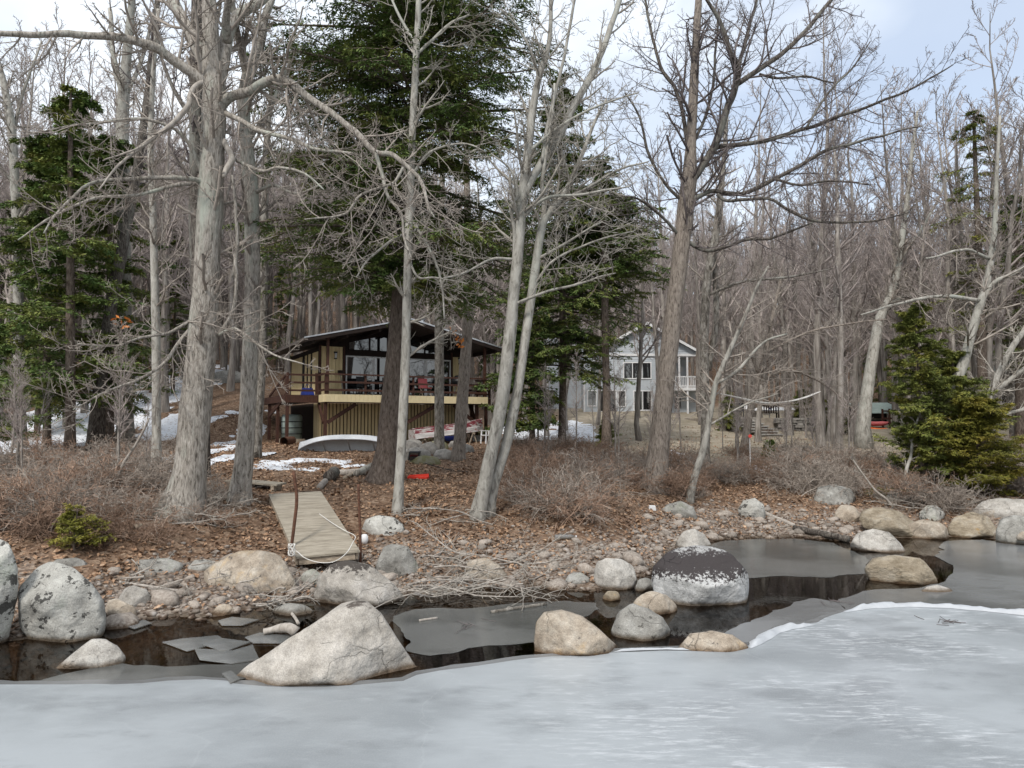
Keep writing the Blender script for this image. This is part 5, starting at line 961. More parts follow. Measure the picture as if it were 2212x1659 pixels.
hero('bare_tree', 'grey trunk leaning strongly right out of the green hemlocks', [S_([(1978,1046,27),(2000,960,25),(2031,893,24),(2058,836,22),(2081,786,20),(2098,722,18),(2116,663,17),(2131,612,15),(2141,560,13),(2150,480,10),(2153,380,8),(2160,250,5)], s=.4, n=1), S_([(2116,660,9),(2150,610,9),(2190,590,8),(2240,560,5)], d=-.8), S_([(2120,650,9),(2040,640,8),(1960,650,6),(1860,680,3)], d=-1.5, n=1.3), S_([(2140,560,7),(2080,540,6),(2000,560,4)], d=-1.2)], dens=2.4, seed=46, bk=BARK_PALE, tw=TWIG_OAK, up2=.02)
hero('bare_tree', 'pale leaning trunks reaching in from the right edge', [S_([(2092,990,14),(2110,930,14),(2133,870,14),(2160,800,13),(2190,745,12),(2225,700,10),(2270,650,7)], s=.2, n=1), S_([(2133,860,10),(2170,830,10),(2220,790,9),(2270,760,7)], d=-.6), S_([(2110,925,8),(2160,900,8),(2212,885,7),(2270,870,5)], d=-.6)], dens=2.4, seed=47, bk=BARK_PALE, tw=TWIG_PALE, up2=.02)
hero('birch_sapling', 'young white birch sapling in front of the right hemlocks', [S_([(1952,1062,8),(1955,1040,7),(1959,1010,7),(1968,985,6),(1971,946,5),(1980,913,4),(1992,880,3)], s=.3, n=1), S_([(1970,960,3),(1955,925,3),(1945,905,2)], n=1)], dens=2.4, seed=48, bk=BARK_PALE, tw=TWIG_PALE, L2=(.3, .8))
hero('dead_branch', 'bleached dead branch curving up out of the left brush', [S_([(215,1064,7),(235,1048,8),(252,1034,8),(267,1000,7),(290,966,6),(310,930,5),(322,903,3)], s=.2, n=.7, flare=(.1, 0))], dens=2, seed=49, bk=DEADWOOD, tw=TWIG_PALE, k=8, L2=(.3, .7), cat='branch')
hero('dead_branch', 'long bare stick leaning left over the big brownish block', [S_([(1932,1098,5),(1912,1076,5),(1891,1060,5),(1868,1030,4),(1850,1005,4),(1838,986,3)], s=.5, n=.3, flare=(.1, 0))], dens=2, seed=50, bk=DEADWOOD, tw=TWIG_PALE, k=7, L2=(.2, .4), cat='branch')

# ------------------------------------------------------------------ hemlocks
def planar(P, R, K, r, tr, ang, ln, n, rmin, droop=.0, sides=True, taper=.6, add=0.0):
    M, N = P.shape[:2]; t = tr[0] + (tr[1] - tr[0]) * (np.arange(K)[None] + r.random((M, K))) / K; x = t * (N - 1); i = np.minimum(x.astype(int), N - 2); f = (x - i)[..., None]
    mi = np.arange(M)[:, None]; a, b = P[mi, i], P[mi, i + 1]; pos = a + (b - a) * f; tan = nrm(b - a)
    side = nrm(np.cross(tan, np.array([0, 0, 1.]))) * np.where((np.arange(K) % 2)[None, :, None], 1, -1); side = nrm(side + r.normal(size=side.shape) * .18)
    an = np.radians(r.uniform(*ang, (M, K)))[..., None]; d = (tan * np.cos(an) + side * np.sin(an)).reshape(-1, 3)
    L_ = (np.linalg.norm(P[:, 1:] - P[:, :-1], axis=-1).sum(1)[:, None] * r.uniform(*ln, (M, K)) * (1 - taper * t) + add).reshape(-1); pos = pos.reshape(-1, 3); o = [pos]; st = (L_ / (n - 1))[:, None]
    for k in range(n - 1):
        d = nrm(d + r.normal(size=d.shape) * .08 + np.array([0, 0, -droop])); pos = pos + d * st; o.append(pos)
    C = np.stack(o, 1); return C, np.maximum((L_ * .012)[:, None] * np.linspace(1, .4, n)[None], rmin)
def needles(g, P, K, r, lf, wd):
    M, N = P.shape[:2]; t = (np.arange(K)[None] + r.random((M, K))) / K; x = t * (N - 1); i = np.minimum(x.astype(int), N - 2); f = (x - i)[..., None]; mi = np.arange(M)[:, None]
    a, b = P[mi, i], P[mi, i + 1]; pos = (a + (b - a) * f).reshape(-1, 3); tan = nrm(b - a).reshape(-1, 3); n = len(pos)
    up = nrm(np.array([0, 0, 1.]) + r.normal(size=(n, 3)) * .45); s = nrm(np.cross(tan, up)); sg = np.where(r.random(n) < .5, 1, -1)[:, None]; an = np.radians(r.uniform(15, 65, n))[:, None]
    d = tan * np.cos(an) + s * sg * np.sin(an); w_ = nrm(np.cross(d, up)); l = (lf * r.uniform(.6, 1.3, n))[:, None]; d[:, 2] -= .12
    v = np.stack([pos - w_ * wd * .5, pos + d * l * .6 + w_ * wd * 1.4, pos + d * l - w_ * wd * .6], 1); g.add(v, None, np.arange(n * 3).reshape(-1, 3))
def conifer(P, R, rad, nb, K2, K3, K4, r, lf=.13, wd=.024, t0=.1, droop=.05, elev=.1, sag=.22):
    """branches from t0 of the trunk up; rad(t): reach of the branches"""
    n1 = 7; N = len(P); t = t0 + (1 - t0) * (np.arange(nb) + r.random(nb)) / nb; x = t * (N - 1); i = np.minimum(x.astype(int), N - 2); f = (x - i)[:, None]; pos = P[i] + (P[i + 1] - P[i]) * f
    az = r.uniform(0, 2 * PI, nb); L_ = np.array([rad(a) for a in t]) * r.uniform(.36, 1.18, nb); d = np.stack([np.cos(az), np.sin(az), elev + r.normal(size=nb) * .12], 1); o = [pos]
    for k in range(n1 - 1):
        d = nrm(d + r.normal(size=d.shape) * .07 + np.array([0, 0, -1.]) * (sag * (1 - 1.2 * k / (n1 - 1))) * .45); pos = pos + d * (L_ / (n1 - 1))[:, None]; o.append(pos)
    A = np.stack(o, 1); RA = np.maximum((L_ * .013 + .006)[:, None] * np.linspace(1, .25, n1)[None], .006)
    B, RB = planar(A, RA, K2, r, (.12, 1), (45, 72), (.28, .45), 5, .004, droop, add=.08); C, RC = planar(B, RB, K3, r, (.1, 1), (40, 65), (.3, .5), 4, .003, droop, add=.05)
    wood = Geo().tubes(A, RA, 4).tubes(B[:, ::2], RB[:, ::2], 3); fol = Geo(); needles(fol, C, K4, r, lf, wd); needles(fol, B, K4 + 4, r, lf, wd); needles(fol, A[:, 3:], 8, r, lf, wd); return wood, fol
def hemlock(label, tr, Y, rad, nb, K2, K3, K4, seed, m=NEEDLE, bk=BARK_HEM, base_uv=None, lf=.13, wd=.024, t0=.1, grp=None, name='hemlock_tree', top=None, sag=.22, elev=.1, k=12):
    r = np.random.default_rng(seed); b = hit(*(base_uv or tr[0][:2])); Y0 = Y or b[1]; P, R = trace(tr, Y0, 0, n=40)
    if top:
        n = max(5, int((top - P[-1, 2]) / .55)); d = P[-1] - P[-3]; d = nrm(d * np.array([.3, .3, 1])); z = np.linspace(0, 1, n)[1:, None] * (top - P[-1, 2]); P = np.concatenate([P, P[-1] + d * z]); R = np.concatenate([R, np.linspace(R[-1], .02, n)[1:]])
    base = np.array([P[0, 0], P[0, 1], gz(P[0, 0], P[0, 1])]); P[0, 2] = base[2] - .2; root = thing(name, label, 'tree', base, 0, grp)
    trunk_geo(P, flare(P, R, .5, .4), k, seed).obj('trunk', bk, root, base, True); w_, f_ = conifer(P, R, rad, nb, K2, K3, K4, r, lf, wd, t0, sag=sag, elev=elev)
    w_.obj('branches', bk, root, base, True); f_.obj('foliage', m, root, base, False); return root
hemlock('very tall dark hemlock with a thick brown trunk in front of the cabin', [(825,1040,66),(832,1000,52),(838,950,46),(850,800,39),(862,650,33),(870,560,29),(880,400,25),(895,250,21),(908,100,17),(918,-40,14)], None,
        lambda t: np.interp(t, (0, .45, .55, .7, .86, 1), (3.2, 3.5, 4.5, 4.6, 4.0, .5)), 200, 17, 6, 11, 61, top=19, t0=.45, lf=.12, wd=.019, k=18)
hemlock('tall hemlock behind the twin pale stems', [(1214,940,16),(1216,800,15),(1215,650,14),(1213,500,13),(1210,300,11)], 38, lambda t: np.interp(t, (0, .12, .35, .6, .85, 1), (2.2, 3.0, 4.6, 4.4, 2.6, .3)), 150, 13, 5, 9, 62, top=22, t0=.22, lf=.17, wd=.030)
hemlock('hemlock with a bare brown lower trunk in front of the grey house', [(1310,945,20),(1310,850,17),(1308,750,16),(1306,600,14),(1304,480,11),(1303,420,9)], 36, lambda t: np.interp(t, (0, .35, .5, .8, 1), (1.0, 2.0, 3.7, 2.9, .3)), 100, 13, 5, 9, 63, m=NEEDLE, top=16.5, t0=.53, lf=.16, wd=.028)
hemlock('dense low hemlock right of the cabin, branches to the ground', [(1150,940,12),(1150,850,11),(1150,760,9),(1152,660,6),(1153,600,3)], 36, lambda t: np.interp(t, (0, .3, 1), (2.6, 2.6, .3)), 70, 12, 5, 7, 64, t0=.04, lf=.18, wd=.036, base_uv=(1150,940))
hemlock('tall slender hemlock at the far left with sparse boughs', [(102,925,15),(102,800,14),(104,600,13),(106,420,10),(108,300,8)], 30, lambda t: np.interp(t, (0, .2, .5, 1), (2.5, 2.9, 2.3, .8)), 90, 11, 5, 7, 65, base_uv=(102,925), top=14.5, t0=.12, lf=.17, wd=.034)
hemlock('dark hemlock second from the left with a straight brown trunk', [(152,930,20),(152,800,19),(152,600,16),(152,420,12),(152,250,8)], 28, lambda t: np.interp(t, (0, .2, .5, 1), (2.6, 2.9, 2.2, .8)), 90, 11, 5, 7, 66, base_uv=(152,930), top=16.5, t0=.14, lf=.17, wd=.034)
hemlock('dark hemlock nearest to the leaning black trunk', [(236,925,18),(236,800,17),(238,600,14),(240,420,11),(240,300,8)], 32, lambda t: np.interp(t, (0, .2, .5, 1), (2.6, 3.0, 2.3, .8)), 90, 11, 5, 7, 67, base_uv=(236,925), top=15, t0=.12, lf=.17, wd=.034)
hemlock('small hemlock at the left edge below the pale trunk', [(-12,960,10),(-12,880,9),(-10,780,7),(-8,700,4)], 24, lambda t: np.interp(t, (0, .3, 1), (1.6, 1.5, .2)), 45, 11, 5, 6, 68, base_uv=(-12,960), t0=.1, lf=.12, wd=.019)
hemlock('bushy young hemlock, the tallest of the evergreens at the right water edge', [(1992,1050,16),(1990,960,14),(1985,860,11),(1980,760,7),(1978,660,3)], None, lambda t: np.interp(t, (0, .25, .6, 1), (.85, 1.15, 1.0, .3)), 95, 12, 5, 13, 69, m=NEEDLE2, t0=.08, elev=.45, sag=.12, lf=.095, wd=.014)
hemlock('yellow-green hemlock bush at the right of the young hemlock', [(2110,1068,12),(2110,1020,10),(2110,960,8),(2112,900,4),(2112,870,3)], None, lambda t: np.interp(t, (0, .25, .6, 1), (1.3, 1.55, 1.2, .4)), 80, 12, 5, 13, 70, m=NEEDLE3, t0=.04, elev=.5, sag=.12, lf=.095, wd=.014, name='hemlock_bush')
hemlock('mid green hemlock between the young hemlock and the yellow-green bush', [(2065,1035,13),(2063,950,11),(2060,860,8),(2058,760,4)], None, lambda t: np.interp(t, (0, .25, .6, 1), (1.5, 1.6, 1.2, .3)), 85, 12, 5, 13, 71, m=NEEDLE2, t0=.08, elev=.45, sag=.12, lf=.095, wd=.014)
hemlock('low hemlock bough spreading over the grey boulder', [(1920,1075,6),(1925,1064,5),(1935,1052,3)], None, lambda t: np.interp(t, (0, 1), (.95, .7)), 9, 10, 5, 7, 72, m=NEEDLE3, t0=.3, lf=.10, wd=.016, name='hemlock_sapling')
hemlock('tall thin pine rising above the right hemlocks', [(2125,930,22),(2122,800,19),(2118,650,16),(2112,480,12),(2106,330,8),(2104,240,4)], 33, lambda t: np.interp(t, (0, .3, .6, 1), (.8, 2.4, 2.0, .5)), 40, 10, 4, 6, 73, m=NEEDLE2, t0=.3, base_uv=(2125,930), lf=.14, wd=.02, name='pine_tree')
hemlock('dark pine at the right edge behind the leaning trunks', [(2205,930,20),(2203,800,18),(2200,650,14),(2196,520,9),(2194,420,5)], 34, lambda t: np.interp(t, (0, .3, .6, 1), (1.4, 2.8, 2.4, .3)), 70, 10, 4, 6, 74, m=NEEDLE, t0=.25, base_uv=(2205,930), lf=.14, wd=.02, name='pine_tree')
hemlock('yellow-green hemlock sapling on the left bank above the pebbles', [(160,1192,5),(160,1168,4),(163,1138,3),(168,1100,2)], None, lambda t: np.interp(t, (0, .3, 1), (.72, .55, .12)), 22, 9, 4, 7, 75, m=NEEDLE3, t0=.05, elev=.4, sag=.1, lf=.06, wd=.010, name='hemlock_sapling')
for uv, h, lab, mm in (((1310, 962), 1.5, 'olive evergreen bush at the foot of the bare brown hemlock', NEEDLE2), ((1662, 1008), 1.0, 'narrow little evergreen right of the red marker disc', NEEDLE), ((1800, 935), 3.2, 'olive young evergreen left of the scarred birch', NEEDLE2), ((1836, 935), 1.1, 'low olive evergreen at the foot of the scarred birch', NEEDLE3),
                       ((1730, 905), 2.4, 'small evergreen by the stone steps', NEEDLE2), ((1575, 930), 2.6, 'olive evergreen left of the stone steps', NEEDLE2), ((1760, 885), 3.6, 'olive evergreen behind the right end of the hammock', NEEDLE2)):
    b = hit(*uv); p = [(uv[0], uv[1], 6), (uv[0], uv[1] - h * .5 * F / b[1], 5), (uv[0], uv[1] - h * F / b[1], 2)]
    hemlock(lab, p, None, lambda t, h=h: h * np.interp(t, (0, .3, 1), (.42, .38, .06)) * (.55 if h == 1.0 else 1), 44, 10, 4, 6, 80 + int(uv[0]), m=mm, t0=.05, lf=.11, wd=.018, name='young_evergreen')

# ------------------------------------------------------------------ the woods on the slope
def bare_proto(seed, h=17.0):
    r = np.random.default_rng(seed); n = 13; z = np.linspace(0, 1, n); P = np.stack([r.normal() * .8 * z**1.5 + np.cumsum(r.normal(size=n)) * .07, r.normal() * .8 * z**1.5 + np.cumsum(r.normal(size=n)) * .07, z * h - .3], 1); P[:, :2] -= P[0, :2]
    R = np.interp(z, (0, .04, .5, 1), (.24, .17, .11, .015)); tr = Geo().tubes(P, R, 8); g = Geo()
    A, RA = spawn(P[None], R[None], 26, r, (.30, .98), (28, 60), (2.4, 4.6), taper=.55, n=8, wig=.10, up=.10, rr=.5, rmin=.014, tip=.3); g.tubes(A, RA, 4)
    B, RB = spawn(A, RA, 8, r, (.15, 1), (28, 58), (.28, .5), rel=True, n=5, wig=.14, up=.08, rr=.6, rmin=.010); g.tubes(B, RB, 3)
    C, RC = spawn(B, RB, 6, r, (.15, 1), (25, 55), (.3, .6), rel=True, n=4, wig=.14, up=.06, rr=.7, rmin=.007); g.tubes(C, RC, 3)
    return tr.mesh('trunk', FAR_BARK, smooth=True), g.mesh('crown', FAR_TWIG, smooth=True)
BP = [bare_proto(300 + s, h) for s, h in enumerate((15, 17, 19, 16, 18, 14, 20))]
r = np.random.default_rng(77); pts = []
def okpos(x, y):
    if .455 < x / y < .54 and y < 50: return False
    if -16.5 < x < 1.5 and 31 < y < 47: return False
    if 2 < x < 18.5 and 57 < y < 73: return False
    if y < 57 and 1 < x < .44 * y - 1: return r.random() < .06 and y > 40
    if y < 42 and x > -.42 * y and x < .44 * y: return False
    return True
G_ = {}; tries = 0
while len(pts) < 1500 and tries < 90000:
    tries += 1; y = 26 + 112 * r.random() ** 1.25; x = r.uniform(-.80, .80) * y
    if (y < 33 and x > 0) or (y < 37 and x < 0): continue
    if not okpos(x, y): continue
    s = 1.75 + y * .003; k = (int(x // 3), int(y // 3))
    if any((x - a) ** 2 + (y - b) ** 2 < s * s for i in (-1, 0, 1) for j in (-1, 0, 1) for a, b in G_.get((k[0] + i, k[1] + j), ())): continue
    G_.setdefault(k, []).append((x, y)); pts.append((x, y))
pts.sort(key=lambda p: p[1])
ZB_ = ((-.62, 'at the left edge, behind the pale crooked trunk', 'left edge'), (-.50, 'behind the dark left hemlocks', 'left hemlocks'), (-.40, 'between the left hemlocks and the thickest oak', 'left of the oak'), (-.34, 'on the slope between the two grey oak trunks', 'between the oaks'), (-.22, 'above the left half of the cabin roof', 'left cabin roof'),
       (-.10, 'above the right half of the cabin roof', 'right cabin roof'), (.05, 'between the twin pale stems and the grey house', 'left of the grey house'), (.21, 'behind the grey house', 'grey house'), (.30, 'above the stone steps', 'stone steps'), (.40, 'between the hammock and the scarred birch', 'hammock'), (.50, 'between the scarred birch and the young right hemlock', 'scarred birch'), (.60, 'behind the right hemlocks', 'right hemlocks'), (9e9, 'at the right edge, behind the leaning pale trunks', 'right edge'))
def zone_of(x, y):
    for b_, lab, gr in ZB_:
        if x / y < b_: break
    nr = 'stout bare tree in the front woods ' if y < 52 else 'thin bare tree deep in the woods '
    return nr + lab, ('front' if y < 52 else 'deep') + ' woods, ' + gr
roots = []
for tm, cm in BP:
    t = thing('bare_tree', '', 'tree'); link('trunk', tm, t); link('crown', cm, t); roots.append(t)
NI = 262
for i, (x, y) in enumerate(pts[:NI]):
    lb, gr = zone_of(x, y); s = r.uniform(.82, 1.2) * (1.06 if x < 0 else .95); src = roots[i % 7]
    if i < 7: src.location = (x, y, gz(x, y)); src.scale = (s,) * 3; src.rotation_euler = (0, 0, r.uniform(0, 6.3)); tag(src, lb, 'tree', gr)
    else: dup(src, (x, y, gz(x, y)), r.uniform(0, 6.3), s, lb, gr)
for i, (u, y, s, lb) in enumerate(((1775, 36, 1.18, 'tall slim grey tree at the right end of the hammock'), (1705, 45, 1.3, 'tall slim grey tree behind the middle of the hammock'), (1838, 41, 1.2, 'tall slim grey tree just left of the scarred birch'), (1962, 38, 1.1, 'tall slim grey tree just right of the scarred birch'), (2062, 34, 1.12, 'tall slim grey tree behind the mid green hemlock'), (2152, 31, 1.0, 'tall slim grey tree between the thin pine and the dark pine'),
        (2208, 37, 1.2, 'tall slim grey tree at the right edge beside the dark pine'), (1625, 52, 1.35, 'tall slim grey tree behind the stone steps'), (1912, 56, 1.3, 'tall slim grey tree behind the green roofed shed'), (1560, 47, 1.15, 'tall slim grey tree at the left end of the terrace'), (1440, 58, 1.3, 'tall slim grey tree beside the porch of the grey house'))):
    p = at(u, 900, y); dup(roots[(i * 3 + 2) % 7], (p[0], y, gz(p[0], y)), i * 1.9, s, lb, 'tall slim trees over the lawn')
side = [(sx * r.uniform(.80, 1.45) * y, y) for sx in (-1, 1) for y in 42 + 96 * r.random(330)]
def far_wood(pts):
    """the farther woods, which read as one mass: points carrying the same trees"""
    r = np.random.default_rng(78); ns = 1100; ys_ = 46 + 66 * r.random(ns); xs_ = r.uniform(-.78, .78, ns) * ys_; ok = np.array([okpos(x, y) and (x / y < .08 or y > 72) for x, y in zip(xs_, ys_)])
    X = np.concatenate([[p[0] for p in pts], xs_[ok]]); Y = np.concatenate([[p[1] for p in pts], ys_[ok]]); n = len(X); SZ = np.concatenate([r.uniform(.75, 1.1, len(pts)), r.uniform(.16, .42, ok.sum())]); me = bpy.data.meshes.new('far_woods')
    me.vertices.add(n); me.vertices.foreach_set('co', np.stack([X, Y, ground(X, Y)], 1).astype(np.float32).ravel())
    for nm, ty, v in (('turn', 'FLOAT', r.uniform(0, 6.3, n)), ('size', 'FLOAT', SZ), ('pick', 'INT', r.integers(0, 4, n))):
        me.attributes.new(nm, ty, 'POINT').data.foreach_set('value', v.astype(np.int32 if ty == 'INT' else np.float32))
    o = link('far_woods', me); ng = bpy.data.node_groups.new('far_woods', 'GeometryNodeTree'); N = ng.nodes.new; L = ng.links.new
    ng.interface.new_socket('Geometry', in_out='INPUT', socket_type='NodeSocketGeometry'); ng.interface.new_socket('Geometry', in_out='OUTPUT', socket_type='NodeSocketGeometry')
    gi, go, jn = N('NodeGroupInput'), N('NodeGroupOutput'), N('GeometryNodeJoinGeometry')
    def attr(nm, ty):
        a = N('GeometryNodeInputNamedAttribute'); a.data_type = ty; a.inputs['Name'].default_value = nm; return a.outputs[0]
    cx = N('ShaderNodeCombineXYZ'); L(attr('turn', 'FLOAT'), cx.inputs['Z']); sz_ = attr('size', 'FLOAT'); pk = attr('pick', 'INT')
    for k in range(4):
        cp = N('FunctionNodeCompare'); cp.data_type = 'INT'; cp.operation = 'EQUAL'; L(pk, cp.inputs[2]); cp.inputs[3].default_value = k
        for ch in roots[k].children:
            oi = N('GeometryNodeObjectInfo'); oi.transform_space = 'ORIGINAL'; oi.inputs['Object'].default_value = ch; oi.inputs['As Instance'].default_value = True
            ip = N('GeometryNodeInstanceOnPoints'); L(gi.outputs[0], ip.inputs['Points']); L(cp.outputs[0], ip.inputs['Selection']); L(oi.outputs['Geometry'], ip.inputs['Instance']); L(cx.outputs[0], ip.inputs['Rotation']); L(sz_, ip.inputs['Scale']); L(ip.outputs[0], jn.inputs[0])
    L(jn.outputs[0], go.inputs[0]); o.modifiers.new('woods', 'NODES').node_group = ng
    return tag(o, kind='stuff')
far_wood(pts[NI:] + side)
# a few dark evergreens far up the slope
hp = []
for s in range(2):
    q = np.random.default_rng(500 + s); P = np.stack([0 * np.linspace(0, 1, 20), 0 * np.linspace(0, 1, 20), np.linspace(-.3, 13, 20)], 1); R = np.linspace(.16, .02, 20)
    w_, f_ = conifer(P, R, lambda t: np.interp(t, (0, .2, .5, 1), (2.0, 2.6, 2.0, .2)), 70, 9, 4, 6, q, .17, .032, .12); t = thing('hemlock_tree', '', 'tree')
    Geo().tubes(P, R, 7).obj('trunk', BARK_HEM, t, smooth=True); w_.obj('branches', BARK_HEM, t); f_.obj('foliage', NEEDLE, t); hp.append(t)
for i, (x, y, s) in enumerate(((-29, 40, .9), (-24, 36, .95), (-33, 47, 1.1), (-21, 44, .8), (-17, 52, .6), (30, 58, .8), (27, 48, .75), (36, 62, 1), (41, 58, .9), (-2, 62, .8))):
    lb, gr = ('dark hemlock deep in the woods left of the cabin', 'hemlocks in the left woods') if x < -10 else ('dark hemlock deep in the woods at the right', 'hemlocks in the right woods') if x > 0 else ('lone dark hemlock in the woods right behind the cabin roof', None)
    src = hp[i % 2]
    if i < 2: src.location = (x, y, gz(x, y)); src.scale = (s,) * 3; tag(src, lb, 'tree', gr)
    else:
        o = dup(src, (x, y, gz(x, y)), i * 1.3, s, lb, gr)
        if gr is None and 'group' in o: del o['group']

# ------------------------------------------------------------------ brush
def bush_proto(seed, m, h=1.0, spread=.9, n=36):
    r = np.random.default_rng(seed); g = Geo(); b = r.normal(size=(n, 2)) * .22; az = r.uniform(0, 6.3, n); el = r.uniform(.25, 1.2, n); d = np.stack([np.cos(az) * np.cos(el) * spread, np.sin(az) * np.cos(el) * spread, np.sin(el)], 1); pos = np.concatenate([b, np.full((n, 1), -.06)], 1); L_ = h * r.uniform(.6, 1.3, n); o = [pos]
    for k in range(6): d = nrm(d + r.normal(size=d.shape) * .17 + np.array([0, 0, .04 - .07 * k])); pos = pos + d * (L_ / 6)[:, None]; o.append(pos)
    A = np.stack(o, 1); RA = np.linspace(.010, .0055, 7)[None].repeat(n, 0) * r.uniform(.7, 1.3, (n, 1)); g.tubes(A, RA, 3)
    B, RB = spawn(A, RA, 7, r, (.25, 1), (25, 70), (.25, .55), rel=True, n=4, wig=.2, up=.0, rr=.8, rmin=.0042); g.tubes(B, RB, 3)
    C, RC = spawn(B, RB, 3, r, (.2, 1), (25, 70), (.35, .75), rel=True, n=3, wig=.25, up=0, rr=.8, rmin=.0042); g.tubes(C, RC, 3); return g.mesh('bare_shrub', m, smooth=True)
BU = {'r': [bush_proto(400 + s, BRUSH_RED) for s in range(4)], 'g': [bush_proto(410 + s, BRUSH_GREY) for s in range(4)]}
r = np.random.default_rng(88)
for (u0, u1, v0, v1, n, mix, sc_, lb, gr) in (
    (-20, 370, 990, 1075, 30, .35, (.8, 1.25), 'tangled bare shrub on the left bank below the hemlocks', 'bare shrubs on the left bank'), (-20, 330, 1075, 1165, 22, .5, (.6, 1.05), 'low bare shrub along the foot of the left bank', 'low shrubs on the left bank'), (0, 400, 945, 985, 9, .35, (.7, 1.1), 'bare shrub between the snow patches and the left hemlocks', 'shrubs by the left snow patches'),
    (420, 480, 1070, 1130, 5, .5, (.5, .8), 'small bare shrub between the two grey oak trunks', 'small shrubs by the oak trunks'),
    (1095, 1300, 1020, 1135, 27, .6, (.75, 1.15), 'reddish bare shrub in the thicket right of the twin pale stems', 'reddish thicket shrubs'), (1100, 1330, 960, 1020, 16, .6, (.8, 1.2), 'reddish bare shrub at the back of the thicket', 'shrubs at the back of the thicket'),
    (1340, 1520, 985, 1075, 24, .65, (.6, 1.1), 'bare shrub round the foot of the tall dark-limbed oak', 'shrubs round the right oak'), (1540, 1700, 985, 1050, 20, .6, (.55, .9), 'bare shrub on the right bank by the red marker disc', 'shrubs by the marker disc'), (1690, 1910, 985, 1070, 36, .25, (.75, 1.2), 'grey bare shrub in the thicket left of the right hemlocks', 'grey thicket shrubs'),
    (1930, 2060, 1040, 1100, 10, .3, (.7, 1.1), 'grey bare shrub behind the boulders below the right hemlocks', 'shrubs below the right hemlocks'), (2140, 2230, 960, 1070, 12, .4, (.8, 1.2), 'bare shrub at the right edge behind the pale boulder', 'shrubs at the right edge'),
    (1560, 1900, 915, 945, 5, .4, (.5, .8), 'bare shrub at the edge of the dry lawn', 'shrubs at the lawn edge')):
    for a in range(n):
        p = hit(r.uniform(u0, u1), r.uniform(v0, v1)); kd = 'r' if r.random() < mix else 'g'; o = link('bare_shrub', BU[kd][r.integers(4)], None, p); s = r.uniform(*sc_); o.scale = (s * r.uniform(.9, 1.3), s * r.uniform(.9, 1.3), s * r.uniform(.75, 1.05)); o.rotation_euler = (0, 0, r.uniform(0, 6.3)); tag(o, lb, 'shrub', gr)

# slim saplings between the beach and the lawn
r = np.random.default_rng(93)
for u0, u1, v0, v1, n, lb, gr in ((1330, 1420, 955, 1010, 6, 'slim bare sapling left of the tall dark-limbed oak', 'saplings left of the right oak'), (1440, 1640, 945, 1010, 10, 'slim bare sapling between the tall dark-limbed oak and the red marker disc', 'saplings by the marker disc'), (1680, 1880, 940, 1010, 12, 'slim bare sapling in the grey thicket before the lawn', 'saplings in the grey thicket'),
        (20, 340, 985, 1060, 9, 'slim bare sapling in the tangled shrubs of the left bank', 'saplings on the left bank'), (1120, 1320, 955, 1000, 6, 'slim bare sapling in the reddish thicket', 'saplings in the reddish thicket')):
    for k in range(n):
        p = hit(r.uniform(u0, u1), r.uniform(v0, v1)); dup(roots[r.integers(7)], p, r.uniform(0, 6.3), r.uniform(.13, .27), lb, gr)['category'] = 'sapling'
for o in [x for x in col.objects if x.get('category') == 'sapling']: o.name = 'bare_sapling'

# ------------------------------------------------------------------ fallen leaves
r = np.random.default_rng(91); n = 80000; X = r.uniform(-16, 19, n * 2); dd = 30 * r.random(n * 2) ** 1.5; Y = shore(X) + .4 + dd
ok = (np.abs(X / Y) < .76) & (r.random(n * 2) < np.clip(dd / 2.4, .22, 1) * (.62 + 1.3 * fbm(np.stack([X * .9, Y * .9, 0 * X], 1), 3)).clip(.25, 1)) & ~((X > 3) & (Y > 29) & (r.random(n * 2) < .8)); X, Y = X[ok][:n], Y[ok][:n]; n = len(X); Z = ground(X, Y)
l = np.clip(r.lognormal(math.log(.07), .35, n), .03, .17); az = r.uniform(0, 6.3, n); d = np.stack([np.cos(az), np.sin(az), r.normal(size=n) * .35], 1); s = np.stack([-np.sin(az), np.cos(az), r.normal(size=n) * .45], 1) * .36; p = np.stack([X, Y, Z + r.uniform(.005, .05, n)], 1); l = l[:, None]
v = np.stack([p - d * l / 2, p + s * l + np.array([0, 0, .008]), p + d * l / 2, p - s * l + np.array([0, 0, .012])], 1)
tag(Geo().add(v, np.arange(n * 4).reshape(-1, 4)).obj('fallen_leaves', LEAFM), kind='stuff')

# ------------------------------------------------------------------ the dock section on the bank and its pipes
dA, dB, dC, dD = at(640, 1204, 13.9), at(778, 1190, 13.95), at(693, 1061, 17.1), at(580, 1067, 17.05)
t = thing('dock_section', 'weathered plywood dock section hauled up the bank', 'dock', dA)
def onp(u, v, h=0): return dA + (dB - dA) * u + ((dD + (dC - dD) * u) - (dA + (dB - dA) * u)) * v + np.array([0, 0, h])
for v0, v1 in ((0, .335), (.34, .70), (.705, 1)): Geo().prism([onp(0, v0), onp(1, v0), onp(1, v1), onp(0, v1)], (0, 0, -.03)).obj('deck_panel', PLY, t, dA)
for u in (.03, .97): Geo().beam(onp(u, 0.02, -.11), onp(u, .99, -.11), .05, .15).obj('side_beam', TIMBER, t, dA)
for v in (.02, .5, .97): Geo().beam(onp(.06, v, -.11), onp(.94, v, -.11), .05, .14).obj('cross_beam', TIMBER, t, dA)
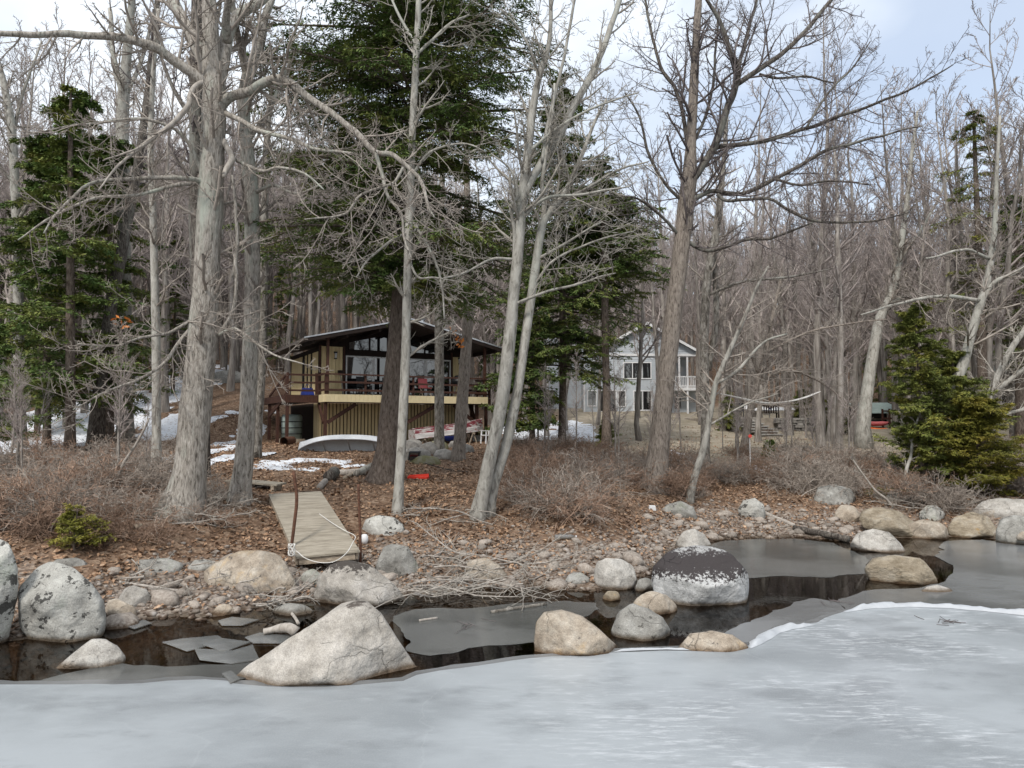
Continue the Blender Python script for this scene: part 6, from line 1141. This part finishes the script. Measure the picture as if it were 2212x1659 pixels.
for uv, b, w_, lab in ((((634, 1018), (641, 1075), (636, 1130), (628, 1192)), 14.35, 8, 'bent rusty pipe on the left side of the dock section'), (((774, 1046), (776, 1100), (778, 1150), (779, 1200)), 14.3, 6.5, 'straight rusty pipe at the right corner of the dock section')):
    P = smooth([at(u, v, b) for u, v in uv], 14); P[-1, 2] = gz(*P[-1, :2]) - .15
    tag(Geo().tubes(P, np.full(14, w_ / 2 / F * b * .9), 10, True).obj('dock_pipe', RUST, base=P[-1], smooth=True), lab, 'pipe')
def rope(uvY, rad, label):
    P = smooth([at(*q) for q in uvY], len(uvY) * 6); return tag(Geo().tubes(P, np.full(len(P), rad), 6).obj('rope', ROPE, base=P[0], smooth=True), label, 'rope')
rope([(634,1186,13.85),(645,1194,13.6),(660,1206,13.4),(690,1215,13.2),(722,1213,13.2),(748,1195,13.45),(762,1172,13.8),(767,1158,14.3),(745,1146,14.7),(715,1128,15.2),(690,1110,15.8)], .008, 'white rope looped under the end of the dock section and across its boards')
P = []
for k in range(70): a = k * .9; P.append(at(630 + 7 * math.cos(a) + .5 * math.sin(k * 1.7), 1188 + 13 * math.sin(a * .83), 13.9 + .12 * math.sin(k * .6) - .12))
tag(Geo().tubes(smooth(P, 200), np.full(200, .009), 5).obj('rope_coil', ROPE, base=P[0], smooth=True), 'white rope knotted in a bundle at the foot of the bent pipe', 'rope')
def log(uv0, uv1, w_, m, label, name='log', k=9, lift=.0, cut=TIMBER, cat='log'):
    a, b = hit(*uv0), hit(*uv1); ra = w_ / 2 / F * a[1]; P = smooth([a, (a * .5 + b * .5), b], 7); P[:, 2] += ra * .8 + lift; P = P + np.stack([fbm(P * 3, 2)] * 3, 1) * ra * .5
    return tag(trunk_geo(P, np.full(7, ra), k, 5, .06).obj(name, m, base=P[0], smooth=True), label, cat)
b0, b1 = hit(490, 1052), hit(602, 1062)
t = thing('old_dock_step', 'short weathered plank platform behind the second grey trunk', 'platform', (b0 + b1) / 2)
for k in range(3): q = np.array([0, .22 * k, .16]); Geo().beam(b0 + q, b1 + q, .20, .04).obj('plank', PLY, t, (b0 + b1) / 2)
for f in (.08, .9): Geo().beam(b0 + (b1 - b0) * f + np.array([0, -.1, .06]), b0 + (b1 - b0) * f + np.array([0, .55, .06]), .08, .16).obj('cross_beam', TIMBER, t, (b0 + b1) / 2)
log((712, 1040), (722, 1030), 26, BARK_DARK, 'short dark log lying end-on near the dock section'); log((730, 1028), (790, 1026), 15, DEADWOOD, 'pale split log beside the hemlock roots'); log((745, 1036), (775, 1024), 10, TIMBER, 'thin brown log crossing the pale split log'); log((770, 1030), (805, 1012), 16, BARK_MOTT, 'barked log leaning on the hemlock roots')
log((690, 1058), (702, 1046), 14, DEADWOOD, 'round cut end of pale wood above the dock section')
log((290, 1148), (480, 1110), 12, TIMBER, 'long grey weathered beam lying in front of the thickest oak'); log((1715, 1148), (1832, 1172), 13, BARK_DARK, 'dark waterlogged log at the edge of the grey ice'); log((1650, 1112), (1715, 1140), 9, DEADWOOD, 'grey root running down the right bank to the dark log')
log((1062, 1326), (1180, 1310), 8, BARK_MOTT, 'knobbly stick with a white cut end lying on the grey ice'); log((905, 1346), (945, 1338), 5, DEADWOOD, 'short pale stick on the dark ice')
log((258, 1262), (390, 1285), 6, DEADWOOD, 'long pale stick lying over the left pebbles', cat='stick'); log((610, 1302), (645, 1352), 6, DEADWOOD, 'forked bleached stick dipping into the cove', cat='stick')
P = smooth([on_z(570, 1365, .06), on_z(600, 1358, .10), on_z(625, 1356, .14), on_z(640, 1366, .08)], 10); tag(trunk_geo(P, np.linspace(.05, .07, 10), 8, 3, .2).obj('driftwood', DEADWOOD, base=P[0], smooth=True), 'knotted white driftwood lump on the ice plates in the cove', 'driftwood')
# the dead top that fell at the water edge
def brushpile(label, uv, n, L_, seed, spread=1.0):
    r = np.random.default_rng(seed); P = []; R = []
    for k in range(n):
        u, v = uv[0] + r.uniform(0, 1) * (uv[2] - uv[0]), uv[1] + r.uniform(0, 1) * (uv[3] - uv[1]); b = hit(u, v); b[2] = max(b[2], 0) + r.uniform(.03, .25); az = r.normal() * .45 + (0 if r.random() < .75 else 1.2); d = np.array([math.cos(az), math.sin(az) * .6, r.normal() * .10]); d = nrm(d) * (1 if r.random() < .7 else -1); o = [b]; st = L_ * r.uniform(.5, 1.2) / 8
        for i in range(8): d = nrm(d + r.normal(size=3) * .14); q = o[-1] + d * st; q[2] = max(q[2], gz(q[0], q[1]) + .02, .03); o.append(q)
        P.append(o); R.append(np.linspace(1, .35, 9) * r.uniform(.010, .024))
    P = np.array(P); R = np.array(R); base = P[:, 0].mean(0); t = thing('fallen_branches', label, 'branches', base); Geo().tubes(P, R, 5).obj('branch', DEADWOOD, t, base, True).__setitem__('kind', 'stuff')
    B, RB = spawn(P, R, 8, r, (.2, 1), (25, 60), (.2, .5), rel=True, n=5, wig=.2, up=.0, rr=.6, rmin=.004); C, RC = spawn(B, RB, 3, r, (.2, 1), (25, 60), (.3, .6), rel=True, n=4, wig=.2, up=.02, rr=.7, rmin=.0035); Geo().tubes(B, RB, 3).tubes(C, RC, 3).obj('twigs', TWIG_PALE, t, base, True)['kind'] = 'stuff'
brushpile('heap of bleached fallen branches at the water edge, middle of the beach', (890, 1222, 1150, 1290), 30, 1.6, 7)
brushpile('pale twigs hanging into the water right of the dark topped boulder', (880, 1275, 960, 1305), 8, .8, 8)
brushpile('few pale twigs at the back of the cove beside the peaked boulder', (520, 1300, 640, 1335), 9, .7, 9)
brushpile('driftwood roots lying along the top of the pebbles below the twin pale stems', (890, 1118, 1010, 1140), 8, 1.0, 10)
brushpile('fallen grey branches below the thickest oak', (330, 1085, 490, 1140), 16, 1.1, 11)
brushpile('fallen bare branches among the boulders below the right hemlocks', (1960, 1085, 2090, 1110), 14, 1.2, 12)
brushpile('loose sticks strewn over the left pebbles', (250, 1225, 560, 1300), 14, .7, 13)
def frozen(label, uv, n, seed):
    r = np.random.default_rng(seed); P = []
    for k in range(n):
        q = on_z(uv[0] + r.normal() * 22, uv[1] + r.normal() * 4, .022); az = r.uniform(0, 3.1); P.append([q + np.array([math.cos(az), math.sin(az), 0]) * x + np.array([0, 0, abs(x) * .06]) for x in np.linspace(-.13, .13, 4) * r.uniform(.6, 1.5)])
    P = np.array(P); t = thing('frozen_twigs', label, 'twigs', P.mean((0, 1))); Geo().tubes(P, np.full(P.shape[:2], .004), 4).obj('twig', TWIG_DARK, t, P.mean((0, 1)))['kind'] = 'stuff'
frozen('few dark twigs frozen into the ice below the long white ridge', (2045, 1342), 9, 1); frozen('dark twigs lying on the grey ice in front of the ochre boulder', (1800, 1300), 7, 2); frozen('dark scraps frozen into the grey ice right of the peaked boulder', (1010, 1350), 8, 3)
# small things on the bank
b = hit(880, 1036); t = thing('snow_scoop', 'red plastic scoop lying on the leaves right of the slim pale tree', 'scoop', b)
tag(Geo().prism([b + np.array(p) for p in ((0, 0, .03), (.60, -.05, .02), (.62, .2, .02), (.60, .28, .10), (.05, .07, .08))], (0, 0, .05)).obj('blade', RED, t, b), None)
b = hit(893, 1002); t = thing('floodlight', 'black floodlight on a short post with a cable trailing right', 'light', b)
Geo().prism([b + np.array(p) for p in ((-.2, 0, .12), (.18, .05, .12), (.22, .05, .42), (-.16, 0, .42))], (.02, .16, .03)).obj('housing', BLACKM, t, b); Geo().tubes([b, b + np.array([0, .1, .15])], [.03, .03], 6).obj('post', BLACKM, t, b); Geo().prism([b + np.array(p) for p in ((-.16, -.012, .16), (.14, .03, .16), (.18, .03, .38), (-.12, -.012, .38))], (.0, .01, 0)).obj('pane', GLASS, t, b)
P = smooth([hit(u, v) + np.array([0, 0, .05]) for u, v in ((905, 1000), (930, 1008), (970, 1018), (1010, 1024))], 12); Geo().tubes(P, np.full(12, .018), 5).obj('cable', BLACKM, t, b)
b = hit(1220, 1168); t = thing('plastic_bottle', 'clear crushed plastic bottle on the beach stones', 'bottle', b + np.array([0, 0, .07]))
t.rotation_euler = (0, PI / 2, .15); Geo().lathe([(.002, -.22), (.05, -.22), (.055, -.18), (.045, -.1), (.055, -.02), (.048, .06), (.055, .12), (.03, .19), (.018, .2), (.018, .24)], k=12).obj('body', PLATE, t, smooth=True); Geo().lathe([(.02, .235), (.02, .262), (.001, .263)], k=10).obj('cap', WHITE, t)
b = hit(1168, 988); tag(Geo().prism([b + np.array(p) for p in ((-.13, 0, .0), (.13, .02, .0), (.14, .02, .15), (-.12, 0, .16))], (.02, .15, .01)).obj('foam_block', WHITE, base=b), 'white foam block caught in the reddish thicket', 'foam block')
b = hit(1410, 1105); tag(Geo().prism([b + np.array(p) for p in ((-.1, 0, .0), (.1, 0, .0), (.08, 0, .12), (-.09, 0, .13))], (.0, .1, .01)).obj('foam_scrap', WHITE, base=b), 'white scrap lying left of the flat topped grey stone', 'scrap')
b = hit(787, 1178); tag(Geo().lathe([(.001, -.02), (.06, .0), (.085, .07), (.08, .14), (.05, .19), (.001, .20)], (0, 0, 0), 14).obj('mooring_float', WHITE, None, (0, 0, 0), True), 'white float beside the straight rusty pipe', 'float').location = tuple(b)
b = hit(613, 962); t = tag(Geo().tubes([b + np.array([0, .0, .18]), b + np.array([.1, .9, .2])], [.19, .19], 16).tubes([b + np.array([0, -.002, .18]), b + np.array([.1, .9, .2])], [.165, .165], 16).obj('drain_pipe', RUST, base=b, smooth=True), 'rusty drain pipe end beside the dark mottled trunk', 'pipe')
log((628, 948), (642, 925), 7, TIMBER, 'short board propped beside the left deck post', cat='board')
# marker on a pole
b = hit(1621, 1014); top = at(1619.5, 942, b[1]); t = thing('marker_disc', 'round red reflector disc on a thin white pole', 'marker', b)
Geo().tubes([b - np.array([0, 0, .2]), top], [.014, .012], 7).obj('pole', WHITE, t, b)
Geo().tubes([top + np.array([0, -.03, .0]), top + np.array([0, -.05, 0])], [.062, .062], 18, True).obj('disc', RED, t, b); Geo().tubes([top + np.array([0, -.051, .0]), top + np.array([0, -.056, 0])], [.03, .03], 12, True).obj('disc_centre', PINK, t, b)
# hammock
P = smooth([at(1551, 850, 27), at(1600, 862, 27.3), at(1650, 872, 27.6), at(1700, 869, 28), at(1735, 861, 28.4), at(1772, 846, 29)], 30); t = thing('hammock', 'long white rope hammock hung between two trunks over the lawn', 'hammock', P[15])
n = 30; wv = .32 * np.sin(np.linspace(0, PI, n)) ** .6 + .02
for k in range(7): Q = P.copy(); o = (k / 6 - .5) * 2; Q[:, 1] += o * wv * .9; Q[:, 2] += .10 * o * o * wv; Geo().tubes(Q, np.full(n, .014), 5).obj('cord', ROPE, t, P[15], True)
for k in range(2, 28): Geo().tubes([P[k] + np.array([0, -wv[k] * .9, .1 * wv[k]]), P[k] + np.array([0, 0, 0]), P[k] + np.array([0, wv[k] * .9, .1 * wv[k]])], [.012] * 3, 4).obj('cross_cord', ROPE, t, P[15])
# terrace above the lawn: steps, dry stone walls, umbrellas, benches
sb = hit(1668, 943); TZ = sb[2] + 1.2; t = thing('stone_steps', 'flight of grey stone slab steps up to the terrace', 'steps', sb)
for k in range(7):
    c = sb + np.array([-.15 * k, .42 * k, .17 * k]); v = [c + np.array(p) for p in ((-.75, 0, -.1), (.75, .05, -.1), (.75, .5, -.1), (-.75, .45, -.1))]; Geo().prism([p + np.array([0, 0, .19]) for p in map(np.asarray, v)], (0, 0, .075)).obj('step', STEPM, t, sb); Geo().prism([np.asarray(v[0]) + np.array([.05, .1, 0]), np.asarray(v[1]) + np.array([-.05, .1, 0]), np.asarray(v[2]) + np.array([-.05, 0, 0]), np.asarray(v[3]) + np.array([.05, 0, 0])], (0, 0, .189)).obj('riser', STONE, t, sb)
WY = sb[1] + 2.4; xa, xb = at(1560, 900, WY)[0], at(1800, 900, WY)[0]
tag(Geo().prism([(xa, WY + .3, TZ - 1.8), (xb, WY + .3, TZ - 1.8), (xb + 1.5, WY + 9, TZ - 1.8), (xa - .5, WY + 9, TZ - 1.8)], (0, 0, 1.78)).obj('terrace', mat('terrace_gravel', [(.3, (.20, .17, .13)), (.7, (.36, .31, .26))], scale=3, bump=.3)), kind='structure')
def drywall(label, p, q, h, seed):
    r = np.random.default_rng(seed); Ln = np.linalg.norm((q - p)[:2]); d = (q - p) / Ln; t = thing('dry_stone_wall', label, 'wall', (p + q) / 2, math.atan2(d[1], d[0])); z = -.1
    while z < h:
        hh = r.uniform(.13, .22); x = -Ln / 2 + r.uniform(0, .2)
        while x < Ln / 2:
            wd = r.uniform(.25, .65); a, b, c = r.uniform(-.03, .03, 3); y = r.uniform(-.06, .06); e = .02
            Geo().add([(x, y - .2, z), (x + wd - e, y - .2 + a, z), (x + wd - e, y + .25, z), (x, y + .25, z), (x + .03, y - .17, z + hh - .02), (x + wd - .05, y - .17 + a, z + hh - .02 + c * .5), (x + wd - .04, y + .22, z + hh - .02), (x + .03, y + .22, z + hh - .02)], [(3, 2, 1, 0), (4, 5, 6, 7), (0, 1, 5, 4), (1, 2, 6, 5), (2, 3, 7, 6), (3, 0, 4, 7)]).obj('stone', STONE, t); x += wd
        z += hh
g0, g1 = at(1572, 930, WY), at(1632, 930, WY); g0[2] = g1[2] = TZ - 1.25; drywall('dry stone wall left of the slab steps', g0, g1, 1.25, 1)
g0, g1 = at(1672, 925, WY), at(1790, 920, WY); g0[2] = g1[2] = TZ - 1.25; drywall('dry stone wall right of the slab steps, below the umbrellas', g0, g1, 1.2, 2)
def bank_top(u, v, Y): p = at(u, v, Y); return p
TY = WY + 3.0
for (u, v, m, lab) in ((1612, 880, WHITE, 'white umbrella left of the thin brown tree on the terrace'), (1646, 882, WHITE, 'white umbrella right of the thin brown tree on the terrace'), (1681, 882, WHITE, 'white umbrella beside the dark blue one, nearest to it'), (1700, 881, WHITE, 'white umbrella at the right end of the terrace row'), (1662, 884, NAVY, 'dark blue umbrella among the white ones on the terrace')):
    tp = at(u, v - 5, TY + (u % 7) * .3); zb = TZ - .03; t = thing('umbrella', lab, 'umbrella', (tp[0], tp[1], zb)); h = tp[2] - zb
    Geo().tubes([(0, 0, -.05), (0, 0, h)], [.03, .025], 7).obj('pole', WHITE, t)
    cn_ = []
    for k in range(8):
        a0, a1 = k * PI / 4, (k + 1) * PI / 4; R_ = .62; z1 = h - .05; Geo().add([(0, 0, z1 + .02), (R_ * .6 * math.cos(a0), R_ * .6 * math.sin(a0), z1 - .08), (R_ * .6 * math.cos(a1), R_ * .6 * math.sin(a1), z1 - .08), (R_ * math.cos(a0), R_ * math.sin(a0), z1 - .26), (R_ * math.cos(a1), R_ * math.sin(a1), z1 - .26)], [(1, 3, 4, 2)], [(0, 1, 2)]).obj('canopy_panel', m, t)
for u, v, lab in ((1591, 897, 'dark box-like grill on the terrace left of the steps'),):
    p = at(u, v, TY); zb = TZ - .03; t = thing('terrace_grill', lab, 'grill', (p[0], p[1], zb)); h = .55
    Geo().box(-.45, .45, -.3, .3, h - .1, h + .35).obj('cabinet', BLACKM, t); Geo().prism([(-.45, -.3, h + .36), (.45, -.3, h + .36), (.45, .3, h + .36), (-.45, .3, h + .36)], (0, 0, .16)).obj('lid', BLACKM, t)
    for x in (-.4, .4):
        for y in (-.25, .25): Geo().box(x - .03, x + .03, y - .03, y + .03, -.1, h - .102).obj('leg', BLACKM, t)
p = at(1661, 898, TY - .6); zb = TZ - .03; h = .5; t = thing('terrace_bench', 'slatted dark bench on the terrace by the steps', 'bench', (p[0], p[1], zb))
for k in range(9): Geo().box(-.7 + k * .165, -.62 + k * .165, -.02, .02, h - .1, h + .35).obj('back_slat', DKBROWN, t)
Geo().box(-.75, .75, -.03, .03, h + .352, h + .42).obj('top_rail', DKBROWN, t); Geo().box(-.75, .75, .03, .5, h - .16, h - .1).obj('seat', DKBROWN, t)
for x in (-.7, .7):
    for y in (.05, .45): Geo().box(x - .04, x + .04, y - .04, y + .04, -.2, h - .162).obj('leg', DKBROWN, t)
# shed, kayaks and the cabin at the right edge
b = hit(1905, 925); SY = b[1] + 2; p0 = at(1868, 898, SY); zb = gz(p0[0] + 1.2, SY) ; t = thing('boat_shed', 'open shed with a pale green roof behind the scarred birch', 'shed', (p0[0] + 1.2, SY, zb)); e = at(1880, 893, SY)[2] - zb
Geo().prism([(-1.7, -.3, e), (1.9, -.3, e), (1.6, 2.2, e + .75), (-1.4, 2.2, e + .75)], (0, .02, .07)).obj('roof', GREENROOF, t)
for x in (-1.4, 1.5):
    for y in (0, 2.1): Geo().box(x - .06, x + .06, y - .06, y + .06, -.2, e + y * .28).obj('post', TIMBER, t)
Geo().box(-1.4, 1.5, 2.18, 2.22, 0, e + .5).obj('back_wall', DKBROWN, t); Geo().box(-1.34, 1.44, .9, 1.0, e * .45, e * .52).obj('rack_beam', TIMBER, t)
def kayak(label, c, L_, m, rz, tilt=0.0):
    n = 17; s = np.linspace(-1, 1, n); hb = .34 * (1 - np.abs(s) ** 2.2) + .01; t = thing('kayak', label, 'kayak', c, rz); t.rotation_euler[1] = tilt; a = np.linspace(0, 2 * PI, 13)[:-1]
    V = np.stack([np.repeat((s * L_ / 2)[:, None], 12, 1), hb[:, None] * np.cos(a), .17 * (hb / .35)[:, None] ** .6 * np.sin(a) + .10 * (s ** 4)[:, None]], -1); i, j = np.meshgrid(np.arange(n - 1), np.arange(12), indexing='ij'); j2 = (j + 1) % 12
    Geo().add(V, np.stack([i * 12 + j, i * 12 + 12 + j, i * 12 + 12 + j2, i * 12 + j2], -1).reshape(-1, 4)).obj('hull', m, t, smooth=True); Geo().tubes([(.35 * math.cos(k * PI / 8), .2 * math.sin(k * PI / 8), .165) for k in range(17)], [.025] * 17, 5).obj('cockpit_rim', BLACKM, t)
KY = b[1]
kayak('bright orange kayak lying on the rack by the green roofed shed', at(1897, 929, KY), 2.3, ORANGE, -.25, .06); kayak('pale green kayak under the orange one', at(1894, 940, KY) + np.array([0, .3, -.05]), 2.0, GREENROOF, -.2, .04); kayak('dark red kayak above the orange one', at(1896, 915, KY) + np.array([0, .4, 0]), 2.1, PINK, -.15); kayak('grey upturned boat on the grass below the kayaks', at(1920, 960, KY - .6), 2.6, CANOEM, -.1)
rk = at(1897, 950, KY); t = thing('kayak_rack', 'brown timber rack that carries the kayaks', 'rack', (rk[0], KY + .2, gz(rk[0], KY + .2)))
for x in (-.7, .7):
    for y in (-.4, .5): Geo().box(x - .05, x + .05, y - .05, y + .05, -.3, 1.25).obj('post', BROWN, t)
    for z in (.25, .6, 1.1): Geo().box(x + .052, x + .10, -.5, .6, z - .05, z + .05).obj('arm', BROWN, t)
c = hit(2195, 905); CY2 = max(c[1], 40); q = at(2172, 830, CY2); zb = gz(q[0] + 3, CY2); hh = q[2] - zb; t = thing('green_roof_cabin', 'dark cabin with a pale green metal roof at the right edge', 'cabin', (q[0] + 3, CY2, zb))
Geo().box(-2.6, 3.2, .3, 6, -.4, hh - .02).obj('wall', DKBROWN, t); Geo().prism([(-3.1, -.2, hh), (3.6, -.2, hh), (3.6, 3.2, hh + 1.6), (-3.1, 3.2, hh + 1.6)], (0, .03, .1)).obj('roof', GREENROOF, t)
for x in (-1.6, .4): w_ = Geo().box(x, x + 1, .24, .298, hh * .4, hh * .8).obj('window', WHITE, t); Geo().box(x + .08, x + .92, .225, .238, hh * .4 + .08, hh * .8 - .08).obj('pane', GLASS, w_)
b = hit(470, 818); boulder([(455, 822), (462, 806), (490, 798), (520, 802), (535, 822), (500, 832)], 830, ROCK_GREY, 'grey boulder on the leafy slope between the two grey oak trunks', seed=91, zb=1, pw=12, sub=3)
b = hit(415, 830); tag(Geo().prism([b + np.array(p) for p in ((-.3, 0, 0), (.25, .05, 0), (.15, .05, .5), (-.2, 0, .45))], (.05, .4, .0)).obj('tarp_bundle', GREENROOF, base=b), 'pale blue-grey tarp bundle on the slope behind the thickest oak', 'tarp')
